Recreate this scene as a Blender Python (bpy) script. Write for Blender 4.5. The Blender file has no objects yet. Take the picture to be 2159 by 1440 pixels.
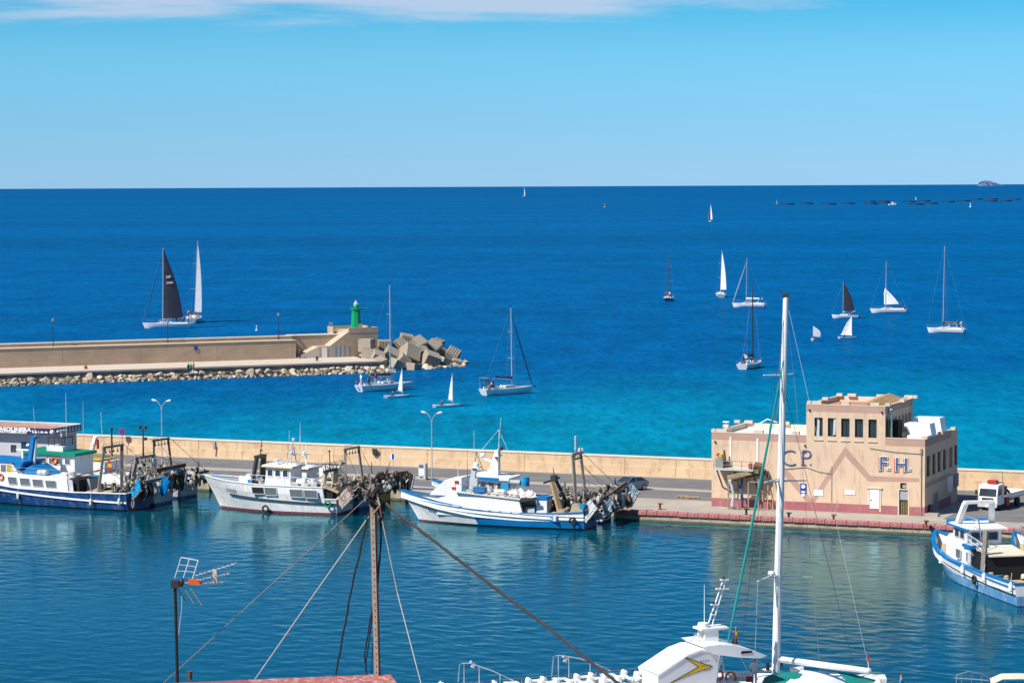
import bpy, bmesh, math, random
import numpy as np
from mathutils import Vector, Matrix, Euler

random.seed(7)
SC = bpy.context.scene
COL = SC.collection
PI = math.pi
R = math.radians

# ------------------------------------------------------------------ camera
H_EYE = 32.7                       # eye height above the water, metres
FPX = 5500.0                       # focal length in photo pixels (photo 2159 wide)
PITCH = math.atan(327 / FPX)
ROLL = R(.265)
_F = Vector((0, math.cos(PITCH), -math.sin(PITCH)))
_R0 = Vector((1, 0, 0)); _U0 = Vector((0, math.sin(PITCH), math.cos(PITCH)))
_RT = _R0 * math.cos(ROLL) - _U0 * math.sin(ROLL)
_UP = _U0 * math.cos(ROLL) + _R0 * math.sin(ROLL)
EYE = Vector((0, 0, H_EYE))
cam_d = bpy.data.cameras.new('camera'); cam = bpy.data.objects.new('camera', cam_d); COL.objects.link(cam)
cam_d.sensor_width = 36; cam_d.lens = FPX / 2159 * 36
cam_d.clip_start = .5; cam_d.clip_end = 400000
m = Matrix((_RT, _UP, -_F)).transposed().to_4x4(); m.translation = EYE
cam.matrix_world = m
SC.camera = cam

# ------------------------------------------------------------------ light
SUN_AZ = Vector((-.83, -.56)).normalized(); SUN_EL = R(48)
SUN_DIR = Vector((SUN_AZ.x * math.cos(SUN_EL), SUN_AZ.y * math.cos(SUN_EL), math.sin(SUN_EL)))
sun_d = bpy.data.lights.new('sun', 'SUN'); sun_d.energy = 5.0; sun_d.angle = R(.53); sun_d.color = (1, .955, .88)
sun = bpy.data.objects.new('sun', sun_d); COL.objects.link(sun)
sun.rotation_euler = SUN_DIR.to_track_quat('Z', 'Y').to_euler(); sun.location = (0, 0, 300)

def lin(h):
    h = h.lstrip('#'); o = []
    for i in (0, 2, 4):
        c = int(h[i:i + 2], 16) / 255
        o.append(c / 12.92 if c <= .04045 else ((c + .055) / 1.055) ** 2.4)
    return tuple(o)

W = bpy.data.worlds.new("World"); SC.world = W; W.use_nodes = True
nt = W.node_tree; N = nt.nodes; L = nt.links
bg = N['Background']
sky = N.new('ShaderNodeTexSky'); sky.sky_type = 'NISHITA'; sky.sun_disc = False
sky.sun_elevation = SUN_EL; sky.sun_rotation = math.atan2(SUN_AZ.x, SUN_AZ.y)
sky.dust_density = .4
tc = N.new('ShaderNodeTexCoord'); sep = N.new('ShaderNodeSeparateXYZ'); L.new(tc.outputs['Generated'], sep.inputs[0])
# height of the air column: pulls the pale horizon towards the deep blue of the photograph
rmp = N.new('ShaderNodeValToRGB'); L.new(sep.outputs['Z'], rmp.inputs[0])
K = 2.5
stops = [(0.0, (.57, 1.12, 2.2)), (.012, (.46, .98, 1.9)), (.026, (.39, .90, 1.70)), (.05, (.32, .88, 1.48)), (.066, (.2, .80, 1.34)), (.075, (.15, .74, 1.26)), (.15, (.11, .60, 1.08)), (.35, (.22, .58, .95)), (1.0, (.55, .78, 1.0))]
e = rmp.color_ramp.elements
while len(e) < len(stops): e.new(.5)
for el, (p, c) in zip(e, stops): el.position = p; el.color = (c[0] / K, c[1] / K, c[2] / K, 1)
sc_ = N.new('ShaderNodeVectorMath'); sc_.operation = 'SCALE'; sc_.inputs['Scale'].default_value = K; L.new(rmp.outputs[0], sc_.inputs[0])
mul = N.new('ShaderNodeVectorMath'); mul.operation = 'MULTIPLY'; L.new(sky.outputs[0], mul.inputs[0]); L.new(sc_.outputs[0], mul.inputs[1])
# thin flat cloud bank, stretched along the horizon
mp = N.new('ShaderNodeMapping'); L.new(tc.outputs['Generated'], mp.inputs[0]); mp.inputs['Scale'].default_value = (9, 9, 95); mp.inputs['Location'].default_value = (1.42, 0, .60)
cn = N.new('ShaderNodeTexNoise'); cn.inputs['Scale'].default_value = 1.0; cn.inputs['Detail'].default_value = 7; cn.inputs['Roughness'].default_value = .56; cn.inputs['Distortion'].default_value = .35
L.new(mp.outputs[0], cn.inputs['Vector'])
band = N.new('ShaderNodeMapRange'); band.inputs['From Min'].default_value = .057; band.inputs['From Max'].default_value = .072; L.new(sep.outputs['Z'], band.inputs['Value'])
side = N.new('ShaderNodeMapRange'); side.inputs['From Min'].default_value = .13; side.inputs['From Max'].default_value = .04; side.inputs['To Min'].default_value = -.13; side.inputs['To Max'].default_value = .12; L.new(sep.outputs['X'], side.inputs['Value'])
b2_ = N.new('ShaderNodeMapRange'); b2_.inputs['From Min'].default_value = .15; b2_.inputs['From Max'].default_value = .085; L.new(sep.outputs['Z'], b2_.inputs['Value'])
bm_ = N.new('ShaderNodeMath'); bm_.operation = 'MULTIPLY'; L.new(band.outputs[0], bm_.inputs[0]); L.new(b2_.outputs[0], bm_.inputs[1])
bsum = N.new('ShaderNodeMath'); bsum.operation = 'MULTIPLY_ADD'; L.new(bm_.outputs[0], bsum.inputs[0]); bsum.inputs[1].default_value = .30; L.new(cn.outputs['Fac'], bsum.inputs[2])
bsum2 = N.new('ShaderNodeMath'); bsum2.operation = 'ADD'; L.new(bsum.outputs[0], bsum2.inputs[0]); L.new(side.outputs[0], bsum2.inputs[1])
cr = N.new('ShaderNodeMapRange'); cr.interpolation_type = 'SMOOTHSTEP'; cr.inputs['From Min'].default_value = .65; cr.inputs['From Max'].default_value = .95; cr.inputs['To Max'].default_value = .78; L.new(bsum2.outputs[0], cr.inputs['Value'])
cm = N.new('ShaderNodeMix'); cm.data_type = 'RGBA'; gate = N.new('ShaderNodeMapRange'); gate.interpolation_type = 'SMOOTHSTEP'; gate.inputs['From Min'].default_value = .052; gate.inputs['From Max'].default_value = .063; L.new(sep.outputs['Z'], gate.inputs['Value'])
cg = N.new('ShaderNodeMath'); cg.operation = 'MULTIPLY'; L.new(cr.outputs[0], cg.inputs[0]); L.new(gate.outputs[0], cg.inputs[1])
L.new(cg.outputs[0], cm.inputs['Factor']); L.new(mul.outputs[0], cm.inputs['A']); cm.inputs['B'].default_value = (5.6, 6.5, 8.2, 1)
L.new(cm.outputs['Result'], bg.inputs['Color']); bg.inputs['Strength'].default_value = .079

vs = SC.view_settings; vs.view_transform = 'Standard'; vs.look = 'None'; vs.exposure = .35; vs.gamma = 1; vs.use_curve_mapping = False
SC.cycles.max_bounces = 6; SC.cycles.diffuse_bounces = 3; SC.cycles.glossy_bounces = 3; SC.cycles.transmission_bounces = 2
SC.cycles.caustics_reflective = False; SC.cycles.caustics_refractive = False
SC.cycles.sample_clamp_indirect = 4

# ------------------------------------------------------------------ survey helpers (photo bearing -> point on a level)
def ground(px, py, z=0.0):
    d = _F + _RT * ((px - 1079.5) / FPX) + _UP * ((720 - py) / FPX)
    return EYE + d * ((z - H_EYE) / d.z)
def at_depth(px, py, Y):
    d = _F + _RT * ((px - 1079.5) / FPX) + _UP * ((720 - py) / FPX)
    return EYE + d * (Y / d.y)
QA = R(-23.3)
QU = Vector((math.cos(QA), math.sin(QA), 0)); QV = Vector((-math.sin(QA), math.cos(QA), 0))
def Q(u, v, z=0.0): return QU * u + QV * v + Vector((0, 0, z))

# ------------------------------------------------------------------ materials
MATS = {}
def mat(name, col, rough=.6, var=.16, scale=1.5, metal=0, bump=0, bscale=20, stain=None, stain_amt=.35, stain_scale=(1.5, 1.5, .25), coat=0, spec=.4):
    if name in MATS: return MATS[name]
    if isinstance(col, str): col = lin(col)
    m = bpy.data.materials.new(name); m.use_nodes = True; nt = m.node_tree; n = nt.nodes; l = nt.links
    b = n['Principled BSDF']; b.inputs['Roughness'].default_value = rough; b.inputs['Metallic'].default_value = metal
    b.inputs['Specular IOR Level'].default_value = spec; b.inputs['Coat Weight'].default_value = coat
    t = n.new('ShaderNodeTexCoord'); no = n.new('ShaderNodeTexNoise'); no.inputs['Scale'].default_value = scale; no.inputs['Detail'].default_value = 6; no.inputs['Roughness'].default_value = .62
    l.new(t.outputs['Object'], no.inputs['Vector'])
    mr = n.new('ShaderNodeMapRange'); mr.inputs['From Min'].default_value = .25; mr.inputs['From Max'].default_value = .75; mr.inputs['To Min'].default_value = 1 - var; mr.inputs['To Max'].default_value = 1 + var
    l.new(no.outputs['Fac'], mr.inputs['Value'])
    mx = n.new('ShaderNodeVectorMath'); mx.operation = 'SCALE'; mx.inputs[0].default_value = col; l.new(mr.outputs[0], mx.inputs['Scale'])
    out = mx.outputs[0]
    if stain:
        if isinstance(stain, str): stain = lin(stain)
        mp = n.new('ShaderNodeMapping'); mp.inputs['Scale'].default_value = stain_scale; l.new(t.outputs['Object'], mp.inputs[0])
        s = n.new('ShaderNodeTexNoise'); s.inputs['Scale'].default_value = 2.2; s.inputs['Detail'].default_value = 5; s.inputs['Roughness'].default_value = .7; l.new(mp.outputs[0], s.inputs['Vector'])
        r = n.new('ShaderNodeMapRange'); r.inputs['From Min'].default_value = .5; r.inputs['From Max'].default_value = .74; r.inputs['To Max'].default_value = stain_amt; l.new(s.outputs['Fac'], r.inputs['Value'])
        mi = n.new('ShaderNodeMix'); mi.data_type = 'RGBA'; l.new(r.outputs[0], mi.inputs['Factor']); l.new(out, mi.inputs['A']); mi.inputs['B'].default_value = (*stain, 1); out = mi.outputs['Result']
    l.new(out, b.inputs['Base Color'])
    if bump:
        bn = n.new('ShaderNodeTexNoise'); bn.inputs['Scale'].default_value = bscale; bn.inputs['Detail'].default_value = 4; l.new(t.outputs['Object'], bn.inputs['Vector'])
        bp = n.new('ShaderNodeBump'); bp.inputs['Strength'].default_value = bump; bp.inputs['Distance'].default_value = .05; l.new(bn.outputs['Fac'], bp.inputs['Height']); l.new(bp.outputs[0], b.inputs['Normal'])
    MATS[name] = m
    return m

M_white = mat('white_paint', (.83, .82, .80), .45, .07, 1.2, stain=(.38, .27, .17), stain_amt=.42, stain_scale=(1.6, 1.6, .22))
M_whited = mat('worn_white_paint', (.80, .79, .77), .5, .1, 1.2, stain=(.34, .2, .1), stain_amt=.5, stain_scale=(1.8, 1.8, .22))
M_gel = mat('white_gelcoat', (.8, .8, .79), .3, .04, 2)
M_cream = mat('cream_paint', (.68, .62, .47), .55, .12)
M_navy = mat('navy_paint', (.004, .048, .17), .4, .2, 1.2, stain=(.30, .31, .34), stain_amt=.4, stain_scale=(.6, .6, .5))
M_blue = mat('blue_paint', (.0, .165, .44), .42, .15, 1.0)
M_blued = mat('worn_blue_paint', (.10, .29, .52), .5, .25, 1.4, stain=(.62, .65, .66), stain_amt=.85, stain_scale=(1.2, 1.2, .35))
M_cyanb = mat('light_blue_plastic', (.01, .27, .50), .5, .12)
M_red = mat('red_paint', (.42, .02, .02), .5, .15)
M_anti = mat('antifouling_red', (.20, .035, .035), .7, .3, 2.5, stain=(.36, .32, .3), stain_amt=.5, stain_scale=(2, 2, .6))
M_green = mat('green_paint', (.0, .23, .12), .5, .14)
M_yel = mat('yellow_paint', (.55, .36, .03), .5, .2, stain=(.25, .15, .06))
M_steel = mat('weathered_steel', (.27, .24, .20), .65, .3, 2.5, metal=0, stain=(.2, .1, .05), stain_amt=.6, stain_scale=(2, 2, 2))
M_dark = mat('dark_metal', (.035, .034, .034), .5, .35, 3)
M_rust = mat('rusty_steel', (.16, .085, .05), .75, .45, 4)
M_grey = mat('grey_paint', (.33, .34, .35), .5, .14)
M_lgrey = mat('light_grey_paint', (.52, .53, .54), .5, .12, stain=(.3, .25, .2), stain_amt=.3)
M_black = mat('black_rubber', (.012, .012, .013), .7, .3)
M_glass = mat('dark_glass', (.035, .045, .055), .06, .2, spec=.9)
M_glassg = mat('grey_glass', (.13, .14, .15), .1, .2, spec=.9)
M_open = mat('dark_interior', (.008, .008, .01), .8, .1)
M_wood = mat('bare_timber', (.42, .27, .13), .7, .25, 3)
M_woodd = mat('brown_timber', (.16, .09, .05), .7, .3, 3)
M_net = mat('fishing_net', (.35, .29, .21), .9, .4, 6, bump=1, bscale=9)
M_netw = mat('pale_canvas', (.66, .63, .58), .85, .15, 5, bump=.6, bscale=8)
M_rope = mat('pale_rope', (.5, .46, .38), .9, .2, 8)
M_tan = mat('tan_paint', (.46, .37, .22), .6, .22, 2, stain=(.2, .1, .05))
M_orange = mat('orange_paint', (.65, .14, .02), .5, .12)
M_alu = mat('aluminium', (.55, .56, .58), .35, .1, metal=.6)
M_chrome = mat('polished_steel', (.62, .63, .65), .22, .06, metal=.85)
M_skin = mat('skin', (.45, .24, .16), .6, .06)

# ------------------------------------------------------------------ mesh builder
class MB:
    def __init__(s): s.v = []; s.f = []; s.mi = []
    def add(s, vs, fs, mi=0):
        o = len(s.v); s.v += [tuple(v) for v in vs]
        for f in fs: s.f.append(tuple(i + o for i in f)); s.mi.append(mi)
        return s
    def box(s, c, d, rot=None, mi=0, taper=1.0):
        hx, hy, hz = d[0] / 2, d[1] / 2, d[2] / 2; t = taper
        vs = [Vector(p) for p in ((-hx, -hy, -hz), (hx, -hy, -hz), (hx, hy, -hz), (-hx, hy, -hz), (-hx * t, -hy * t, hz), (hx * t, -hy * t, hz), (hx * t, hy * t, hz), (-hx * t, hy * t, hz))]
        if rot is not None:
            rm = rot if isinstance(rot, Matrix) else Euler(rot).to_matrix()
            vs = [rm @ v for v in vs]
        c = Vector(c)
        return s.add([v + c for v in vs], [(0, 3, 2, 1), (4, 5, 6, 7), (0, 1, 5, 4), (1, 2, 6, 5), (2, 3, 7, 6), (3, 0, 4, 7)], mi)
    def b2(s, a, b, mi=0):      # box from two corners
        a = Vector(a); b = Vector(b); return s.box((a + b) / 2, (abs(b.x - a.x), abs(b.y - a.y), abs(b.z - a.z)), None, mi)
    def beam(s, p, q, w, h=None, mi=0, up=(0, 0, 1)):   # box beam between two points
        p = Vector(p); q = Vector(q); h = h or w; d = q - p; ln = d.length
        x = d.normalized(); y = Vector(up).cross(x)
        if y.length < 1e-4: y = Vector((0, 1, 0)).cross(x)
        y.normalize(); z = x.cross(y)
        return s.box((p + q) / 2, (ln, w, h), Matrix((x, y, z)).transposed(), mi)
    def tube(s, p, q, r, r2=None, n=7, mi=0, cap=True):
        p = Vector(p); q = Vector(q); r2 = r if r2 is None else r2
        d = (q - p).normalized(); a = d.orthogonal().normalized(); b = d.cross(a)
        vs = []
        for k in range(n):
            t = 2 * PI * k / n; u = a * math.cos(t) + b * math.sin(t); vs.append(p + u * r)
        for k in range(n):
            t = 2 * PI * k / n; u = a * math.cos(t) + b * math.sin(t); vs.append(q + u * r2)
        fs = [(k, (k + 1) % n, n + (k + 1) % n, n + k) for k in range(n)]
        if cap: fs += [tuple(range(n - 1, -1, -1)), tuple(range(n, 2 * n))]
        return s.add(vs, fs, mi)
    def path(s, pts, r, n=5, mi=0, closed=False):
        pts = [Vector(p) for p in pts]; vs = []; N_ = len(pts); up = None
        for i, p in enumerate(pts):
            a = pts[(i - 1) % N_] if (closed or i > 0) else p; b = pts[(i + 1) % N_] if (closed or i < N_ - 1) else p
            d = (b - a).normalized()
            if up is None: up = d.orthogonal().normalized()
            up = (up - d * up.dot(d))
            up = up.normalized() if up.length > 1e-5 else d.orthogonal().normalized()
            w = d.cross(up); rr = r[i] if isinstance(r, (list, tuple)) else r
            for k in range(n):
                t = 2 * PI * k / n; vs.append(p + (up * math.cos(t) + w * math.sin(t)) * rr)
        fs = []
        for i in range(N_ if closed else N_ - 1):
            j = (i + 1) % N_
            for k in range(n): fs.append((i * n + k, i * n + (k + 1) % n, j * n + (k + 1) % n, j * n + k))
        if not closed: fs += [tuple(range(n - 1, -1, -1)), tuple(range((N_ - 1) * n, N_ * n))]
        return s.add(vs, fs, mi)
    def lathe(s, prof, c=(0, 0, 0), n=12, mi=0, rot=None):
        c = Vector(c); vs = []; rm = Euler(rot).to_matrix() if rot else None
        for r, z in prof:
            for k in range(n):
                t = 2 * PI * k / n; v = Vector((r * math.cos(t), r * math.sin(t), z))
                vs.append((rm @ v if rm else v) + c)
        fs = []
        for i in range(len(prof) - 1):
            for k in range(n): fs.append((i * n + k, i * n + (k + 1) % n, (i + 1) * n + (k + 1) % n, (i + 1) * n + k))
        fs += [tuple(range(n - 1, -1, -1)), tuple(range((len(prof) - 1) * n, len(prof) * n))]
        return s.add(vs, fs, mi)
    def prism(s, poly, o, ax, ay, az, mi=0):   # polygon (a,b) -> o + ax*a + ay*b, pulled along az
        o = Vector(o); ax = Vector(ax); ay = Vector(ay); az = Vector(az); n = len(poly)
        vs = [o + ax * a + ay * b for a, b in poly]; vs += [v + az for v in vs]
        fs = [tuple(range(n - 1, -1, -1)), tuple(range(n, 2 * n))] + [(i, (i + 1) % n, n + (i + 1) % n, n + i) for i in range(n)]
        return s.add(vs, fs, mi)
    def ball(s, c, r, n=8, mi=0, sq=(1, 1, 1)):
        prof = [(r * math.sin(PI * k / 6) if 0 < k < 6 else r * .02, -r * math.cos(PI * k / 6)) for k in range(7)]
        o = len(s.v); s.lathe(prof, (0, 0, 0), n, mi)
        c = Vector(c)
        for i in range(o, len(s.v)):
            v = s.v[i]; s.v[i] = (v[0] * sq[0] + c.x, v[1] * sq[1] + c.y, v[2] * sq[2] + c.z)
        return s
    def torus(s, c, R_, r, ax=(0, 0, 1), n=14, m=6, mi=0, a0=0, a1=2 * PI):
        ax = Vector(ax).normalized(); a = ax.orthogonal().normalized(); b = ax.cross(a); c = Vector(c); full = abs(a1 - a0 - 2 * PI) < 1e-4
        k = n if full else n + 1
        return s.path([c + (a * math.cos(a0 + (a1 - a0) * i / n) + b * math.sin(a0 + (a1 - a0) * i / n)) * R_ for i in range(k)], r, m, mi, closed=full)
    def build(s, name, mats, parent=None, loc=None, rotz=None, smooth=False, fixn=True):
        me = bpy.data.meshes.new(name); me.from_pydata(s.v, [], s.f)
        if not isinstance(mats, (list, tuple)): mats = [mats]
        for m in mats: me.materials.append(m)
        if any(s.mi): me.polygons.foreach_set('material_index', s.mi)
        if fixn:
            bm = bmesh.new(); bm.from_mesh(me); bmesh.ops.recalc_face_normals(bm, faces=bm.faces); bm.to_mesh(me); bm.free()
        if smooth:
            me.polygons.foreach_set('use_smooth', [True] * len(me.polygons))
            me.set_sharp_from_angle(angle=R(40))
        me.update()
        o = bpy.data.objects.new(name, me); COL.objects.link(o)
        if loc is not None: o.location = loc
        if rotz is not None: o.rotation_euler = (0, 0, rotz)
        if parent is not None: o.parent = parent
        return o

def tag(o, label=None, cat=None, group=None, kind=None):
    if label: o['label'] = label
    if cat: o['category'] = cat
    if group: o['group'] = group
    if kind: o['kind'] = kind
    return o
def empty(name, loc, rotz, label, cat, group=None):
    o = bpy.data.objects.new(name, None); COL.objects.link(o); o.location = loc; o.rotation_euler = (0, 0, rotz)
    o.empty_display_size = .2
    return tag(o, label, cat, group)
def share(name, src, parent, loc=(0, 0, 0), rot=(0, 0, 0)):
    o = bpy.data.objects.new(name, src.data); COL.objects.link(o); o.parent = parent; o.location = loc; o.rotation_euler = rot
    return o
def dup(o, loc=None, rotz=None, label=None, group=None, parent=None):
    c = o.copy(); COL.objects.link(c)
    if parent is not None: c.parent = parent
    if loc is not None: c.location = loc
    if rotz is not None: c.rotation_euler = (0, 0, rotz)
    if label: c['label'] = label
    if group: c['group'] = group
    for ch in list(o.children): dup(ch, parent=c)
    return c
def text_mesh(name, body, size, m, parent, loc, rot, extrude=.02, bold=0, align='CENTER', xscale=1):
    cu = bpy.data.curves.new(name, 'FONT'); cu.body = body; cu.size = size; cu.extrude = extrude; cu.offset = bold; cu.align_x = align; cu.resolution_u = 3
    t = bpy.data.objects.new(name, cu); COL.objects.link(t)
    dg = bpy.context.evaluated_depsgraph_get(); me = bpy.data.meshes.new_from_object(t.evaluated_get(dg))
    bpy.data.objects.remove(t); bpy.data.curves.remove(cu)
    me.materials.clear(); me.materials.append(m); me.name = name
    o = bpy.data.objects.new(name, me); COL.objects.link(o); o.parent = parent; o.location = loc; o.rotation_euler = rot; o.scale = (xscale, 1, 1)
    return o
# ------------------------------------------------------------------ water
def water_mat(name, deep, shallow, harbour):
    m = bpy.data.materials.new(name); m.use_nodes = True; nt = m.node_tree; n = nt.nodes; l = nt.links
    n.remove(n['Principled BSDF']); out = n['Material Output']
    geo = n.new('ShaderNodeNewGeometry')
    def dot(v):
        d = n.new('ShaderNodeVectorMath'); d.operation = 'DOT_PRODUCT'; l.new(geo.outputs['Position'], d.inputs[0]); d.inputs[1].default_value = v; return d.outputs['Value']
    def noise(sc, det=4, rough=.55, scl=(1, 1, 1), dist=0):
        mp = n.new('ShaderNodeMapping'); mp.inputs['Scale'].default_value = scl; l.new(geo.outputs['Position'], mp.inputs[0])
        t = n.new('ShaderNodeTexNoise'); t.inputs['Scale'].default_value = sc; t.inputs['Detail'].default_value = det; t.inputs['Roughness'].default_value = rough; t.inputs['Distortion'].default_value = dist
        l.new(mp.outputs[0], t.inputs['Vector']); return t.outputs['Fac']
    def mr(v, a, b, c, d, sm=False):
        q = n.new('ShaderNodeMapRange'); q.inputs[1].default_value = a; q.inputs[2].default_value = b; q.inputs[3].default_value = c; q.inputs[4].default_value = d
        if sm: q.interpolation_type = 'SMOOTHSTEP'
        l.new(v, q.inputs[0]); return q.outputs[0]
    def mth(op, a, b):
        q = n.new('ShaderNodeMath'); q.operation = op
        for i, x in enumerate((a, b)):
            if hasattr(x, 'links') or hasattr(x, 'is_linked'): l.new(x, q.inputs[i])
            else: q.inputs[i].default_value = x
        return q.outputs[0]
    def mixc(f, a, b):
        q = n.new('ShaderNodeMix'); q.data_type = 'RGBA'
        l.new(f, q.inputs['Factor'])
        for k, x in (('A', a), ('B', b)):
            if hasattr(x, 'is_linked'): l.new(x, q.inputs[k])
            else: q.inputs[k].default_value = (*x, 1)
        return q.outputs['Result']
    v = dot(tuple(QV)); u = dot(tuple(QU)); y = dot((0, 1, 0))
    if harbour:
        f = mr(noise(.02, 3), .35, .65, 0, 1)
        col = mixc(f, deep, shallow)
    else:
        # sand bottom close to the quay, deeper water with distance and behind the breakwater
        a = mr(v, 262, 470, 0, 1.0); b = mr(u, -135, -260, 0, .55)
        s = mth('ADD', mth('ADD', a, b), mr(noise(.008, 5, .6, (1, .6, 1), .6), .3, .7, -.24, .24))
        f = mr(s, .0, 1.15, 0, 1, True)
        col = mixc(f, shallow, deep)
        far = mr(y, 1500, 9000, 0, 1)
        col = mixc(far, col, (.0, .072, .222))
        # wind lanes and cat's-paws on the surface
        p = mr(noise(.045, 8, .66, (.8, .9, 1), .6), .34, .68, .84, 1.13)
        p2 = mr(noise(.0016, 4, .6, (.5, 2.2, 1), .5), .35, .65, .90, 1.12)
        p3 = mr(noise(.5, 6, .7, (1, .30, 1), .2), .3, .7, .72, 1.26)
        p4 = mr(noise(.11, 6, .66, (1, .22, 1), .3), .32, .68, .86, 1.13)
        pp = mth('MULTIPLY', mth('MULTIPLY', p, p2), p4)
        sc1 = n.new('ShaderNodeVectorMath'); sc1.operation = 'SCALE'; l.new(col, sc1.inputs[0]); l.new(mth('MULTIPLY', pp, p3), sc1.inputs['Scale']); col = sc1.outputs[0]
    # ripples
    b1 = n.new('ShaderNodeBump'); b1.inputs['Distance'].default_value = 1.0
    if harbour:
        h = mth('ADD', mth('MULTIPLY', noise(1.9, 5, .62, (.9, .8, 1), .4), .042), mth('MULTIPLY', noise(5.5, 2, .5), .012))
        l.new(h, b1.inputs['Height']); b1.inputs['Strength'].default_value = .38
    else:
        h = mth('ADD', mth('MULTIPLY', noise(.7, 5, .62, (1, .35, 1), .4), .42), mth('MULTIPLY', noise(.12, 3, .5, (1, .4, 1)), .7))
        l.new(h, b1.inputs['Height']); l.new(mr(y, 350, 2500, .9, .12), b1.inputs['Strength'])
    dif = n.new('ShaderNodeBsdfDiffuse'); l.new(col, dif.inputs['Color']); l.new(b1.outputs[0], dif.inputs['Normal'])
    gl = n.new('ShaderNodeBsdfGlossy'); gl.inputs['Roughness'].default_value = .06 if harbour else .16; l.new(b1.outputs[0], gl.inputs['Normal'])
    gl.inputs['Color'].default_value = (.56, .93, 1, 1) if harbour else (.4, .93, 1, 1)
    fr = n.new('ShaderNodeFresnel'); fr.inputs['IOR'].default_value = 1.33; l.new(b1.outputs[0], fr.inputs['Normal'])
    fc = mr(fr.outputs[0], .02, 1.0, .02, 1.0 if harbour else .075)
    mx = n.new('ShaderNodeMixShader'); l.new(fc, mx.inputs[0]); l.new(dif.outputs[0], mx.inputs[1]); l.new(gl.outputs[0], mx.inputs[2])
    l.new(mx.outputs[0], out.inputs['Surface'])
    return m
M_sea = water_mat('sea_water', (.0, .080, .233), (.0, .19, .295), False)
M_harb = water_mat('harbour_water', (.0, .046, .070), (.0, .058, .086), True)

def grid_mesh(name, xs, ys, zf, m, frame):
    X, Y = np.meshgrid(xs, ys); Z = zf(X, Y)
    o = frame[0]; a = frame[1]; b = frame[2]
    P = np.stack([o[0] + a[0] * X + b[0] * Y, o[1] + a[1] * X + b[1] * Y, Z], -1).reshape(-1, 3).astype(np.float32)
    nx, ny = len(xs), len(ys)
    i = np.arange(nx - 1)[None, :] + np.arange(ny - 1)[:, None] * nx
    F = np.stack([i, i + 1, i + nx + 1, i + nx], -1).reshape(-1, 4).astype(np.int32)
    me = bpy.data.meshes.new(name); me.vertices.add(len(P)); me.vertices.foreach_set('co', P.ravel())
    me.loops.add(F.size); me.loops.foreach_set('vertex_index', F.ravel())
    me.polygons.add(len(F)); me.polygons.foreach_set('loop_start', np.arange(0, F.size, 4, dtype=np.int32)); me.polygons.foreach_set('loop_total', np.full(len(F), 4, np.int32))
    me.polygons.foreach_set('use_smooth', [True] * len(F)); me.materials.append(m); me.update(); me.validate()
    ob = bpy.data.objects.new(name, me); COL.objects.link(ob); return ob
V_SPLIT = 252.0   # the two sheets of water meet under the quay
rng = np.random.default_rng(3)
waves = []
for k in range(70):
    lam = .8 * (5 ** (k / 69)); th = rng.normal(1.15, 1.0); waves.append((2 * PI / lam * math.cos(th), 2 * PI / lam * math.sin(th), rng.uniform(0, 2 * PI), .0016 * lam ** .35))
def hz(X, Y):
    Z = np.zeros_like(X)
    for a, b, p, am in waves: Z += am * np.sin(a * X + b * Y + p)
    gust = .72 + .38 * np.sin(X * .05 + 1.3 * np.sin(Y * .045)) * np.sin(Y * .061 + .7) + .2 * np.sin(X * .13 + 2 * np.sin(Y * .09)) * np.sin(Y * .17 + X * .03)
    win = np.clip((X + 188) / 4, 0, 1) * np.clip((-26 - X) / 4, 0, 1) * np.clip((Y - 128) / 4, 0, 1) * np.clip((243 - Y) / 2, 0, 1)
    return Z * gust * win
xs = np.concatenate([np.linspace(-1500, -190, 14), np.arange(-188, -26, .30), np.linspace(-24, 1500, 14)])
ys = np.concatenate([np.linspace(60, 126, 8), np.arange(128, 244, .27), [246, V_SPLIT]])
hw = grid_mesh('harbour_water', xs, ys, hz, M_harb, ((0, 0), QU, QV)); tag(hw, kind='structure')
def geo_(a, b, n): return list(a + (b - a) * ((np.geomspace(1, 4000, n) - 1) / 3999))
ys2 = np.array(geo_(V_SPLIT, 200000, 60)); xr = np.array(geo_(0, 150000, 40)); xs2 = np.concatenate([-xr[::-1][:-1], xr])
sw = grid_mesh('sea_water', xs2, ys2, lambda X, Y: np.zeros_like(X), M_sea, ((0, 0), QU, QV)); tag(sw, kind='structure')

# ------------------------------------------------------------------ quay
ZQ = .85
M_wetst = mat('wet_rock', (.12, .10, .065), .6, .4, 1.2)
M_conc = mat('pale_concrete', (.39, .34, .28), .9, .16, .35, bump=.3, bscale=6, stain=(.24, .21, .18), stain_amt=.5, stain_scale=(.25, .25, .25))
M_asph = mat('worn_asphalt', (.155, .148, .145), .95, .14, .3, stain=(.32, .29, .25), stain_amt=.4, stain_scale=(.15, .35, .3))
M_kerbr = mat('red_kerb_paint', (.40, .11, .11), .8, .25, 1.6, stain=(.45, .38, .33), stain_amt=.75, stain_scale=(1.3, 1.3, 1.3))
M_quayf = mat('quay_face_concrete', (.40, .34, .24), .9, .25, .8, stain=(.09, .09, .055), stain_amt=.75, stain_scale=(.9, .9, .5))
M_qwall = mat('ochre_wall_concrete', (.64, .46, .29), .9, .13, .35, bump=.25, bscale=5, stain=(.34, .19, .10), stain_amt=.65, stain_scale=(.7, .7, .35))
M_cap = mat('pale_coping', (.66, .56, .43), .9, .1, .8)
EDGE = [(-420, 244.6), (-106.5, 244.6), (-106.5, 240.5), (-91.5, 240.5), (-91.5, 238.0), (-50, 237.7), (160, 237.7)]
quay = MB()
poly = EDGE + [(160, 272), (-420, 272)]
vs = [Q(u, v, ZQ) for u, v in poly] + [Q(u, v, -4) for u, v in poly]; n_ = len(poly)
quay.add(vs, [tuple(range(n_))] , 0)
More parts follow.
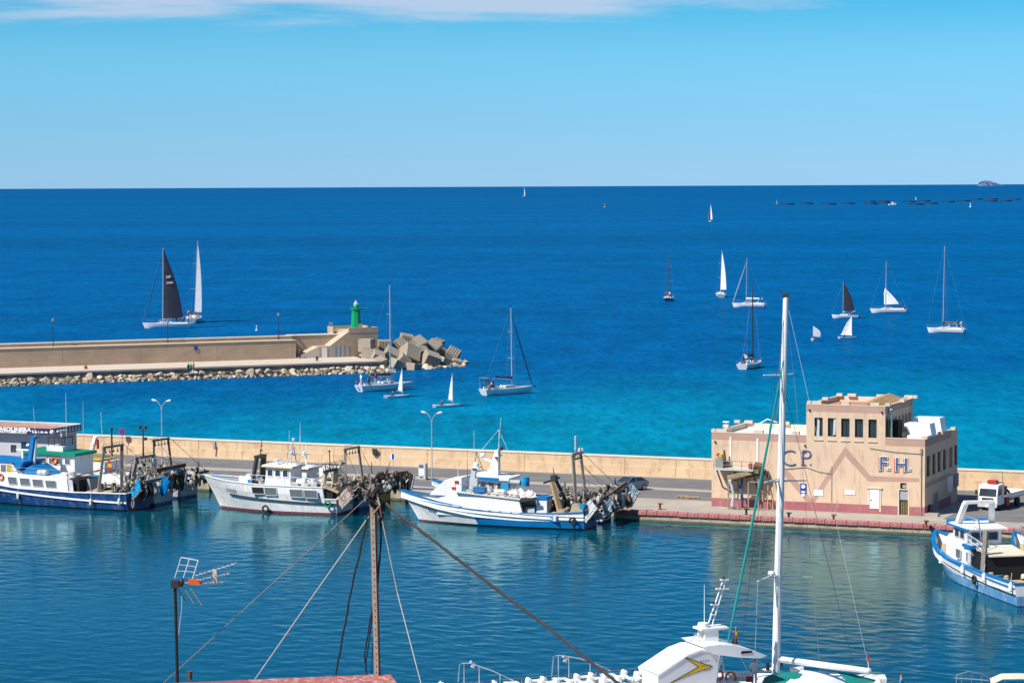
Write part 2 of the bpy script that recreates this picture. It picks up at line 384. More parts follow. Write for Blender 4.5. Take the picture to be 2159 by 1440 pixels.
quay.add(vs, [(i, (i + 1) % n_, n_ + (i + 1) % n_, n_ + i) for i in range(n_)], 1)
quay = quay.build('quay', [M_conc, M_quayf]); tag(quay, kind='structure')
def sheet(name, pts, z, m, parent=None):
    b = MB(); b.add([Q(u, v, z) for u, v in pts], [tuple(range(len(pts)))]); o = b.build(name, m, parent)
    if parent is None: tag(o, kind='structure')
    return o
sheet('road', [(-420, 259.2), (-96, 258.6), (-84, 257.4), (160, 257.4), (160, 266.9), (-420, 267.2)], ZQ + .004, M_asph)
sheet('parking_lane', [(-420, 249), (-140, 249), (-126, 251.5), (-110, 249), (-84.5, 249), (-84.5, 256.2), (-420, 256.6)], ZQ + .004, M_asph)
sheet('parking_lane', [(-60.2, 243.5), (160, 243.5), (160, 257.2), (-60.2, 257.2)], ZQ + .004, M_asph)
M_kerbline = mat('navy_kerb_paint', (.05, .06, .16), .8, .3)
b = MB(); b.b2((0, 0, 0), (9.5, .22, .14)); kl = b.build('kerb_line', M_kerbline, quay, Q(-125, 247.5, ZQ + .002), QA)
# red kerb stones along the edge: one object each
kx = -91.4; first = None; i = 0
b = MB()
b.add([(0, -.14, 0), (1.02, -.14, 0), (1.02, .38, 0), (0, .38, 0), (.015, -.1, .2), (1.005, -.1, .2), (1.005, .36, .2), (.015, .36, .2), (0, -.14, .15), (1.02, -.14, .15), (1.02, .38, .15), (0, .38, .15), (0, -.14, -.22), (1.02, -.14, -.22), (1.02, -.002, -.22), (0, -.002, -.22)],
      [(0, 1, 9, 8), (1, 2, 10, 9), (2, 3, 11, 10), (3, 0, 8, 11), (8, 9, 5, 4), (9, 10, 6, 5), (10, 11, 7, 6), (11, 8, 4, 7), (4, 5, 6, 7), (12, 13, 1, 0), (13, 12, 15, 14), (12, 0, 3, 15), (13, 14, 2, 1)])
while kx < -38:
    v = 238.0 if kx < -91.5 else 238.0 + (kx + 91.5) / 41.5 * -.3
    v = min(238.0, max(237.7, v))
    if first is None: k = first = b.build('kerb_stone', M_kerbr, quay)
    else: k = share('kerb_stone', first, quay)
    k.location = Q(kx, v - .02, ZQ + random.uniform(-.03, .02)); k.rotation_euler = (random.uniform(-.01, .01), 0, QA + random.uniform(-.02, .02)); k.scale = (.98, 1, 1)
    kx += 1.06 if random.random() > .12 else 1.09
# quay front: concrete fender ledge just above the water
b = MB(); b.b2((-91.4, -.12, .02), (160, 0, .42)); b.build('ledge', M_quayf, quay, Q(0, 237.7 - .001), QA) if False else None

b = MB(); b.b2((0, -.006, -.6), (250, 0, .2)); b.build('tide_mark', M_wetst, quay, Q(-90, 237.69, 0), QA) if False else None
b = MB(); b.add([Q(-91.5, 237.992, -.5), Q(-50, 237.692, -.5), Q(160, 237.692, -.5), Q(-91.5, 237.992, .17), Q(-50, 237.692, .19), Q(160, 237.692, .18)], [(0, 1, 4, 3), (1, 2, 5, 4)]); b.build('tide_mark', M_wetst, quay)
b = MB(); b.add([Q(-420, 244.59, -.5), Q(-106.5, 244.59, -.5), Q(-106.5, 244.59, .2), Q(-420, 244.59, .2)], [(0, 1, 2, 3)]); b.build('tide_mark', M_wetst, quay)
# parapet wall between the quay and the open sea
wall = MB(); w2 = MB(); cap = MB(); seam = MB()
qw = empty('quay_wall', Q(-100, 268, ZQ), QA, 'long low ochre concrete wall along the back of the fishing quay', 'wall')
LW0, LW1 = -320, 240
def wall_seg(x0, x1):
    b = MB(); b.b2((x0 + .025, 0, -.3), (x1 - .025, 1.1, 1.02)); b.b2((x0 + .025, .16, 1.02), (x1 - .025, 1.02, 1.98), 0); return b
x = LW0
while x < LW1:
    st = 6.0 if x > -75 else 9
    wall_seg(x, min(x + st, LW1)).build('wall_panel', M_qwall, qw); x += st
b = MB(); b.b2((LW0, .10, 1.98), (LW1, 1.08, 2.12)); b.build('coping', M_cap, qw)

# ------------------------------------------------------------------ breakwater
MA = math.atan2(21.3, 48.0)
MU = Vector((math.cos(MA), math.sin(MA), 0)); MN = Vector((-math.sin(MA), math.cos(MA), 0))
def MQ(s, n, z=0.0): return MU * s + MN * n + Vector((0, 0, z))
def ms(p): return p.dot(MU)
def ms_at(px, n):      # distance along the breakwater where this bearing meets the line at offset n
    d = _F + _RT * ((px - 1079.5) / FPX); return (EYE + d * ((n - EYE.dot(MN)) / d.dot(MN))).dot(MU)
M_mwall = mat('brown_sea_wall', (.48, .35, .24), .92, .16, .25, bump=.3, bscale=4, stain=(.27, .17, .11), stain_amt=.45, stain_scale=(.18, .18, .5))
M_mwalk = mat('pale_walkway', (.55, .465, .37), .9, .1, .5)
M_mface = mat('dark_quay_face', (.22, .19, .15), .9, .3, .8, stain=(.07, .06, .05), stain_amt=.6)
M_stone = mat('limestone_rock', (.47, .385, .28), .92, .28, 1.2, bump=.5, bscale=5, stain=(.22, .17, .11), stain_amt=.5, stain_scale=(1, 1, 1))
M_block = mat('armour_concrete', (.335, .28, .215), .93, .14, .7, bump=.35, bscale=5, stain=(.2, .17, .14), stain_amt=.45, stain_scale=(.8, .8, .8))
ZW = 1.9
N0, N1 = 431.8, 444.7
s_foot = ms_at(624, N1); s_land0 = ms_at(673, N1); s_land1 = ms_at(696, N1); s_top = ms_at(737, N1); s_end = ms_at(797, N1); s_walk = ms(ground(775, 756.6, ZW))
bw = MB()
# core: walkway + foundation
bw.prism([(N0, -5), (N0, ZW), (N1 + 14, ZW), (N1 + 14, -5)], MQ(-420, 0), MN, Vector((0, 0, 1)), MU * (s_walk + 420))
bk = bw.build('breakwater', M_mface); tag(bk, kind='structure')
b = MB(); b.add([MQ(-420, N0 - .1, ZW + .005), MQ(s_walk + .1, N0 - .1, ZW + .005), MQ(s_walk + .1, N1 + .1, ZW + .005), MQ(-420, N1 + .1, ZW + .005), MQ(-420, N0 - .1, ZW - .28), MQ(s_walk + .1, N0 - .1, ZW - .28), MQ(s_walk + .1, N1, ZW - .28)], [(0, 1, 2, 3), (4, 5, 1, 0), (5, 6, 2, 1)])
o = b.build('walkway', M_mwalk); tag(o, kind='structure')
mw = empty('sea_wall', MQ(-240, N1, ZW), MA, 'long tall brown sea wall with stepped top along the breakwater', 'wall')
ZT = ZW + 3.9
s0 = -420; xl = s_foot
def mwp(b, x0, x1, n0, n1, z0, z1): b.b2((x0 + 240, n0 - N1, z0 - ZW), (x1 + 240, n1 - N1, z1 - ZW)); return b
x = s0
while x < xl:
    e_ = min(x + 14, xl); b = MB()
    mwp(b, x + .02, e_ - .02, N1, N1 + 3.4, ZW, ZW + 2.75); mwp(b, x + .02, e_ - .02, N1 + .12, N1 + 3.4, ZW + 2.75, ZW + 3.3); mwp(b, x + .02, e_ - .02, N1 + 2.2, N1 + 3.5, ZW + 3.3, ZT)
    b.build('wall_panel', M_mwall, mw); x += 14
b = MB(); mwp(b, s0, xl, N1 - .06, N1 + 2.2, ZW + 3.3, ZW + 3.38); mwp(b, s0, xl, N1 + 2.1, N1 + 3.7, ZT, ZT + .14); b.build('coping', M_cap, mw)

x0_, x1_ = s_foot, s_foot + 10.5; b = MB(); mwp(b, x0_, x1_, N1 + 3.0, N1 + 5.6, ZW, ZT); b.build('wall_panel', M_mwall, mw); b = MB(); mwp(b, x0_, x1_, N1 + 2.9, N1 + 5.7, ZT, ZT + .14); b.build('coping', M_cap, mw)
# pier head: stairs, platform, doors
M_head = mat('pier_head_concrete', (.43, .325, .23), .92, .14, .4, bump=.3, bscale=4, stain=(.26, .17, .11), stain_amt=.4, stain_scale=(.5, .5, .4))
ph = empty('pier_head', MQ(s_foot, N1, ZW), MA, 'brown concrete platform with outside stairs at the end of the breakwater', 'platform')
def px_(s): return s - s_foot
ZP = 6.55 - ZW
l0, l1, lt, le = px_(s_land0), px_(s_land1), px_(s_top), px_(s_end)
b = MB()   # the mass under stairs and platform, one outline pulled back from the front
b.prism([(l0, 0), (l0, 2.0), (l1, 2.05), (lt, ZP), (le, ZP), (le, 0)], (0, .01, 0), (1, 0, 0), (0, 0, 1), (0, 7.6, 0)); b.build('core', M_head, ph)
b = MB(); ns = 12
for i in range(ns):
    x0 = l0 * i / ns; b.b2((x0, .02 + .002 * i, 0), (l0 - .002 * i, 2.98, 2.0 * (i + 1) / ns))
b.build('lower_steps', M_mwalk, ph)
b = MB(); ns = 22
for i in range(ns):
    x0 = l1 + (lt - l1) * i / ns; x1 = l1 + (lt - l1) * (i + 1) / ns; z1 = 2.05 + (ZP - 2.05) * (i + 1) / ns
    b.b2((x0, .03 + .001 * i, z1 - .5), (x1 + .25, 3.2, z1 + .02))
b.build('upper_steps', M_mwalk, ph)
b = MB(); b.b2((lt - .1, -.025, ZP - .4), (le + .02, .3, ZP + .62)); b.b2((le - .3, .3, ZP), (le + .02, 7.6, ZP + .62)); b.b2((lt - 1.5, 7.3, ZP - .6), (le - .3, 7.6, ZP + .62)); b.b2((lt - 1.5, 4.7, ZP - .9), (lt - 1.2, 7.3, ZP + .62)); b.build('parapet', M_head, ph)
b = MB(); b.b2((lt - .2, .3, ZP - .02), (le - .3, 7.3, ZP + .03)); b.build('floor', M_mwalk, ph)
xd0, xd1 = px_(ms_at(679, N1)), px_(ms_at(689.5, N1))
b = MB(); b.b2((xd0, -.05, .02), (xd1, .0, 1.85)); b.build('door', M_white, ph)
xd0, xd1 = px_(ms_at(698.5, N1)), px_(ms_at(736, N1))
b = MB(); b.b2((xd0, -.05, .05), (xd1, .0, 2.05)); g_ = b.build('garage_door', M_grey, ph)
for k in range(1, 4):
    b = MB(); x = xd0 + (xd1 - xd0) * k / 4; b.b2((x - .03, -.075, .05), (x + .03, -.05, 2.05)); b.build('seam', M_dark, g_)
b = MB(); b.b2((le - 4.5, -.05, 3.4), (le - 2.4, -.02, 4.7)); b.build('patch', M_grey, ph) if False else None
b = MB()
for k in range(6): b.tube((lt - 1.4, 5 + .4 * k, ZP + .62), (lt - 1.4, 5 + .4 * k, ZP + 1.3), .03)
b.tube((lt - 1.4, 4.9, ZP + 1.3), (lt - 1.4, 7.1, ZP + 1.3), .035); b.build('railing', M_steel, ph)

# lighthouse
lp = ground(750.7, 690, 6.6)
lh = empty('lighthouse', MQ(ms_at(751, N1 + 3.0), N1 + 3.0, 6.58), MA, 'small green tapered lighthouse on the pier head platform', 'lighthouse')
M_lgreen = mat('lighthouse_green', (.0, .27, .10), .4, .1, 1.5, coat=.2)
b = MB(); b.lathe([(1.08, 0), (1.04, .2), (.82, 3.6), (.82, 3.66)], n=8); b.build('tower', M_lgreen, lh)
b = MB(); b.lathe([(.84, 3.66), (1.05, 3.8), (1.05, 3.98), (.55, 4.06)], n=16); b.beam((.3, -.2, 3.97), (2.3, -.5, 3.97), .7, .12); b.build('gallery', M_lgreen, lh)
b = MB()
for k in range(10):
    t = 2 * PI * k / 10; b.tube((.93 * math.cos(t), .93 * math.sin(t), 4.05), (.93 * math.cos(t), .93 * math.sin(t), 4.6), .02, n=4)
b.torus((0, 0, 4.6), .93, .022, n=16, m=4); b.build('gallery_rail', M_lgreen, lh)
b = MB(); b.lathe([(.5, 4.05), (.5, 4.4), (.44, 4.45)], n=12); b.build('lantern_base', M_lgreen, lh)
b = MB(); b.lathe([(.4, 4.42), (.4, 4.75), (.48, 4.78), (.32, 4.95), (.12, 5.02)], n=12); b.build('lantern', M_lgrey, lh, smooth=True)
b = MB(); b.lathe([(.1, 5.0), (.2, 5.06), (.2, 5.2), (.04, 5.3), (.02, 5.5)], n=8); b.build('lamp', M_white, lh)
b = MB(); b.b2((.1, -1.04, .05), (.85, -.8, 1.15)); b.build('door', M_tan, lh)

# riprap under the walkway: stones one by one
def rock_mesh(seed):
    rnd = random.Random(seed); bm = bmesh.new()
    for i in range(16):
        v = Vector((rnd.gauss(0, 1), rnd.gauss(0, 1), rnd.gauss(0, 1))).normalized() * rnd.uniform(.7, 1.1); bm.verts.new(v)
    r = bmesh.ops.convex_hull(bm, input=bm.verts[:]); bmesh.ops.delete(bm, geom=[g for g in r['geom_interior'] if isinstance(g, bmesh.types.BMVert)], context='VERTS')
    bmesh.ops.bevel(bm, geom=bm.edges[:], offset=.05, segments=1, affect='EDGES')
    me = bpy.data.meshes.new('stone'); bm.to_mesh(me); bm.free(); me.materials.append(M_stone); return me
RM = [rock_mesh(i) for i in range(12)]
M_stone2 = mat('pale_limestone_rock', (.56, .48, .37), .92, .25, 1.2, bump=.5, bscale=5); M_stone3 = mat('brown_rock', (.30, .23, .15), .92, .3, 1.2, bump=.5, bscale=5)
for i_, m_ in enumerate(RM): m_.materials[0] = (M_stone, M_stone2, M_stone3, M_stone)[i_ % 4]
RMW = [m_.copy() for m_ in RM[:4]]
for m_ in RMW: m_.materials[0] = M_wetst
rr = random.Random(5)
s_l = ms(ground(-40, 812, 0)); s_r = ms(ground(810, 780, 0))
cnt = 0; stuff = []
s = s_l
def stone(me, loc, r):
    o = bpy.data.objects.new('stone', me); COL.objects.link(o); o.parent = bk; o.location = loc
    o.rotation_euler = (rr.uniform(-.5, .5), rr.uniform(-.5, .5), rr.uniform(0, 6)); o.scale = (r * rr.uniform(.9, 1.35), r * rr.uniform(.8, 1.2), r * rr.uniform(.6, .9))
while s < s_r:
    big = rr.choice((.36, .45, .5, .6, .72, .9))
    stone(rr.choice(RM), MQ(s, N0 - .9 + rr.uniform(-.3, .3), .75 + rr.uniform(-.2, .15)), big)
    stone(rr.choice(RM), MQ(s + rr.uniform(-.3, .3), N0 - 2.0 + rr.uniform(-.4, .4), .28 + rr.uniform(-.2, .15)), rr.uniform(.35, .66))
    if rr.random() < .8: stone(rr.choice(RM), MQ(s + rr.uniform(-.4, .4), N0 - 2.9 + rr.uniform(-.5, .3), .08), rr.uniform(.3, .5))
    if rr.random() < .6: stone(rr.choice(RMW), MQ(s + rr.uniform(-.4, .4), N0 - 3.2 + rr.uniform(-.4, .3), -.1), rr.uniform(.3, .5))
    s += big * 1.85
    cnt += 3

rub = MB()     # small rubble filling the gaps between the countable stones
for i in range(700):
    me = rr.choice(RM); rad = rr.uniform(.14, .3); c = MQ(rr.uniform(s_l, s_r), N0 - rr.uniform(.3, 3.4), 0); c.z = max(-.1, .95 - (N0 - c.dot(MN)) * .31) ; rm = Euler((rr.uniform(0, 6), rr.uniform(0, 6), 0)).to_matrix()
    rub.add([rm @ v.co * rad + c for v in me.vertices], [tuple(p.vertices) for p in me.polygons], i % 3)
o = rub.build('stone_rubble', [M_stone, M_stone3, M_wetst], bk, fixn=False); o['kind'] = 'stuff'
print('STONES', len([o for o in bk.children if o.name.startswith('stone')]))
# armour blocks round the head: grooved concrete cubes, each its own thing
def block_mb(sz, groove):
    b = MB(); h = sz / 2; c = .06 * sz
    b.box((0, 0, 0), (sz, sz, sz)); 
    return b
def cube_mesh(groove_axes):
    """a cube of side 1 with bevelled edges and, on the listed faces, raised ribs between deep grooves"""
    bm = bmesh.new(); bmesh.ops.create_cube(bm, size=1.0)
    bmesh.ops.bevel(bm, geom=bm.edges[:], offset=.025, segments=1, affect='EDGES')
    me = bpy.data.meshes.new('block'); bm.to_mesh(me); bm.free()
    b = MB(); b.add([v.co for v in me.vertices], [tuple(p.vertices) for p in me.polygons]); bpy.data.meshes.remove(me)
    for ax, sg in groove_axes:
        for k in range(5):
            t = -.40 + .2 * k; c = [0, 0, 0]; d = [0, 0, 0]; o1, o2 = [i for i in range(3) if i != ax]
            c[ax] = sg * .525; d[ax] = .07; c[o1] = t; d[o1] = .13; c[o2] = 0; d[o2] = .92
            b.box(c, d)
    return b
CUBES = {}
def armour(px, py, depth_n, size, rot, gx, label):
    key = tuple(gx)
    p = ground(px, py, 2)
    # centre seen at this bearing, standing this far along the mound
    d = (p - EYE).normalized(); t = (depth_n - EYE.dot(MN)) / d.dot(MN); c = EYE + d * t
    b = cube_mesh(gx); o = b.build('armour_block', M_block); o.location = c; o.rotation_euler = rot; o.scale = (size,) * 3
    return tag(o, label, 'concrete block', 'concrete armour blocks round the breakwater head')
G0 = [(0, -1)]; GT = [(2, 1)]; GX = [(1, -1)]
A_ = [
 (774, 728, 441.5, 2.35, (0, 0, MA - .75), [(0, -1)], 'upright square block against the platform with dark right face'),
 (811, 731, 443, 2.45, (0, 0, MA - .3), [(1, -1)], 'dark grooved upright block right of the block against the platform'),
 (776, 748, 440, 2.1, (0, .1, MA - .6), [(2, 1)], 'low block half hidden under the upright block by the platform'),
 (796, 754, 438, 2.1, (.5, .35, .3), [], 'tilted block beneath the dark grooved block, left of the yacht mast'),
 (801, 767, 435.5, 2.0, (.3, -.25, .8), [], 'low rounded block at the waterline beside the walkway end'),
 (823, 749, 439, 2.35, (.55, .5, .2), [], 'tilted smooth block seen just behind the tall yacht mast'),
 (843, 731, 443, 2.35, (.35, .75, -.3), [(1, -1)], 'smooth tilted block on the left crest with its corner pointing up'),
 (856, 719, 448, 2.3, (.1, .2, .2), [(2, 1), (1, -1)], 'highest grooved block at the back of the mound'),
 (882, 726, 445, 2.3, (.3, .62, -.5), [(0, 1)], 'diamond shaped smooth block on the crest of the mound'),
 (863, 749, 440, 3.0, (-.5, .42, .5), [(2, 1)], 'largest grooved block in the middle of the mound front'),
 (850, 763, 436.5, 2.2, (.3, .7, .3), [], 'smooth block leaning below the largest grooved block'),
 (834, 771, 434.5, 2.1, (.2, .5, .75), [], 'pointed block at the waterline behind the small dinghy sail'),
 (908, 760, 438, 2.8, (.35, .35, .35), [], 'big smooth pale block on the right front of the mound'),
 (912, 734, 446, 2.4, (.35, .55, -.2), [(0, 1)], 'block on the right crest with ribbed sloping edge'),
 (923, 727, 449, 1.9, (.1, .35, -.3), [(2, 1)], 'far small block at the back of the right crest'),
 (953, 751, 445, 2.4, (.5, .45, -.15), [(2, 1)], 'ribbed sloping block at the right end of the mound'),
 (938, 766, 441.5, 2.0, (.1, .4, .5), [], 'dark low block between the big smooth block and the ribbed end block'),
 (872, 778, 433.5, 2.1, (.05, .15, .9), [], 'flat pale slab lying at the waterline in front of the mound'),
 (962, 767, 442.5, 1.7, (.25, .3, .2), [], 'low tilted block at the tip of the mound'),
 (976, 769, 443.5, 1.5, (.3, -.2, .6), [], 'smallest block at the very tip, half in the water'),
 (932, 747, 447, 2.0, (.2, .6, .1), [], 'shaded block behind the ribbed end block'),
 (888, 744, 443, 2.2, (.6, .2, .7), [], 'tilted block wedged behind the big smooth pale block'),
]
for a in A_: armour(*a)
# rock bedding below the blocks, in the water
for k in range(34):
    px = 775 + k * 6.1 + rr.uniform(-4, 4); p = ground(px, 783 - k * .33 + rr.uniform(-5, 1), .1)
    me = rr.choice(RM + RMW); stone(me, p, rr.uniform(.5, 1.0))
b = MB(); b.prism([(0, -4), (0, .5), (6, 1.6), (22, 1.6), (22, -4)], MQ(s_walk - 1, N0 + 5), MN, Vector((0, 0, 1)), MU * 16); o = b.build('rubble_mound', M_wetst); tag(o, kind='structure')

# black lamp posts on the breakwater
def mole_lamp(px, pyb, hh, label):
    p = ground(px, pyb, ZW)
    r = empty('lamp_post', (p.x, p.y, ZW), 0, label, 'lamp post', 'thin black lamp posts on the breakwater')
    b = MB(); b.lathe([(.16, 0), (.16, .5), (.09, .55), (.05, hh)], n=8); b.build('pole', M_black, r)
    b = MB(); b.lathe([(.05, hh), (.2, hh + .12), (.24, hh + .4), (.06, hh + .55)], n=8); b.build('lantern', M_steel, r); return r
mole_lamp(113, 771.5, 7.7, 'leftmost thin black lamp post on the breakwater walkway')
mole_lamp(354.5, 763.5, 6.9, 'thin black lamp post under the black-sailed yacht')
lpst = mole_lamp(588, 755.5, 7.6, 'thin black lamp post nearest the stairs, blue box at its foot')
p = ground(589, 756, ZW); b = MB(); b.b2((-.32, -.2, 0), (.32, .2, .8)); b.b2((-.2, -.15, .8), (.2, .15, 1.0)); o = b.build('litter_bin', M_cyanb, None, (p.x, p.y - .4, ZW), MA); tag(o, 'small light blue box at the foot of a black lamp post on the breakwater', 'bin')
p = ground(394, 730, 4.9); b = MB(); b.b2((-.28, -.06, -.35), (.28, .03, .35)); M_sign = mat('sign_blue', (.01, .05, .35), .4, .05)
o = b.build('wall_sign', M_sign, None, MQ(ms(ground(394, 759, ZW)), N1 - .05, ZW + 2.4), MA); tag(o, 'small blue square sign on the brown sea wall', 'sign')
p = ground(766, 755, ZW); sc0 = empty('scooter', (p.x, p.y, ZW + .01), MA, 'small white motor scooter parked at the walkway end by the blocks', 'scooter')
for xx in (-.55, .55): b = MB(); b.torus((xx, 0, .22), .18, .07, (0, 1, 0), n=12); b.build('wheel', M_black, sc0)
b = MB(); b.box((-.35, 0, .55), (.7, .3, .35), taper=.7); b.box((.4, 0, .6), (.12, .4, .7), (0, -.25, 0)); b.box((.05, 0, .3), (.6, .28, .08)); b.build('body', M_white, sc0)
b = MB(); b.box((-.3, 0, .78), (.65, .26, .1)); b.build('seat', M_black, sc0); b = MB(); b.tube((.45, 0, .85), (.35, 0, 1.05), .03); b.tube((.35, -.3, 1.05), (.35, .3, 1.05), .025); b.build('handlebar', M_dark, sc0)

# ------------------------------------------------------------------ island on the horizon, hillside below the camera
b = MB(); D = 45000.0; pc = at_depth(2089, 388, D); pxm = D / FPX
prof = [(-13.5, -1), (-13.2, 9), (-11.5, 11.5), (-8, 11), (-4, 9.5), (0, 7.4), (4, 5.8), (8, 3.6), (12, 1.8), (16, -1)]
vs = []; fs = []
for j, (k, hsc) in enumerate([(-1.0, .55), (-.5, .92), (0, 1.0), (.6, .7), (1, .2)]):
    for i, (x, z) in enumerate(prof): vs.append((pc.x + x * pxm + 18 * math.sin(i * 2.3 + j * 1.9), pc.y + k * 700, z * hsc * pxm * (1 + .07 * math.sin(i * 5 + j * 3)) if z > 0 else -20))
n_ = len(prof)
for j in range(4):
    for i in range(n_ - 1): fs.append((j * n_ + i, j * n_ + i + 1, (j + 1) * n_ + i + 1, (j + 1) * n_ + i))
fs.append(tuple(range(n_)))
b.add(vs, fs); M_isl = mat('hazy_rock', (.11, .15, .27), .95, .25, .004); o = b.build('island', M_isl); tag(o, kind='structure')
M_hill = mat('hillside_earth', (.24, .19, .12), .95, .3, .2, bump=.6, bscale=.8)
def hill_z(x, y): return 28.4 - .213 * max(0, y) + .25 * math.sin(x * .7) * math.cos(y * .5)
b = MB(); nx, ny = 30, 40; vs = []
for j in range(ny):
    for i in range(nx):
        x = -90 + 180 * i / (nx - 1); y = -25 + 148 * j / (ny - 1); vs.append((x, y, max(.9, hill_z(x, y)) if y < 121 else -3))
b.add(vs, [(j * nx + i, j * nx + i + 1, (j + 1) * nx + i + 1, (j + 1) * nx + i) for j in range(ny - 1) for i in range(nx - 1)]); o = b.build('hillside', M_hill, smooth=True); tag(o, kind='structure')

M_netg = mat('green_net', (.03, .26, .17), .9, .3, 5); M_netb = mat('blue_net', (.02, .12, .38), .9, .3, 5)
def pile(px, py, r, h, mm, label):
    p = ground(px, py, ZQ); rnd = random.Random(int(px)); b = MB(); nu, nv = 12, 4; vs = []
    for j in range(nv + 1):
        for i in range(nu): t = 2 * PI * i / nu; q = r * (1 - (j / nv) ** 1.8) * rnd.uniform(.82, 1.15) + .02; vs.append((1.7 * q * math.cos(t), q * math.sin(t), h * j / nv))
    b.add(vs, [(j * nu + i, j * nu + (i + 1) % nu, (j + 1) * nu + (i + 1) % nu, (j + 1) * nu + i) for j in range(nv) for i in range(nu)] + [tuple(range(nv * nu, nv * nu + nu))]); o = b.build('net_pile', mm, None, (p.x, p.y, ZQ + .006), QA); tag(o, label, 'net pile', 'nets heaped on the quay')
pile(453, 1006, .7, .5, M_netb, 'blue net heap on the quay behind the white trawler bow'); pile(474, 1007, .8, .45, M_netg, 'green net heap right of the blue one on the quay'); pile(436, 1004, .6, .4, M_netg, 'small green net heap left of the blue one on the quay'); pile(700, 1012, .8, .6, M_netb, 'blue net heap on the quay behind the white trawler wheelhouse')
for i, (px, py) in enumerate(((1440, 1048), (1462, 1050))):
    p = ground(px, py, ZQ); pl = empty('pallet', (p.x, p.y, ZQ + .006), QA + .3 * i, ('left' if i == 0 else 'right') + ' wooden pallet lying on the quay left of the sand coloured building', 'pallet', 'pallets on the quay')
    for q in range(5): b = MB(); b.b2((-.6, -.5 + q * .22, .1), (.6, -.38 + q * .22, .13)); b.build('plank', M_wood, pl)
    for q in range(3): b = MB(); b.b2((-.6 + q * .53, -.5, 0), (-.48 + q * .53, .5, .1)); b.build('runner', M_wood, pl)
# ------------------------------------------------------------------ fishermen's building
def facade(b, o, ax, az, w, h, holes, depth, inn, mi=0, mj=0):
    """wall of w x h from o along ax / az with real openings; the reveals go back by depth along inn"""
    xs = sorted({0, w} | {q for H_ in holes for q in (H_[0], H_[2])}); zs = sorted({0, h} | {q for H_ in holes for q in (H_[1], H_[3])})
    o = Vector(o); ax = Vector(ax); az = Vector(az); inn = Vector(inn)
    for i in range(len(xs) - 1):
        for j in range(len(zs) - 1):
            cx = (xs[i] + xs[i + 1]) / 2; cz = (zs[j] + zs[j + 1]) / 2
            if any(H_[0] < cx < H_[2] and H_[1] < cz < H_[3] for H_ in holes): continue
            b.add([o + ax * xs[i] + az * zs[j], o + ax * xs[i + 1] + az * zs[j], o + ax * xs[i + 1] + az * zs[j + 1], o + ax * xs[i] + az * zs[j + 1]], [(0, 1, 2, 3)], mi)
    for x0, z0, x1, z1 in holes:
        c = [o + ax * x + az * z for x, z in ((x0, z0), (x1, z0), (x1, z1), (x0, z1))]; d = [p + inn * depth for p in c]
        b.add(c + d, [(i, (i + 1) % 4, 4 + (i + 1) % 4, 4 + i) for i in range(4)] + [(4, 5, 6, 7)], mj)

FLp = ground(1500.5, 1067, ZQ); FRp = ground(1949.5, 1088, ZQ)
BW = (FRp - FLp).dot(QU); BD = 10.4
bv = (FLp.dot(QV) + FRp.dot(QV)) / 2
BO = QU * FLp.dot(QU) + QV * bv + Vector((0, 0, ZQ))
def bl(px, py):        # point of the front plane seen at this bearing -> (x, z) of the building
    d = _F + _RT * ((px - 1079.5) / FPX) + _UP * ((720 - py) / FPX)
    t = (BO - EYE).dot(QV) / d.dot(QV); p = EYE + d * t - BO; return p.dot(QU), p.z
def bs(px, py):        # the same for the right-hand side plane -> (y, z)
    d = _F + _RT * ((px - 1079.5) / FPX) + _UP * ((720 - py) / FPX)
    t = (BO + QU * BW - EYE).dot(QU) / d.dot(QU); p = EYE + d * t - BO; return p.dot(QV), p.z
M_bw = mat('sand_render', (.66, .48, .335), .9, .08, .5, bump=.15, bscale=8, stain=(.30, .21, .14), stain_amt=.6, stain_scale=(.8, .8, .2))
M_band = mat('mauve_band_paint', (.46, .285, .22), .9, .1, .7)
M_plin = mat('pink_plinth_paint', (.36, .125, .135), .9, .14, .8, stain=(.5, .36, .33), stain_amt=.35, stain_scale=(.8, .8, .3))
M_frame = mat('dark_window_frame', (.05, .045, .04), .5, .2)
M_stoneb = mat('pale_block', (.60, .50, .40), .9, .12, 2)
M_terr = mat('terracotta_deck', (.46, .21, .12), .9, .2, .8)
M_wroof = mat('white_roof_coat', (.78, .76, .72), .8, .06, .4)
M_corr = mat('rusty_corrugated', (.46, .29, .13), .8, .25, .9, stain=(.25, .13, .06), stain_amt=.5)
M_ink = mat('blue_letter_paint', (.045, .085, .20), .6, .15, 3)
M_redl = mat('red_letter_paint', (.5, .12, .09), .6, .2, 3)
fb = empty('fishermen_building', BO, QA, 'sand coloured flat roofed quay building with C.P. F.H. lettering and a zigzag band', 'building')
z_l = bl(1510, 909.5)[1]; z_r = bl(1940, 928.5)[1]; z_w = (z_l + z_r) / 2
xt0 = bl(1700, 900)[0]; xt1 = bl(1866.5, 900)[0]; z_t = (bl(1705, 852)[1] + bl(1862, 858)[1]) / 2
TH = z_t - z_w
wins = [(85, 298, 172, 537), (225, 302, 312, 540), (365, 309, 453, 534), (508, 313, 595, 548), (650, 318, 737, 548)]
wh = []
for a, t, c, d in wins:
    x0, z1 = bl(1700 + a / 4.965, 820 + t / 4.965); x1, z0 = bl(1700 + c / 4.965, 820 + d / 4.965); wh.append([x0, z0, x1, z1])
zz0 = sum(w_[1] for w_ in wh) / 5; zz1 = sum(w_[3] for w_ in wh) / 5
for w_ in wh: w_[1] = zz0; w_[3] = zz1
dx0, dz0 = bl(1895.5, 1082); dx1, dz1 = bl(1914.5, 1033); nx0, nz0 = bl(1898, 1031); nx1, nz1 = bl(1911, 1018.5)
b = MB(); T_ = .35
front_holes = [(dx0, .02, dx1, dz1), (nx0, dz1 + .08, nx1, nz1)]
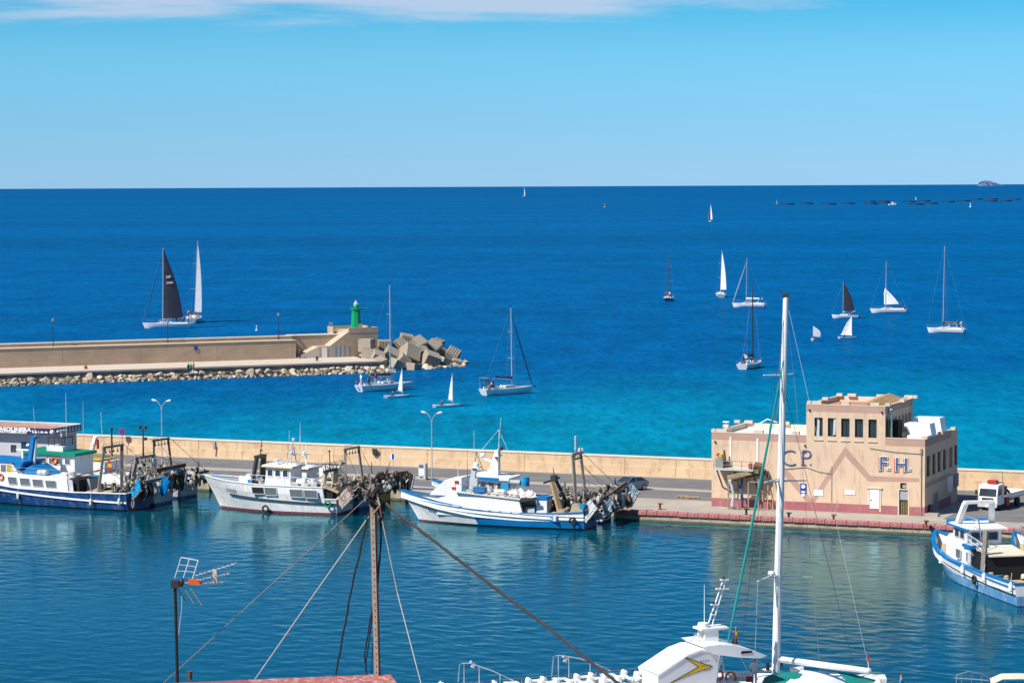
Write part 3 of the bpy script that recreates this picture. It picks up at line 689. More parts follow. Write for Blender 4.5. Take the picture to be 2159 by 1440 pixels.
facade(b, (0, 0, 0), (1, 0, 0), (0, 0, 1), BW, z_w, front_holes, T_, (0, 1, 0))
sides = [(1264, 685, 1297, 885), (1322, 670, 1353, 870), (1378, 655, 1408, 855), (1434, 640, 1464, 840), (1497, 628, 1528, 825), (1553, 618, 1582, 810)]
sh = []
for a, t, c, d in sides:
    y0, za = bs(1700 + a / 4.965, 820 + t / 4.965); y1, zb = bs(1700 + c / 4.965, 820 + d / 4.965); sh.append([y0, zb, y1, za])
q0 = sum(w_[1] for w_ in sh) / 6; q1 = sum(w_[3] for w_ in sh) / 6
for w_ in sh: w_[1] = q0; w_[3] = q1
BD = max(BD, bs(2021, 1060)[0]) if bs(2021, 1060)[0] < 13 else BD
sy0, _ = bs(1968, 1076); sy1, sz1 = bs(1978, 1036)
sdoor = (sy0, .02, sy1, sz1)
facade(b, (BW, 0, 0), (0, 1, 0), (0, 0, 1), BD, z_w, [tuple(x) for x in sh] + [sdoor], T_, (-1, 0, 0))
b.add([(0, 0, 0), (0, BD, 0), (0, BD, z_w), (0, 0, z_w)], [(0, 1, 2, 3)]); b.add([(0, BD, 0), (BW, BD, 0), (BW, BD, z_w), (0, BD, z_w)], [(0, 1, 2, 3)])
b.build('wall', M_bw, fb)
b = MB()
facade(b, (xt0, -.004, z_w - 1.9), (1, 0, 0), (0, 0, 1), xt1 - xt0, TH + 1.9, [(w_[0] - xt0, w_[1] - z_w + 1.9, w_[2] - xt0, w_[3] - z_w + 1.9) for w_ in wh], T_, (0, 1, 0))
thl = []
for k in range(7):
    y0 = 1.0 + k * 1.32; thl.append((y0, .35, y0 + .62, 2.15))
facade(b, (xt1, 0, z_w - .4), (0, 1, 0), (0, 0, 1), BD, TH + .4, thl, T_, (-1, 0, 0))
b.add([(xt0, 0, z_w - .4), (xt0, BD, z_w - .4), (xt0, BD, z_t), (xt0, 0, z_t)], [(0, 1, 2, 3)]); b.add([(xt0, BD, z_w - .4), (xt1, BD, z_w - .4), (xt1, BD, z_t), (xt0, BD, z_t)], [(0, 1, 2, 3)])
b.build('tower_wall', M_bw, fb)
# roofs with parapets
def parapet(name, x0, x1, z, m):
    b = MB(); t = .22; hp = .5
    b.b2((x0 - .03, -.03, z), (x1 + .03, t, z + .06)); b.b2((x0 - .03, BD - t, z), (x1 + .03, BD + .03, z + .06)); b.b2((x0 - .03, t, z), (x0 + t, BD - t, z + .06)); b.b2((x1 - t, t, z), (x1 + .03, BD - t, z + .06))
    b.b2((x0 + .01, t - .02, z - hp), (x1 - .01, t, z)); b.b2((x0 + .01, BD - t, z - hp), (x1 - .01, BD - t + .02, z)); b.b2((x0 + t - .02, t, z - hp), (x0 + t, BD - t, z)); b.b2((x1 - t, t, z - hp), (x1 - t + .02, BD - t, z))
    return b.build(name, m, fb)
parapet('parapet', 0, xt0 - .03, z_w, M_cap); parapet('parapet', xt1 + .03, BW, z_w, M_cap); parapet('parapet', xt0, xt1, z_t, M_cap)
b = MB(); b.add([(.02, .02, z_w - .45), (xt0, .02, z_w - .45), (xt0, BD - .02, z_w - .45), (.02, BD - .02, z_w - .45)], [(0, 1, 2, 3)]); b.add([(xt1, .02, z_w - .45), (BW - .02, .02, z_w - .45), (BW - .02, BD - .02, z_w - .45), (xt1, BD - .02, z_w - .45)], [(0, 1, 2, 3)]); b.build('roof', M_wroof, fb)
b = MB(); b.add([(xt0 + .02, .02, z_t - .45), (xt1 - .02, .02, z_t - .45), (xt1 - .02, BD - .02, z_t - .45), (xt0 + .02, BD - .02, z_t - .45)], [(0, 1, 2, 3)]); b.build('tower_roof', M_terr, fb)
b = MB(); nn = 22; xa, xb = xt0 + 4.4, xt1 - .6
vs = []
for i in range(nn + 1):
    x = xa + (xb - xa) * i / nn; zc = z_t - .1 + .5 * (1 - abs(i / nn * 2 - .9)) + (.05 if i % 2 else -.02); vs += [(x, .8, zc - .25), (x, BD - .6, zc + .1)]
b.add(vs, [(2 * i, 2 * i + 2, 2 * i + 3, 2 * i + 1) for i in range(nn)]); b.build('loose_roof_sheeting', M_corr, fb)
b = MB(); b.prism([(0, 0), (5.5, 0), (3.6, 1.3), (1.5, .5)], (xt0 + 3.0, .9, z_t - .42), (1, 0, 0), (0, .55, .35), (0, 0, .06)); b.build('roof_board', M_cream, fb)
# blocks standing on the parapets
bb = [(1506, .2, z_w, .5), (1521, .2, z_w, 1.3), (1531, 5, z_w, .6), (1555, 10.1, z_w, .6), (1579, 10.1, z_w, .9), (1600, .2, z_w, 1.0), (1658, 10.1, z_w, .7), (1678, .2, z_w, .8), (1951, .2, z_w, .6), (1984, 5.0, z_w, .5), (1985, 10.1, z_w, .8), (2011, 10.1, z_w, .5),
      (1708, .2, z_t, .5), (1722, .2, z_t, 1.1), (1741, 5.0, z_t, .6), (1771, 10.1, z_t, .6), (1797, 10.1, z_t, .9), (1784, .2, z_t, .8), (1857, 10.1, z_t, .8), (1846, .2, z_t, .9), (1873, .2, z_t, .5), (1903, 5.2, z_t, .5), (1917, 10.1, z_t, .9), (1930, 10.1, z_t, .5)]
for px, y, z, ln in bb:
    d = _F + _RT * ((px - 1079.5) / FPX); pl = BO + QV * y; t = (pl - EYE).dot(QV) / d.dot(QV); x = (EYE + d * t - BO).dot(QU)
    b = MB(); b.box((x, y, z + .06 + .14), (ln, .42, .28), taper=.94); b.build('parapet_block', M_stoneb, fb)
# bands
def band(name, pts, m, off=.006, th=.004):
    b = MB(); b.prism(pts, (0, -off, 0), (1, 0, 0), (0, 0, 1), (0, th, 0)); return b.build(name, m, fb)
bh = bl(1520, 911)[1] - bl(1520, 926)[1]
band('roof_band', [(0, z_w - bh), (xt0 - .01, z_w - bh), (xt0 - .01, z_w), (0, z_w)], M_band); band('roof_band', [(xt1 + .01, z_w - bh), (BW, z_w - bh), (BW, z_w), (xt1 + .01, z_w)], M_band)
band('roof_band', [(xt0, z_t - bh * .95), (xt1, z_t - bh * .95), (xt1, z_t), (xt0, z_t)], M_band, .010)
zig = [(1650, 990), (1671, 992), (1716, 1042), (1781, 957), (1834, 1013), (1937, 1016)]
zt = [bl(*p) for p in [(1640, 992), (1662, 992), (1711, 1052), (1782, 941), (1836, 1003), (1938, 1008)]]
zb = [bl(*p) for p in [(1640, 1005), (1656, 1005), (1711, 1070), (1782, 961), (1831, 1015), (1938, 1016)]]
b = MB(); n_ = len(zt)
pts = [(x, -.006, z) for x, z in zt] + [(x, -.006, z) for x, z in zb]; b.add(pts, [(i, i + 1, n_ + i + 1, n_ + i) for i in range(n_ - 1)]); b.build('zigzag_band', M_band, fb)
pz = bl(1550, 1048)[1] - .0
pzh = (bl(1505, 1049)[1] + bl(1940, 1070)[1]) / 2 + .02
band('plinth', [(0, 0), (dx0 - .05, 0), (dx0 - .05, pzh), (0, pzh)], M_plin, .012, .010); band('plinth', [(dx1 + .05, 0), (BW, 0), (BW, pzh), (dx1 + .05, pzh)], M_plin, .012, .010)
b = MB(); b.b2((BW + .002, 0, 0), (BW + .012, sy0 - .05, pzh)); b.b2((BW + .002, sy1 + .05, 0), (BW + .012, BD, pzh)); b.build('plinth', M_plin, fb)
b = MB(); b.b2((BW + .002, 0, z_w - bh), (BW + .006, BD, z_w)); b.build('roof_band', M_band, fb)
b = MB(); b.b2((xt1 + .002, 0, z_t - bh * .95), (xt1 + .006, BD, z_t)); b.build('roof_band', M_band, fb)
zb0 = q0 - .55; b = MB(); b.b2((BW + .002, .1, zb0 - .45), (BW + .006, BD, zb0)); b.build('side_band', M_band, fb)
# windows
def window(o, ax, inn, w, h, bars, name='window', glass=M_glass):
    o = Vector(o); ax = Vector(ax); inn = Vector(inn)
    b = MB(); f = .07; p = o + inn * .2
    def bar(x0, z0, x1, z1):
        c = p + ax * ((x0 + x1) / 2) + Vector((0, 0, (z0 + z1) / 2)); b.box(c, (abs(ax.x) * (x1 - x0) + abs(ax.y) * .07 + .0, abs(ax.y) * (x1 - x0) + abs(ax.x) * .07, z1 - z0))
    bar(0, 0, f, h); bar(w - f, 0, w, h); bar(f, 0, w - f, f); bar(f, h - f, w - f, h)
    for q in bars[0]: bar(w * q - .03, f, w * q + .03, h - f)
    for q in bars[1]: bar(f, h * q - .03, w - f, h * q + .03)
    fr = b.build(name, M_frame, fb)
    g = MB(); q = o + inn * .24; g.add([q + ax * f + Vector((0, 0, f)), q + ax * (w - f) + Vector((0, 0, f)), q + ax * (w - f) + Vector((0, 0, h - f)), q + ax * f + Vector((0, 0, h - f))], [(0, 1, 2, 3)]); g.build('pane', glass, fr); return fr
for i, w_ in enumerate(wh):
    fr = window((w_[0], -.004, w_[1]), (1, 0, 0), (0, 1, 0), w_[2] - w_[0], w_[3] - w_[1], ([.5], [.86]) if i > 1 else ([.6], [.14, .86]))
    b = MB(); b.b2((w_[0] - .05, -.09, w_[1] - .07), (w_[2] + .05, .1, w_[1] - .004)); b.build('sill', M_stoneb, fb)
    if i < 2: b = MB(); b.prism([(0, 0), (.28, .1), (.33, 1.7), (.1, 1.9)], (w_[0] + .18 + .3 * i, .1, w_[1] + .15 + i * .3), (1, 0, 0), (0, 0, 1), (0, .03, 0)); b.build('curtain', M_lgrey, fr)
for w_ in sh: window((BW, w_[0], w_[1]), (0, 1, 0), (-1, 0, 0), w_[2] - w_[0], w_[3] - w_[1], ([], [.8]))
for a, z0, c, z1 in thl: window((xt1, a, z_w - .4 + z0), (0, 1, 0), (-1, 0, 0), c - a, z1 - z0, ([], [.8]))
# doors and hatches
M_doorg = mat('brown_metal_door', (.06, .05, .025), .5, .25)
d_ = MB(); d_.b2((dx0 + .03, .15, .05), (dx1 - .03, .2, dz1 * .55)); dd = d_.build('door', M_doorg, fb)
for k in range(1, 4): b = MB(); x = dx0 + (dx1 - dx0) * k / 4; b.b2((x - .02, .13, .08), (x + .02, .15, dz1 * .52)); b.build('slat', M_yel, dd)
b = MB(); b.b2((dx0 + .03, .1, dz1 * .6), (dx1 - .03, .2, dz1 - .02)); b.build('shutter', M_grey, fb)
b = MB(); b.b2((dx0 - .12, -.03, .02), (dx0, .02, dz1 + .1)); b.b2((dx1, -.03, .02), (dx1 + .12, .02, dz1 + .1)); b.b2((dx0 - .12, -.035, dz1), (dx1 + .12, .02, dz1 + .1)); b.build('door_frame', M_cap, fb)
b = MB(); b.b2((nx0 + .02, .12, dz1 + .1), (nx1 - .02, .16, nz1 - .02)); ns_ = b.build('number_plate', M_open, fb)
cx_, cz_ = (nx0 + nx1) / 2 + .08, (dz1 + .08 + nz1) / 2
b = MB()
for k in range(5):
    t = k * 1.256; b.ball((cx_ + .13 * math.cos(t), .10, cz_ - .05 + .12 * math.sin(t)), .08, 6)
b.build('emblem', M_lgrey, ns_)
wx0, wz0 = bl(1834, 1071.5); wx1, wz1 = bl(1853.5, 1031.5)
b = MB(); b.b2((wx0, -.07, wz0), (wx1, -.012, wz1)); wd = b.build('white_door', M_white, fb)
b = MB(); b.box((wx0 + .14, -.1, (wz0 + wz1) / 2 - .1), (.16, .06, .06)); b.build('handle', M_dark, wd)
b = MB(); b.b2((wx0 - .22, -.06, wz0 + .35), (wx0 - .04, -.01, wz1)); b.b2((wx1 + .04, -.06, wz0 - .3), (wx1 + .2, -.01, wz1)); b.b2((wx0 - .3, -.14, wz1 + .04), (wx1 + .3, -.01, wz1 + .2)); b.build('door_surround', M_cap, fb)
for (a, t, c, d) in [(1716.5, 1032, 1735.5, 1045.5), (1781.5, 1033, 1803.5, 1043)]:
    x0, z1 = bl(a, t); x1, z0 = bl(c, d); b = MB(); b.b2((x0, -.05, z0), (x1, -.008, z1)); b.build('white_panel', M_gel, fb)
y0, z1 = bs(1996, 1006); y1, z0 = bs(2007, 1034); b = MB(); b.b2((BW + .01, y0, z0), (BW + .07, y1, z1)); b.build('shuttered_window', M_lgrey, fb)
y0, z1 = bs(2011, 1000); y1, z0 = bs(2020, 1024); M_teal = mat('teal_shutter', (.05, .14, .17), .6, .2); b = MB(); b.b2((BW + .01, y0, z0), (BW + .07, y1, z1)); b.build('teal_shutter', M_teal, fb)
y0, z1 = bs(1956, 1065); y1, z0 = bs(1961, 1078); b = MB(); b.b2((BW + .013, y0, z0), (BW + .05, y1, z1)); b.build('vent_hatch', M_open, fb)
b = MB(); b.b2((BW - T_ + .05, sy0, .02), (BW - T_ + .12, sy1, sz1)); sd = b.build('side_door', M_grey, fb)
b = MB()
for k in range(4): b.b2((BW - T_ + .125, sy0 + .1 + .25 * k, .3), (BW - T_ + .14, sy0 + .2 + .25 * k, sz1 - .2))
b.build('grille', M_open, sd)
b = MB(); b.b2((BW + .013, -.05, .002), (BW + 1.3, .6, .3)); b.build('step', M_conc, fb)
# pipes and cables on the front
b = MB(); px_a = bl(1943, 950)[0]
b.tube((px_a, -.07, .02), (px_a, -.07, bl(1943, 951)[1]), .045); b.box((px_a, -.08, bl(1943, 951)[1]), (.16, .1, .5)); b.build('drain_pipe', M_steel, fb)
b = MB(); xx = bl(1753.5, 1000)[0]; b.tube((xx, -.05, .02), (xx, -.05, bl(1753.5, 984)[1]), .035); b.build('drain_pipe', M_grey, fb)
b = MB(); p1 = bl(1834, 945); p2 = bl(1942, 957); b.path([(p1[0], -.05, p1[1]), ((p1[0] + p2[0]) / 2, -.05, (p1[1] + p2[1]) / 2 - .1), (p2[0], -.05, p2[1])], .025); b.build('wall_cable', M_dark, fb)
b = MB(); p1 = bl(1640, 990); p2 = bl(1700, 985); p3 = bl(1753, 999); b.path([(p1[0], -.05, p1[1]), (p2[0], -.05, p2[1]), ((p2[0] + p3[0]) / 2, -.05, (p2[1] + p3[1]) / 2 - .12), (p3[0], -.05, p3[1])], .025); b.build('wall_cable', M_dark, fb)
for pp in [(1508.5, 931), (1698, 939), (1707.5, 864), (1860, 869)]:
    x, z = bl(*pp); b = MB(); b.tube((x, -.16, z - .04), (x, -.01, z), .09, n=8); b.build('roof_spout', M_open, fb)
for pa, pb_ in [((1540.5, 921), (1540.5, 980)), ((1597.5, 924), (1597.5, 985))]:
    a = bl(*pa); c = bl(*pb_); b = MB(); b.b2((a[0] - .09, -.06, c[1]), (a[0] + .09, -.01, a[1])); b.build('white_duct', M_gel, fb)
# lettering
def face_text(s, px, py_top, py_bot, m, off, bold, ext=.03, name='letter', dx=0, dz=0, grow=1):
    x, z1 = bl(px, py_top); _, z0 = bl(px, py_bot); size = (z1 - z0) / .70 * grow
    return text_mesh(name, s, size, m, fb, (x + dx, -off, z0 + dz), (PI / 2, 0, 0), ext, bold)
for s, px in (('C', 1663), ('P', 1700)):
    face_text(s, px, 951, 982.5, M_ink, .04, -.04, grow=1.12)
xq, zq0 = bl(1700, 981); x = bl(1695.5, 981)[0]
for za in (0, 1.2): b = MB(); b.b2((x - .3, -.068, zq0 + za), (x + .25, -.065, zq0 + za + .08)); b.build('serif', M_ink, fb)
for px in (1677, 1709): x, z = bl(px, 981); b = MB(); b.box((x, -.04, z + .08), (.14, .04, .14)); b.build('letter_dot', M_ink, fb)
for s, px, pt, pb_ in (('F', 1863, 962.5, 990.5), ('H', 1901, 964.5, 992.5)):
    face_text(s, px, pt, pb_, M_redl, .03, .06, .02, 'letter_shadow', -.13, -.13, 1.02)
    face_text(s, px, pt, pb_, M_gel, .08, .07, .02, 'letter_edge', 0, 0, 1.0)
    face_text(s, px, pt, pb_, M_ink, .115, .012, .015, 'letter')
for px, py in ((1874.5, 991), (1918.5, 992.5)):
    x, z = bl(px, py); b = MB(); b.box((x - .06, -.035, z + .05), (.3, .03, .3)); b.build('letter_shadow', M_redl, fb); b = MB(); b.box((x, -.07, z + .12), (.3, .04, .3)); dd = b.build('letter_dot', M_gel, fb)
    b = MB(); b.box((x, -.1, z + .12), (.16, .02, .16)); b.build('dot_core', M_ink, dd)
x, z = bl(1694, 1030); b = MB(); b.box((x, -.03, z), (.62, .04, 1.0)); sg = b.build('wall_sign', M_sign, fb)
b = MB(); b.lathe([(.2, 0), (.2, .02)], (x, -.05, z + .22), 14, rot=(PI / 2, 0, 0)); b.build('disc', M_gel, sg)
b = MB(); b.box((x, -.055, z - .3), (.4, .01, .16)); b.build('lettering_bar', M_gel, sg)
x, z = bl(1694, 1042.5); b = MB(); b.lathe([(.19, 0), (.19, .02)], (x, -.03, z), 14, rot=(PI / 2, 0, 0)); b.build('round_sign', M_gel, fb)
# air ducts on the low right roof
zr = z_w - .45
b = MB(); b.b2((xt1 + 1.9, 1.0, zr + .35), (xt1 + 3.9, 4.2, zr + .7)); b.prism([(0, 0), (2.1, 0), (1.9, 1.05), (-.6, 1.05), (-.6, .85)], (xt1 + 1.9, 2.2, zr + .7), (1, 0, 0), (0, 0, 1), (0, 2.0, 0)); b.build('air_duct', M_gel, fb)
b = MB(); b.b2((xt1 + 1.7, 5.6, zr + .35), (xt1 + 3.9, 8.8, zr + .7)); b.prism([(0, 0), (2.2, 0), (2.0, 1.25), (-.6, 1.25), (-.6, 1.0)], (xt1 + 1.7, 6.6, zr + .7), (1, 0, 0), (0, 0, 1), (0, 2.0, 0)); b.build('air_duct', M_gel, fb)
b = MB(); b.path([(xt1 + .25, 1.0, zr), (xt1 + .25, 1.0, zr + 2.6), (xt1 + .1, 1.3, zr + 2.9), (xt1 - .1, 1.4, zr + 2.9)], .17, 8); b.build('bent_pipe', M_gel, fb)
M_greenp = mat('bright_green_hose', (.0, .42, .08), .5, .1); b = MB(); b.path([(xt1 + .32, .5, zr), (xt1 + .32, .5, zr + 1.6), (xt1 + .05, .9, zr + 2.1)], .09, 6); b.build('green_hose', M_greenp, fb)
b = MB(); b.b2((xt1 + .1, 1.8, zr), (xt1 + .8, 3.3, zr + 2.0)); b.b2((xt1 + .15, .25, zr), (xt1 + .3, .9, zr + 2.2)); b.build('dark_cabinet', M_open, fb)
b = MB(); a = Vector((2.2, 6, z_w)); b.tube(a, a + Vector((1.6, .3, .9)), .05); b.tube(a + Vector((1.6, .3, .9)), a + Vector((2.6, .3, .6)), .05); b.tube((.5, 3, z_w - .4), (.5, 3, z_w + .75), .04); b.box((.5, 3, z_w + .8), (.6, .3, .12)); b.build('roof_pipe', M_white, fb)
# ice-loading gantry bolted to the left of the front
ga = empty('loading_gantry', BO + QU * bl(1560, 1000)[0], QA, 'weathered steel loading gantry with chute bolted to the left front of the building', 'gantry')
zg = bl(1550, 985)[1]; gx = bl(1560, 1000)[0]
def gxx(px): return bl(px, 1000)[0] - gx
b = MB(); b.b2((gxx(1515), -1.9, zg - .12), (gxx(1600), -.02, zg)); b.build('deck', M_lgrey, ga)
for k in range(5): x = gxx(1518) + k * .95; b = MB(); b.tube((x, -1.85, zg), (x, -1.85, zg + .85), .03); b.build('post', M_steel, ga)
b = MB(); b.tube((gxx(1516), -1.85, zg + .8), (gxx(1600), -1.85, zg + .8), .03); b.tube((gxx(1516), -1.85, zg + .4), (gxx(1600), -1.85, zg + .4), .025); b.build('railing', M_steel, ga)
for px in (1524, 1560, 1598): x = gxx(px); b = MB(); b.beam((x, -1.8, zg - .15), (x, -.05, zg - 2.0), .1, .12); b.build('bracket', M_dark, ga)
M_motor = mat('motor_grey', (.25, .27, .26), .5, .2)
x, z = gxx(1526), zg; b = MB(); b.b2((x - .5, -1.1, zg), (x + .25, -.4, zg + .95)); hs = b.build('winch_box', M_motor, ga)
b = MB(); b.box((x - .1, -.7, zg + 1.15), (.4, .4, .3)); b.build('guard', M_yel, hs); b = MB(); b.ball((x - .35, -.7, zg + 1.25), .2, 8); b.build('lamp', M_red, hs); b = MB(); b.tube((x + .35, -.6, zg), (x + .25, -.6, zg + 1.75), .22, .1, 8); b.build('motor', M_rust, hs)
b = MB(); b.beam((gxx(1552), -2.6, zg - .75), (gxx(1606), -1.2, zg - .15), .35, .35); b.build('chute', M_tan, ga)
b = MB(); b.beam((gxx(1556), -1.9, zg - 1.0), (gxx(1606), -.6, zg - .45), .25, .3); b.build('chute_beam', M_woodd, ga)
for (p0, p1, n) in ((1546, 1566, 3), (1588, 1609, 2)):
    xa, xb = gxx(p0), gxx(p1)
    for x in (xa, xb): b = MB(); b.beam((x, -1.5, 0), (x, -1.5, zg - .9), .13, .13); b.build('leg', M_steel, ga)
    b = MB()
    for k in range(n + 1): zz = (zg - 1) * (k + .15) / (n + .3); b.beam((xa, -1.5, zz), (xb, -1.5, zz), .1, .1)
    b.build('cross_bar', M_steel, ga)
b = MB(); b.path([(gxx(1551), -1.9, zg - .9), (gxx(1556), -2.0, zg - 1.5), (gxx(1560), -1.8, zg - 2.6), (gxx(1557), -1.75, .9), (gxx(1556), -1.75, .35)], [.16, .17, .13, .15, .2], 8); b.build('ice_hose', M_lgrey, ga, smooth=True)
b = MB(); b.b2((gxx(1575) - .12, -1.7, .9), (gxx(1575) + .1, -1.5, zg - .9)); b.build('blue_pipe', M_navy, ga)
b = MB()
for k in range(7): x = gxx(1600) + .25 * k * .5; b.tube((x, -1.0 + .1 * k, zg - .6 + .1 * k), (x + .5, -.3, zg + .2 - .25 * k), .06)
b.box((gxx(1604), -.9, zg + .1), (.8, .8, .9), (.3, .2, .1)); b.build('machinery', M_rust, ga)
b = MB(); b.box((gxx(1589), -1.0, zg + .3), (.3, .4, .5)); b.build('red_box', M_red, ga)
b = MB()
for k in range(3): b.beam((gxx(1616) + k * .5, -1.2, .02), (gxx(1608) + k * .6, -.15, 2.4 + .3 * k), .08, .12)
b.build('leaning_planks', M_wood, ga)

# ------------------------------------------------------------------ bollards, cabinet, signs, bin, lamps
M_boll = mat('rusty_red_iron', (.22, .06, .04), .7, .35, 3)
def bollard(px, py, m, label):
    p = ground(px, py, ZQ + .1); r = empty('bollard', (p.x, p.y, ZQ), QA, label, 'bollard', 'mooring bollards along the quay edge')
    b = MB(); b.lathe([(.2, 0), (.2, .08), (.12, .12), (.11, .5)], n=10); b.build('post', m, r); b = MB(); b.lathe([(.11, .5), (.24, .54), (.24, .62), (.1, .66)], n=10); b.box((.15, 0, .58), (.3, .14, .1)); b.build('head', m, r)
bollard(1757.5, 1096, M_boll, 'rusty red mooring bollard on the quay edge below the middle white panel')
bollard(1952.5, 1109, M_boll, 'rusty red mooring bollard near the right corner of the sand coloured building')
bollard(1573.5, 1084, M_dark, 'dark mooring bollard by the foot of the loading gantry')
bollard(1663, 1092, M_dark, 'small dark mooring bollard right of the tall white mast')
bollard(1391.5, 1072, M_boll, 'red mooring bollard at the left end of the red kerb stones')
p = ground(1735, 1076, ZQ); b = MB(); b.box((0, 0, .18), (1.1, .4, .36), taper=.96); o = b.build('concrete_block', M_cap, None, (p.x, p.y - .3, ZQ), QA); tag(o, 'short white concrete block on the pavement at the foot of the building front', 'block')
p = ground(892, 1011, ZQ); cb = empty('supply_cabinet', (p.x, p.y, ZQ), QA, 'white electric supply cabinet on the quay beside the double street lamp', 'cabinet')
b = MB(); b.box((0, 0, .08), (.95, .7, .16)); b.build('base', M_conc, cb); b = MB(); b.box((0, 0, .98), (.85, .6, 1.64)); b.build('body', M_lgrey, cb); b = MB(); b.box((-.08, -.32, 1.5), (.5, .03, .3)); b.build('screen', M_glassg, cb)
b = MB(); b.box((0, -.315, .85), (.62, .02, .7)); b.build('panel', M_white, cb); b = MB(); b.box((-.05, -.32, .3), (.4, .03, .09)); b.build('slot', M_open, cb)
p = ground(829, 998, ZQ); sg = empty('parking_sign', (p.x, p.y, ZQ), QA, 'small white and blue square sign on a thin post by the quay wall', 'sign')
b = MB(); b.tube((0, 0, 0), (0, 0, 2.2), .03); b.build('post', M_alu, sg); b = MB(); b.box((0, -.04, 1.9), (.55, .03, .65)); b.build('plate', M_gel, sg); b = MB(); b.box((0.02, -.06, 1.9), (.28, .02, .6)); b.build('symbol', M_sign, sg)
p = ground(811, 977, ZQ); b = MB(); b.prism([(-.3, .1), (-.2, -.6), (.1, -.75), (.35, -.4), (.3, .1)], (0, -.25, 1.75), (1, 0, 0), (0, 0, 1), (0, .22, 0)); o = b.build('hanging_bin', M_dark, None, Q(ground(811, 975, ZQ).dot(QU), 268 - .02, ZQ), QA); tag(o, 'dark bag-like bin hanging on the ochre quay wall behind the yellow hull', 'bin')
for px, l in ((467, 'dark grey box with trailing cable on the ochre wall above the white trawler bow'),):
    u = ground(px, 962, ZQ).dot(QU); we = empty('wall_box', Q(u, 268, ZQ), QA, l, 'box'); b = MB(); b.box((0, -.0 + .1, 1.55), (.3, .25, .75)); b.build('case', M_grey, we); b = MB(); b.path([(.2, -.03, 1.5), (.35, -.03, 1.0), (.25, -.03, .2)], .07, 6); b.build('cable', M_rust, we)
p = ground(258, 958, ZQ); sg = empty('round_sign', (p.x, p.y, ZQ), QA, 'round red and blue no parking sign on a pale post by the wall', 'sign')
b = MB(); b.tube((0, 0, 0), (0, 0, 2.9), .05); b.build('post', M_alu, sg); b = MB(); b.lathe([(.42, 0), (.42, .03)], (0, -.07, 2.75), 20, rot=(PI / 2, 0, 0)); b.build('rim', M_red, sg)
b = MB(); b.lathe([(.30, 0), (.30, .02)], (0, -.11, 2.75), 20, rot=(PI / 2, 0, 0)); b.build('face', M_sign, sg); b = MB(); b.box((0, -.14, 2.75), (.6, .015, .09), (0, .8, 0)); b.build('bar', M_red, sg)
def street_lamp(px, py, hh, reach, label):
    p = ground(px, py, ZQ); r = empty('street_lamp', (p.x, p.y, ZQ), QA, label, 'street lamp', 'double headed street lamps on the quay')
    b = MB(); b.lathe([(.2, 0), (.2, .03), (.1, .06), (.1, .9), (.065, 1.0), (.045, hh - 1.0)], n=10); b.build('pole', M_alu, r, smooth=True)
    for s in (-1, 1):
        b = MB(); b.path([(0, 0, hh - 1.05), (s * .12, 0, hh - .55), (s * .4, 0, hh - .2), (s * (reach - .35), 0, hh)], .04, 6); a = b.build('arm', M_alu, r)
        b = MB(); b.lathe([(.04, -.34), (.12, -.2), (.14, .08), (.08, .32)], (s * reach, 0, hh + .04), 8, rot=(0, s * 1.35, 0)); b.build('lamp_head', M_lgrey, a, smooth=True)
street_lamp(911, 1011.5, 7.3, .95, 'grey double headed street lamp beside the white supply cabinet')
street_lamp(342, 985, 7.6, .95, 'grey double headed street lamp behind the trawler gallows on the left')

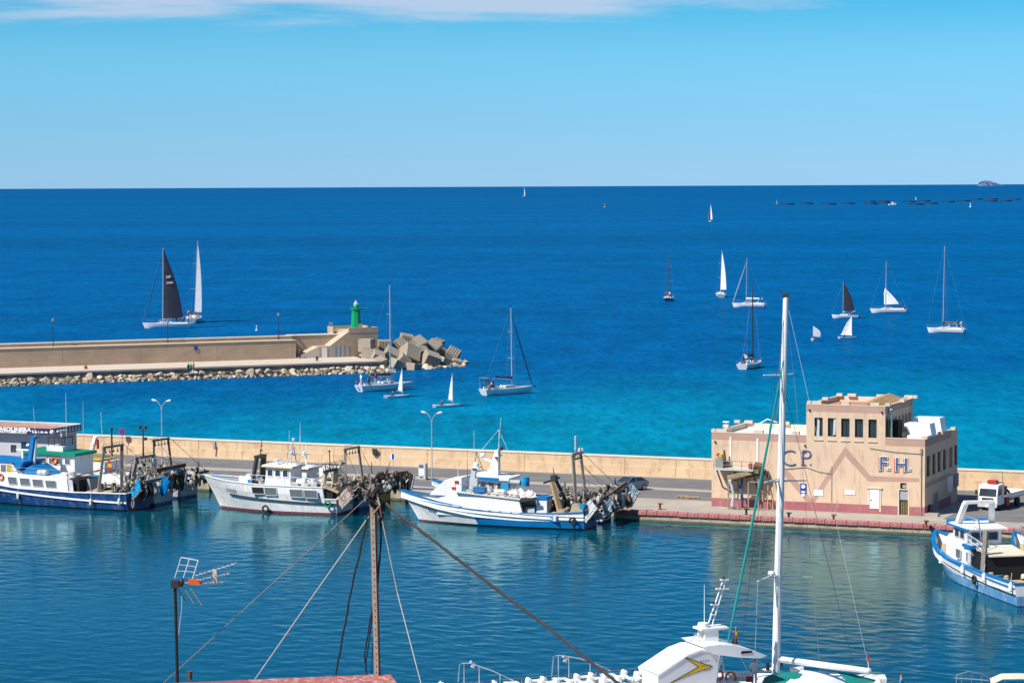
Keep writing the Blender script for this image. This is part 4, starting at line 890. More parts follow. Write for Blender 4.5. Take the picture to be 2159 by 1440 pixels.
# ------------------------------------------------------------------ car and truck
def wheel(b, x, y, r, w=.2): b.lathe([(r * .6, -w / 2), (r, -w / 2), (r, w / 2), (r * .6, w / 2)], (x, y, r), 14, rot=(PI / 2, 0, 0))
def car(loc, rot, body_m, label):
    r = empty('parked_car', loc, rot, label, 'car')
    b = MB(); Wd = .86
    st = [(-2.15, .55, .80), (-1.95, .32, .98), (-1.2, .25, 1.03), (.8, .25, .98), (1.7, .25, .86), (2.1, .35, .70), (2.18, .45, .6)]
    vs = []
    for x, z0, z1 in st:
        k = .86 if abs(x) > 2 else 1
        vs += [(x, -Wd * k, z0), (x, -Wd * k, (z0 + z1) / 2), (x, -Wd * k * .95, z1), (x, Wd * k * .95, z1), (x, Wd * k, (z0 + z1) / 2), (x, Wd * k, z0)]
    fs = []
    for i in range(len(st) - 1):
        for j in range(6): fs.append((i * 6 + j, i * 6 + (j + 1) % 6, (i + 1) * 6 + (j + 1) % 6, (i + 1) * 6 + j))
    fs += [tuple(range(6)), tuple(range(36, 42))]; b.add(vs, fs); b.build('body', body_m, r)
    b = MB(); prof = [(-1.75, .98), (-1.0, 1.4), (.1, 1.44), (.95, .96)]
    b.add([(x, s * (Wd * .93 if z < 1.1 else Wd * .72), z) for s in (-1, 1) for x, z in prof], [(0, 1, 2, 3), (4, 7, 6, 5), (0, 4, 5, 1), (1, 5, 6, 2), (2, 6, 7, 3), (3, 7, 4, 0)]); cb = b.build('cabin', M_glass, r)
    b = MB(); b.add([(x, s * Wd * .73, z) for s in (-1, 1) for x, z in [(-1.05, 1.405), (.12, 1.45)]], [(0, 1, 3, 2)])
    for s in (-1, 1):
        for (xa, za, xb, zb) in ((-1.8, .99, -1.02, 1.42), (.98, .98, .12, 1.45), (-.35, 1.0, -.35, 1.43)): b.beam((xa, s * Wd * .92, za), (xb, s * Wd * .735, zb), .07, .07)
    b.build('roof', body_m, cb)
    for x in (-1.35, 1.35):
        for y in (-.78, .78): b = MB(); wheel(b, x, y, .32); w_ = b.build('wheel', M_black, r); b = MB(); b.lathe([(.2, -.11), (.2, .11)], (x, y, .32), 10, rot=(PI / 2, 0, 0)); b.build('rim', M_alu, w_)
    for y in (-.6, .6): b = MB(); b.box((2.13, y, .68), (.12, .32, .14)); b.build('headlight', M_gel, r)
    for y in (-.62, .62): b = MB(); b.box((-2.12, y, .78), (.1, .3, .14)); b.build('tail_light', M_red, r)
    return r
M_silver = mat('silver_blue_paint', (.20, .25, .29), .3, .06, metal=.5, coat=.4)
p = ground(1327, 1031, ZQ + .2); car((p.x, p.y + .4, ZQ + .006), R(222), M_silver, 'silver blue hatchback car parked on the quay behind the trawler stern')
# flatbed truck
p = ground(2077, 1077, ZQ); tk = empty('flatbed_truck', (p.x + .3, p.y + .3, ZQ + .006), R(-124), 'white flatbed truck with a red roof beacon box parked right of the building', 'truck')
# local: +x forward (towards the camera)
b = MB(); b.prism([(0, .55), (0, 1.5), (-.25, 2.5), (-1.7, 2.55), (-1.7, .55)], (0, -1.0, 0), (1, 0, 0), (0, 0, 1), (0, 2.0, 0)); cbn = b.build('cab', M_white, tk)
b = MB(); b.add([(.032, -.9, 1.42), (.032, .9, 1.42), (-.235, .86, 2.42), (-.235, -.86, 2.42)], [(0, 1, 2, 3)]); b.build('windscreen', M_glass, cbn)
for s in (-1, 1):
    b = MB(); b.add([(-.2, s * 1.006, 1.5), (-1.1, s * 1.006, 1.5), (-1.1, s * 1.006, 2.3), (-.38, s * 1.006, 2.3)], [(0, 1, 2, 3)]); b.build('side_window', M_glass, cbn)
    b = MB(); b.box((.02, s * .75, .8), (.06, .35, .22)); b.build('headlight', M_gel, cbn)
    b = MB(); b.box((.05, s * 1.18, 1.75), (.12, .2, .45)); b.build('mirror', M_dark, cbn)
b = MB(); b.box((.05, 0, .5), (.16, 2.0, .32)); b.build('bumper', M_lgrey, cbn); b = MB(); b.box((.012, 0, 1.1), (.03, 1.2, .28)); b.build('grille', M_dark, cbn); b = MB(); b.box((.135, 0, .45), (.02, .5, .14)); b.build('number_plate', M_gel, cbn)
b = MB(); b.beam((.03, .1, 1.6), (-.14, -.5, 2.1), .03, .03); b.build('wiper', M_dark, cbn)
b = MB(); b.box((-1.0, .1, 2.72), (.7, .9, .32)); b.build('roof_box', M_red, tk)
b = MB(); b.box((-4.2, 0, .72), (5.4, .8, .25)); b.build('chassis', M_dark, tk)
b = MB(); b.box((-4.4, 0, 1.0), (4.6, 2.2, .14)); bd = b.build('flatbed', M_lgrey, tk)
for s in (-1, 1): b = MB(); b.box((-4.4, s * 1.08, 1.28), (4.6, .06, .42)); b.build('side_board', M_white, bd)
b = MB(); b.box((-6.7, 0, 1.28), (.06, 2.2, .42)); b.build('tail_board', M_white, bd)
b = MB(); b.box((-2.0, 0, 1.6), (.18, 1.6, 2.0)); b.torus((-2.3, -.2, 1.9), .7, .1, (1, 0, 0), 14); b.build('crane_base', M_dark, tk); b = MB(); b.box((-2.5, .6, 1.75), (.5, .5, .9)); b.beam((-2.5, .6, 2.1), (-3.2, .9, 1.5), .2, .2); b.build('crane_arm', M_red, tk)
b = MB(); b.box((-2.3, 1.0, .75), (.8, .3, .8)); b.build('tank', M_red, tk)
for x in (-.9, -5.2):
    for y in (-.85, .85): b = MB(); wheel(b, x, y, .45, .28); b.build('wheel', M_black, tk)

# ------------------------------------------------------------------ fuel station
rc = ground(106, 1000, ZQ)
def g_at(px, py, v):
    d = _F + _RT * ((px - 1079.5) / FPX) + _UP * ((720 - py) / FPX); t = (v - EYE.dot(QV)) / d.dot(QV); return EYE + d * t
GV = 255.5
gp = g_at(106, 904, GV); GZ = gp.z; gs = empty('fuel_station', (gp.x, gp.y, ZQ), QA, 'low grey fuel station kiosk with navy GASOLINERA fascia and terracotta roof', 'kiosk')
gh = GZ - ZQ; fh_ = .72; GW, GD = 11.5, 6.6
M_gwall = mat('grey_kiosk_wall', (.48, .47, .50), .8, .06)
M_fas = mat('navy_fascia', (.012, .022, .10), .45, .12)
b = MB(); dh = (-4.4 - .0, .02, -3.3, 2.35)
facade(b, (-GW, .9, 0), (1, 0, 0), (0, 0, 1), GW - .5, gh - fh_, [(GW - 4.65, .02, GW - 3.45, 2.3), (GW - 6.1, 1.0, GW - 5.3, 1.9)], .2, (0, 1, 0))
b.add([(-.5, .9, 0), (-.5, GD - .3, 0), (-.5, GD - .3, gh - fh_), (-.5, .9, gh - fh_)], [(0, 1, 2, 3)]); b.add([(-GW, GD - .3, 0), (-.5, GD - .3, 0), (-.5, GD - .3, gh), (-GW, GD - .3, gh)], [(0, 1, 2, 3)]); b.build('wall', M_gwall, gs)
b = MB(); b.b2((-4.6, 1.0, .03), (-3.5, 1.06, 2.28)); dr = b.build('door', M_navy, gs); b = MB(); b.b2((-4.45, .98, .9), (-3.65, 1.0, 2.1)); b.build('pane', M_glass, dr)
b = MB(); b.b2((-6.1, 1.0, 1.0), (-5.3, 1.05, 1.9)); b.build('window', M_glass, gs)
b = MB(); b.b2((-GW, 0, gh - fh_), (0, .12, gh)); f1 = b.build('fascia', M_fas, gs); b = MB(); b.b2((-.12, .12, gh - fh_), (0, GD, gh)); f2 = b.build('side_fascia', M_fas, gs)
b = MB(); b.b2((-GW, .12, gh - .5), (-.12, GD - .2, gh - .32)); b.build('roof', M_terr, gs)
b = MB(); b.b2((-GW, GD - .3, gh - .5), (0, GD + .02, gh + .05)); b.b2((-.1, .12, gh), (.01, GD, gh + .03)); b.build('coping', M_wroof, gs)
b = MB(); b.b2((-GW, .15, gh - fh_ - .02), (-.12, .9, gh - fh_)); b.build('soffit', M_lgrey, gs)
def xg(px): return -(106 - px) / 17.4
t = text_mesh('lettering', 'GASOLINERA', .56, M_gel, f1, (xg(60), -.01, gh - .40), (PI / 2, 0, 0), .01, .026, 'RIGHT', 1.5)
t = text_mesh('lettering', 'AUTOSERVICIO', .36, M_gel, f1, (xg(50), -.01, gh - .66), (PI / 2, 0, 0), .01, .016, 'RIGHT', 1.5)
b = MB()
for k, x in enumerate((64, 71, 78, 86, 96)):
    x = xg(x)
    if k < 2: b.box((x, -.01, gh - .38), (.1, .02, .34)); b.box((x + .14, -.01, gh - .46), (.16, .02, .16))
    elif k == 2: b.box((x, -.01, gh - .4), (.07, .02, .3)); b.box((x + .06, -.01, gh - .52), (.16, .02, .06))
    else: b.box((x, -.01, gh - .45), (.42, .02, .12)); b.box((x - .02, -.01, gh - .36), (.22, .02, .1))
b.build('pictogram', M_gel, f1)
b = MB()
for k in range(9):
    y = .6 + k * .66; b.b2((.001, y, gh - .62), (.006, y + .46, gh - .42)); b.b2((.001, y + .05, gh - .32), (.006, y + .38, gh - .12))
b.build('pictogram', M_lgrey, f2)
b = MB(); b.b2((-.5, 2.0, .3), (-.44, 3.0, 2.0)); b.build('side_panel', M_white, gs)
for px, py, hh in ((83, 885, 1.6), (143, 885, 4.2), (173, 890, 3.2)):
    pass
# ------------------------------------------------------------------ fishing boats
class Boat:
    """local frame: x from the stern (0) to the bow, y to port, z up from the waterline"""
    def __init__(s, name, stern, head, label, group=None, cat='fishing boat'):
        s.pos = Vector(stern); s.ang = head; s.h = Vector((math.cos(head), math.sin(head), 0)); s.l = Vector((-math.sin(head), math.cos(head), 0))
        s.root = empty(name, stern, head, label, cat, group)
    def P(s, px, py, y):       # (x, z) where this bearing meets the plane at y
        d = _F + _RT * ((px - 1079.5) / FPX) + _UP * ((720 - py) / FPX); o = s.pos + s.l * y
        t = (o - EYE).dot(s.l) / d.dot(s.l); p = EYE + d * t - s.pos; return p.dot(s.h), p.z
    def X(s, px, y): return s.P(px, 1060, y)[0]
    def hull(s, L, B, ov, sheer, rows, mats, matf, stern=.85, t0=.42, deck=.55, deck_m=None, cap_m=None, fine=1.7, capw=.2, x0h=0):
        ts = sorted({round(i / 18, 4) for i in range(19)} | {a for a, _ in sheer} | {.985, .96})
        s.sheer_pts = sheer; zb = sheer[-1][1]
        def sh(t):
            for (a, za), (b_, zb_) in zip(sheer, sheer[1:]):
                if t <= b_:
                    f = 0 if b_ == a else (t - a) / (b_ - a); return za + (zb_ - za) * f
            return sheer[-1][1]
        def hb(t, q):
            q = max(q, -.2); p = fine + 1.5 * max(0, q)
            r = 1 - (1 - stern) * ((t0 - t) / t0) ** 2 if t < t0 else max(0, 1 - ((t - t0) / (1 - t0)) ** p)
            w = .86 + .14 * min(1, max(0, q) * 1.6) if q >= 0 else .8
            return max(.04, B / 2 * r * w)
        def pt(t, z):
            q = z / zb; x = x0h + t * (L - x0h + ov * max(0, q) ** 1.15 * (1 if z >= 0 else 0) + (z * .35 if z < 0 else 0)); return x, hb(t, q)
        s.sh = sh; s.pt = pt; s.L = L; s.B = B
        b = MB(); nr = len(rows); vs = []
        for t in ts:
            top = sh(t)
            for r in rows:
                z = r[1] if r[0] == 'a' else top * r[1]
                z = min(z, top); x, y = pt(t, z); vs.append((x, y, z))
        n = len(vs); vs += [(x, -y, z) for x, y, z in vs]
        for i in range(len(ts) - 1):
            for k in range(nr - 1):
                a = i * nr + k; mi = matf((ts[i] + ts[i + 1]) / 2, k)
                b.mi += [mi, mi]; b.f += [(a, a + nr, a + nr + 1, a + 1), (n + a, n + a + 1, n + a + nr + 1, n + a + nr)]
        e_ = (len(ts) - 1) * nr
        for k in range(nr - 1):
            b.f.append((k, k + 1, n + k + 1, n + k)); b.mi.append(matf(-1, k)); b.f.append((e_ + k, n + e_ + k, n + e_ + k + 1, e_ + k + 1)); b.mi.append(matf(1, k))
        b.v = vs
        s.hullo = b.build('hull', mats, s.root)
        # deck inside the bulwark, with the bulwark's inner face
        b = MB(); d = MB(); c = MB()
        for i in range(len(ts) - 1):
            for sg in (1, -1):
                P = []
                for t in (ts[i], ts[i + 1]):
                    top = sh(t); x, y = pt(t, top); x = min(x, L + ov - .05); P.append((x, max(0.02, y - .1), top))
                (x0, y0, z0), (x1, y1, z1) = P
                if x1 - x0 < .003: continue
                b.add([(x0, sg * y0, z0), (x1, sg * y1, z1), (x1, sg * y1, z1 - deck), (x0, sg * y0, z0 - deck)], [(0, 1, 2, 3)])
                d.add([(x0, 0, z0 - deck), (x1, 0, z1 - deck), (x1, sg * y1, z1 - deck), (x0, sg * y0, z0 - deck)], [(0, 1, 2, 3)])
                yo0, yo1 = y0 + .16, y1 + .16; yi0, yi1 = max(0, y0 + .1 - capw), max(0, y1 + .1 - capw)
                c.add([(x0, sg * yo0, z0), (x1, sg * yo1, z1), (x1, sg * yi1, z1), (x0, sg * yi0, z0), (x0, sg * yo0, z0 + .09), (x1, sg * yo1, z1 + .09), (x1, sg * yi1, z1 + .09), (x0, sg * yi0, z0 + .09)],
                      [(0, 1, 2, 3), (4, 5, 6, 7), (0, 1, 5, 4), (2, 3, 7, 6)] + ([(0, 3, 7, 4)] if i == 0 else []))
        x, y = pt(0, sh(0)); c.b2((x0h - .06, -y - .05, sh(0)), (x0h + capw - .06, y + .05, sh(0) + .088)); b.b2((x0h + .02, -y + .1, sh(0) - deck), (x0h + .1, y - .1, sh(0)))
        b.build('bulwark', mats[0], s.root); d.build('deck', deck_m or M_lgrey, s.root); c.build('cap_rail', cap_m or mats[0], s.root)
    def strip(s, name, m, z0, z1, h=.12, ta=0, tb=1, out=.07, n=20):   # rubbing strake along both sides
        for sg in (1, -1):
            b = MB(); pr_ = None
            for i in range(n + 1):
                t = ta + (tb - ta) * i / n; z = z0 + (z1 - z0) * t ** 2; x, y = s.pt(t, min(z, s.sh(t)))
                if pr_:
                    (xa, ya, za) = pr_; xb, yb, zb = x, y, z
                    b.add([(xa, sg * (ya - .02), za - h / 2), (xb, sg * (yb - .02), zb - h / 2), (xb, sg * (yb + out), zb - h / 2), (xa, sg * (ya + out), za - h / 2), (xa, sg * (ya - .02), za + h / 2), (xb, sg * (yb - .02), zb + h / 2), (xb, sg * (yb + out), zb + h / 2), (xa, sg * (ya + out), za + h / 2)],
                          [(0, 1, 2, 3), (4, 5, 6, 7), (2, 3, 7, 6)])
                pr_ = (x, y, z)
            b.build(name, m, s.root)
    def part(s, name, m, fn, parent=None, smooth=False):
        b = MB(); fn(b); return b.build(name, m, parent or s.root, smooth=smooth)
    def win(s, x0, z0, x1, z1, y, fm=None, gm=None, sl=0.0, parent=None, sg=1):   # window on a side plane, frame proud, pane recessed
        b = MB(); f = .06
        q = [(x0, z0), (x1, z0), (x1 - sl, z1), (x0 - sl, z1)]
        for (a, c) in zip(q, q[1:] + q[:1]): b.beam((a[0], y + sg * .02, a[1]), (c[0], y + sg * .02, c[1]), .06, f)
        fr = b.build('window', fm or M_lgrey, parent or s.root); g = MB(); g.add([(a, y + sg * .012, c) for a, c in q], [(0, 1, 2, 3)]); g.build('pane', gm or M_glass, fr)
    def fwin(s, x, y0, z0, y1, z1, fm=None, gm=None, parent=None, sg=1, sl=0):   # window on a fore/aft plane
        b = MB(); q = [(y0, z0), (y1, z0), (y1, z1), (y0, z1)]
        for (a, c) in zip(q, q[1:] + q[:1]): b.beam((x + sg * .02, a[0], a[1]), (x + sg * .02, c[0], c[1]), .06, .06, up=(1, 0, 0))
        fr = b.build('window', fm or M_lgrey, parent or s.root); g = MB(); g.add([(x + sg * .012, a, c) for a, c in q], [(0, 1, 2, 3)]); g.build('pane', gm or M_glass, fr)
    def rail(s, pts, h, name='railing', m=None, step=1.2, r=.025, mid=True):
        b = MB(); pts = [Vector(p) for p in pts]; b.path([p + Vector((0, 0, h)) for p in pts], r, 5)
        if mid: b.path([p + Vector((0, 0, h * .5)) for p in pts], r * .8, 4)
        for p, q in zip(pts, pts[1:]):
            k = max(1, int((q - p).length / step))
            for i in range(k + 1): v = p.lerp(q, i / k); b.tube(v, v + Vector((0, 0, h)), r * .9, n=5)
        return b.build(name, m or M_white, s.root)
    def fender(s, x, y, z, m=None):
        b = MB(); b.lathe([(.05, -.36), (.15, -.28), (.16, .2), (.1, .32), (.04, .36)], (x, y, z), 10); b.tube((x, y, z + .3), (x, y - .1, z + 1.1), .02, n=4); return b.build('fender', m or MATS['pale_fender'], s.root, smooth=True)
    def tyre(s, x, y, z, m=None, r=.26): b = MB(); b.torus((x, y, z), r, .1, (0, 1, 0), 14, 6); return b.build('tyre_fender', m or M_black, s.root, smooth=True)
    def lifebuoy(s, x, y, z, ax=(0, 1, 0)): b = MB(); b.torus((x, y, z), .3, .08, ax, 14, 6); return b.build('lifebuoy', M_orange, s.root, smooth=True)
    def whip(s, x, y, z, h, lean=(0, 0), m=None): b = MB(); b.tube((x, y, z), (x + lean[0], y + lean[1], z + h), .03, .012, 5); return b.build('whip_antenna', m or M_white, s.root)
    def gallows(s, x, z0, zt, hw, m=None, rake=0, bar=.16, leg=.16, top=None):
        m = m or M_steel
        for sg in (1, -1): b = MB(); b.beam((x + rake, sg * hw * 1.1, z0), (x, sg * hw * .8, zt), leg * 1.3, leg); b.build('gallows_leg', m, s.root)
        b = MB(); b.beam((x, -hw * .95, zt), (x, hw * .95, zt), bar, bar * 1.2); br = b.build('gallows_beam', m, s.root)
        b = MB()
        for k in range(-2, 3): b.tube((x - .05, k * hw * .35, zt - .08), (x - .08, k * hw * .35, zt - .42), .03, n=5); b.ball((x - .08, k * hw * .35, zt - .5), .11, 6)
        for k in range(-3, 4): b.tube((x, k * hw * .28, zt), (x, k * hw * .28, zt + .35), .02, n=4)
        b.tube((x, -hw * .9, zt + .33), (x, hw * .9, zt + .33), .018, n=4)
        b.build('block_tackle', M_dark, br)
        return br
    def wire(s, p, q, sag=.0, r=.022, m=None, name='stay_wire'):
        p = Vector(p); q = Vector(q); b = MB()
        b.path([p.lerp(q, i / 6) - Vector((0, 0, sag * 4 * (i / 6) * (1 - i / 6))) for i in range(7)], r, 4); return b.build(name, m or M_dark, s.root)
    def trawl_door(s, x, y, z, rot, m, m2=None, w=1.5, h=1.15):
        b = MB(); b.box((0, 0, 0), (w, .12, h)); b.box((0, .09, h * .28), (w * .98, .06, .1)); b.box((0, .09, -h * .28), (w * .98, .06, .1)); b.box((-w * .3, .1, 0), (.1, .06, h)); b.box((w * .3, .1, 0), (.1, .06, h))
        o = b.build('trawl_door', m, s.root); o.location = (x, y, z); o.rotation_euler = rot
        c = MB(); c.path([(-.3, .12, .1), (0, .45, 0), (.3, .12, .1)], .05, 5); c.box((0, -.08, -h * .5 - .02), (w * 1.01, .2, .1)); c.build('door_bracket', m2 or M_rust, o); return o
    def clutter(s, x0, x1, y0, y1, z, n, seed, mats=None, sz=(.25, .6), name='deck_gear'):
        rnd = random.Random(seed); mats = mats or [M_white, M_lgrey, M_rope, M_cyanb, M_rust, M_tan, M_netw]
        for i in range(n):
            b = MB(); q = rnd.uniform(*sz); x, y = rnd.uniform(x0, x1), rnd.uniform(y0, y1); k = rnd.random()
            if k < .4: b.box((x, y, z + q * .35), (q * rnd.uniform(.8, 1.6), q, q * .7), (0, 0, rnd.uniform(0, 3)))
            elif k < .6: b.lathe([(q * .35, 0), (q * .38, q * .5), (q * .33, q)], (x, y, z), 9)
            elif k < .8: b.torus((x, y, z + .12), q * .5, .1, n=10, m=5); b.torus((x, y, z + .28), q * .42, .09, n=10, m=5)
            else: b.ball((x, y, z + q * .3), q * .5, 7, sq=(1.4, 1, .8))
            b.build(name, rnd.choice(mats), s.root)
    def netheap(s, x, y, z, r, h, seed, m=None, name='net_heap', sx=1.6):
        rnd = random.Random(seed); b = MB(); nu, nv = 12, 5; vs = []
        for j in range(nv + 1):
            f = j / nv
            for i in range(nu):
                t = 2 * PI * i / nu; q = r * (1 - f ** 1.7) * rnd.uniform(.82, 1.15) + .02; vs.append((x + sx * q * math.cos(t), y + q * math.sin(t), z + h * f * rnd.uniform(.85, 1.1)))
        b.add(vs, [(j * nu + i, j * nu + (i + 1) % nu, (j + 1) * nu + (i + 1) % nu, (j + 1) * nu + i) for j in range(nv) for i in range(nu)] + [tuple(range(nv * nu, nv * nu + nu))]); return b.build(name, m or M_net, s.root)
    def hang(s, x, y, z0, z1, n, seed, m=None, spread=.4, name='hanging_net'):   # bunched net or chain hanging from a beam
        rnd = random.Random(seed); b = MB()
        for i in range(n):
            a = rnd.uniform(-spread, spread); c = rnd.uniform(-spread, spread)
            b.path([(x + a * .4, y + c * .5, z1), (x + a, y + c, (z0 + z1) / 2 + rnd.uniform(-.2, .2)), (x + a * .8, y + c * .8, z0 + rnd.uniform(0, .4))], [.06, rnd.uniform(.1, .2), .05], 5)
        return b.build(name, m or M_net, s.root)
mat('pale_fender', (.55, .62, .52), .5, .1)
def sternmass(k, x0, x1, y0, y1, z0, z1, seed, n=26):   # the dense tangle of warps, chains, floats and poles over a trawler's stern
    rnd = random.Random(seed)
    for mm in (M_dark, M_black, M_net, M_rust, M_dark, M_rope):
        b = MB()
        for i in range(n // 3):
            p = Vector((rnd.uniform(x0, x1), rnd.uniform(y0, y1), rnd.uniform(z0, z1))); q = rnd.random()
            if q < .45: e = p + Vector((rnd.uniform(-.8, .8), rnd.uniform(-.9, .9), rnd.uniform(-1.2, .7))); b.path([p, p.lerp(e, .5) - Vector((0, 0, .2)), e], rnd.uniform(.03, .075), 5)
            elif q < .65: b.ball(p, rnd.uniform(.12, .26), 6, sq=(1, 1, rnd.uniform(.8, 1.8)))
            elif q < .8: b.tube(p, p + Vector((rnd.uniform(-.3, .3), rnd.uniform(-.3, .3), rnd.uniform(.6, 1.5))), .04, n=5)
            else: b.box(p, (rnd.uniform(.2, .6), rnd.uniform(.2, .5), rnd.uniform(.1, .5)), (rnd.uniform(-.5, .5), rnd.uniform(-.5, .5), rnd.uniform(0, 3)))
        o = b.build('tangled_gear', mm, k.root); o['kind'] = 'stuff'
def boat_from(stem, corner, hb):   # stem at the waterline and the near stern corner, as bearings
    S = ground(*stem); Cn = ground(*corner); D = S - Cn; Lw = math.sqrt(D.length ** 2 - hb ** 2); a = math.atan2(D.y, D.x) + math.atan2(hb, Lw)
    l = Vector((-math.sin(a), math.cos(a), 0)); return Cn - l * hb, a, Lw

GF = 'fishing trawlers moored along the quay'
ROWS = [('a', -.7), ('a', 0), ('a', .22), ('r', .42), ('r', .72), ('r', 1.0)]

# ---- white trawler with red bottom (second group)
pos, ang, Lw = boat_from((465.6, 1070), (708, 1086.8), 2.2)
B1 = Boat('fishing_trawler', pos, ang, 'white trawler with red bottom, black arch and four side windows, moored mid left', GF); k = B1
k.hull(Lw, 5.0, 1.9, [(0, 1.55), (.085, 1.55), (.09, 2.72), (.55, 2.8), (.8, 3.0), (1, 3.3)], ROWS, [M_whited, M_anti], lambda t, r: 1 if r < 2 else 0, stern=.88, deck=.12, deck_m=M_grey, cap_m=M_whited)
k.strip('rub_rail', M_dark, 1.12, 1.9, .16, 0, .82, .1)
for (a, t, c, d, g) in [(600, 567, 715, 635, M_open), (722, 572, 835, 650, M_glassg), (960, 590, 1085, 668, M_glassg), (1097, 598, 1220, 675, M_glassg)]:
    y = 2.42; x1, z1 = k.P(400 + a / 4.498, 900 + t / 4.498, y); x0, z0 = k.P(400 + c / 4.498, 900 + d / 4.498, y); k.win(x0, z0, x1, z1, y + .1, M_lgrey, g, -.1)
k.rail([(k.X(684, 2.3), 2.3, 2.72), (k.X(600, 2.3), 2.3, 2.8), (k.X(530, 2.0), 2.05, 2.85)], .9, m=M_white)
k.rail([(k.X(684, -2.3), -2.2, 2.72), (k.X(560, -2.0), -2.05, 2.85)], .9, m=M_white)
xa, za = k.P(533, 1015, .9); xb, zb = k.P(567, 1015, .9); zt_ = k.P(550, 964, .9)[1]
def arch(b):
    xm = k.X(548, 0)
    for sg in (1, -1): b.beam((xm + .3, sg * 1.15, 2.6), (xm - .1, sg * .75, zt_), .55, .28)
    b.beam((xm - .1, -.95, zt_), (xm - .1, .95, zt_), .5, .3)
k.part('arch', M_dark, arch); xm = k.X(548, 0)
k.part('arch_mast', M_dark, lambda b: (b.tube((xm - .1, 0, zt_), (xm - .3, 0, zt_ + 1.75), .06, .03), b.box((xm - .2, 0, zt_ + .6), (.12, .5, .12)), b.box((xm - .25, 0, zt_ + 1.1), (.1, .3, .1))))
# wheelhouse, roof brow, mast
xw0, xw1 = k.X(625, 0), k.X(572, 0)
wh_ = k.part('wheelhouse', M_white, lambda b: b.prism([(xw0, 2.7), (xw0, 4.45), (xw1 - .25, 4.5), (xw1 + .1, 2.7)], (0, -1.35, 0), (1, 0, 0), (0, 0, 1), (0, 2.7, 0)))
rf1 = k.part('roof', M_white, lambda b: b.prism([(xw0 - .3, 4.52), (xw0 - .3, 4.64), (xw1 + .2, 4.76), (xw1 + .3, 4.62)], (0, -1.6, 0), (1, 0, 0), (0, 0, 1), (0, 3.2, 0)))
k.part('brow', M_yel, lambda b: b.prism([(xw0 - .33, 4.44), (xw0 - .33, 4.52), (xw1 + .33, 4.62), (xw1 + .36, 4.52)], (0, -1.63, 0), (1, 0, 0), (0, 0, 1), (0, 3.26, 0)), rf1)
for q in range(3): xx = xw0 + .25 + q * .85; k.win(xx, 3.55, xx + .6, 4.25, 1.36, M_white, M_glass, parent=wh_)
for q in range(3): k.fwin(xw1 - .05, -1.1 + q * .78, 3.6, -.5 + q * .78, 4.3, M_white, M_glass, parent=wh_)
k.part('radar_mast', M_lgrey, lambda b: (b.tube((xw0 + .8, -.5, 4.6), (xw0 + .4, 0, 6.9), .06, .04), b.tube((xw0 + .8, .5, 4.6), (xw0 + .4, 0, 6.9), .06, .04), b.tube((xw0 - .1, 0, 4.6), (xw0 + .4, 0, 7.2), .07, .04), b.box((xw0 + .35, 0, 5.7), (.5, 1.1, .06)), b.box((xw0 + .38, 0, 6.4), (.3, .8, .06)), b.ball((xw0 + .35, .3, 5.9), .2, 8), b.box((xw0 + .4, -.3, 7.25), (.3, .2, .25))))
k.part('radar_bar', M_white, lambda b: (b.box((xw1 - .8, 0, 5.15), (.25, 1.4, .14)), b.tube((xw1 - .8, 0, 4.6), (xw1 - .8, 0, 5.1), .1)))
k.whip(xw0 + .3, .9, 4.6, 3.6); k.whip(xw0 + .1, -.9, 4.6, 4.3, (-.2, 0))
k.part('foredeck_winch', M_white, lambda b: (b.box((xw1 + 2.2, .2, 3.1), (1.0, 1.6, .6)), b.tube((xw1 + 2.2, -.8, 3.4), (xw1 + 2.2, .9, 3.4), .28, n=10), b.box((xw1 + 2.9, .8, 3.05), (.5, .4, .8))))
k.part('life_raft', M_white, lambda b: b.tube((xw0 - 1.6, 1.2, 3.1), (xw0 - .7, 1.2, 3.1), .32, n=12))
k.clutter(k.X(680, 0), xw0 - .4, -1.6, 1.8, 2.62, 22, 11, [M_white, M_white, M_lgrey, M_cyanb, M_netw, M_grey], (.35, .85))
k.clutter(xw1 + .5, xw1 + 3.4, -1.2, 1.4, 2.8, 10, 12, [M_white, M_lgrey, M_grey, M_cyanb], (.25, .6))
xg_ = k.X(700, 0)
for sg in (1, -1): k.part('net_gantry_leg', M_tan, lambda b: b.beam((xg_ + .5, sg * 1.6, 1.6), (xg_ + .1, sg * 1.2, 4.2), .55, .3))
k.part('net_gantry_beam', M_dark, lambda b: (b.beam((xg_ + .1, -1.6, 4.25), (xg_ + .1, 1.6, 4.25), .3, .25), [b.tube((xg_ + .1, -1.5 + i * .2, 4.3), (xg_ + .1 + random.uniform(-.5, .5), -1.6 + i * .22, 4.9 + random.uniform(0, .3)), .03, n=4) for i in range(15)]))
k.part('deck_lamp', M_dark, lambda b: (b.tube((xg_ + .1, .2, 4.3), (xg_ + .15, .2, 6.2), .05), b.ball((xg_ + .15, .2, 6.2), .12, 6)))
k.part('ventilator', M_tan, lambda b: b.lathe([(.08, 0), (.12, .5), (.34, 1.0)], (xg_ - .5, -.6, 4.3), 10, rot=(0, -.5, 0)))
k.part('aft_shelter', M_open, lambda b: b.b2((.4, -1.9, 1.0), (1.3, 2.0, 2.3)))
k.part('shelter_roof', M_tan, lambda b: b.prism([(-.2, 2.2), (1.4, 2.75), (1.4, 2.9), (-.2, 2.35)], (0, -2.1, 0), (1, 0, 0), (0, 0, 1), (0, 4.2, 0)))
k.part('net_drum', M_dark, lambda b: (b.tube((-.2, -1.4, 2.1), (-.2, 1.4, 2.1), .45, n=12), b.lathe([(.75, -1.55), (.75, -1.45)], (-.2, 0, 2.1), 14, rot=(PI / 2, 0, 0)), b.lathe([(.75, 1.45), (.75, 1.55)], (-.2, 0, 2.1), 14, rot=(PI / 2, 0, 0))))
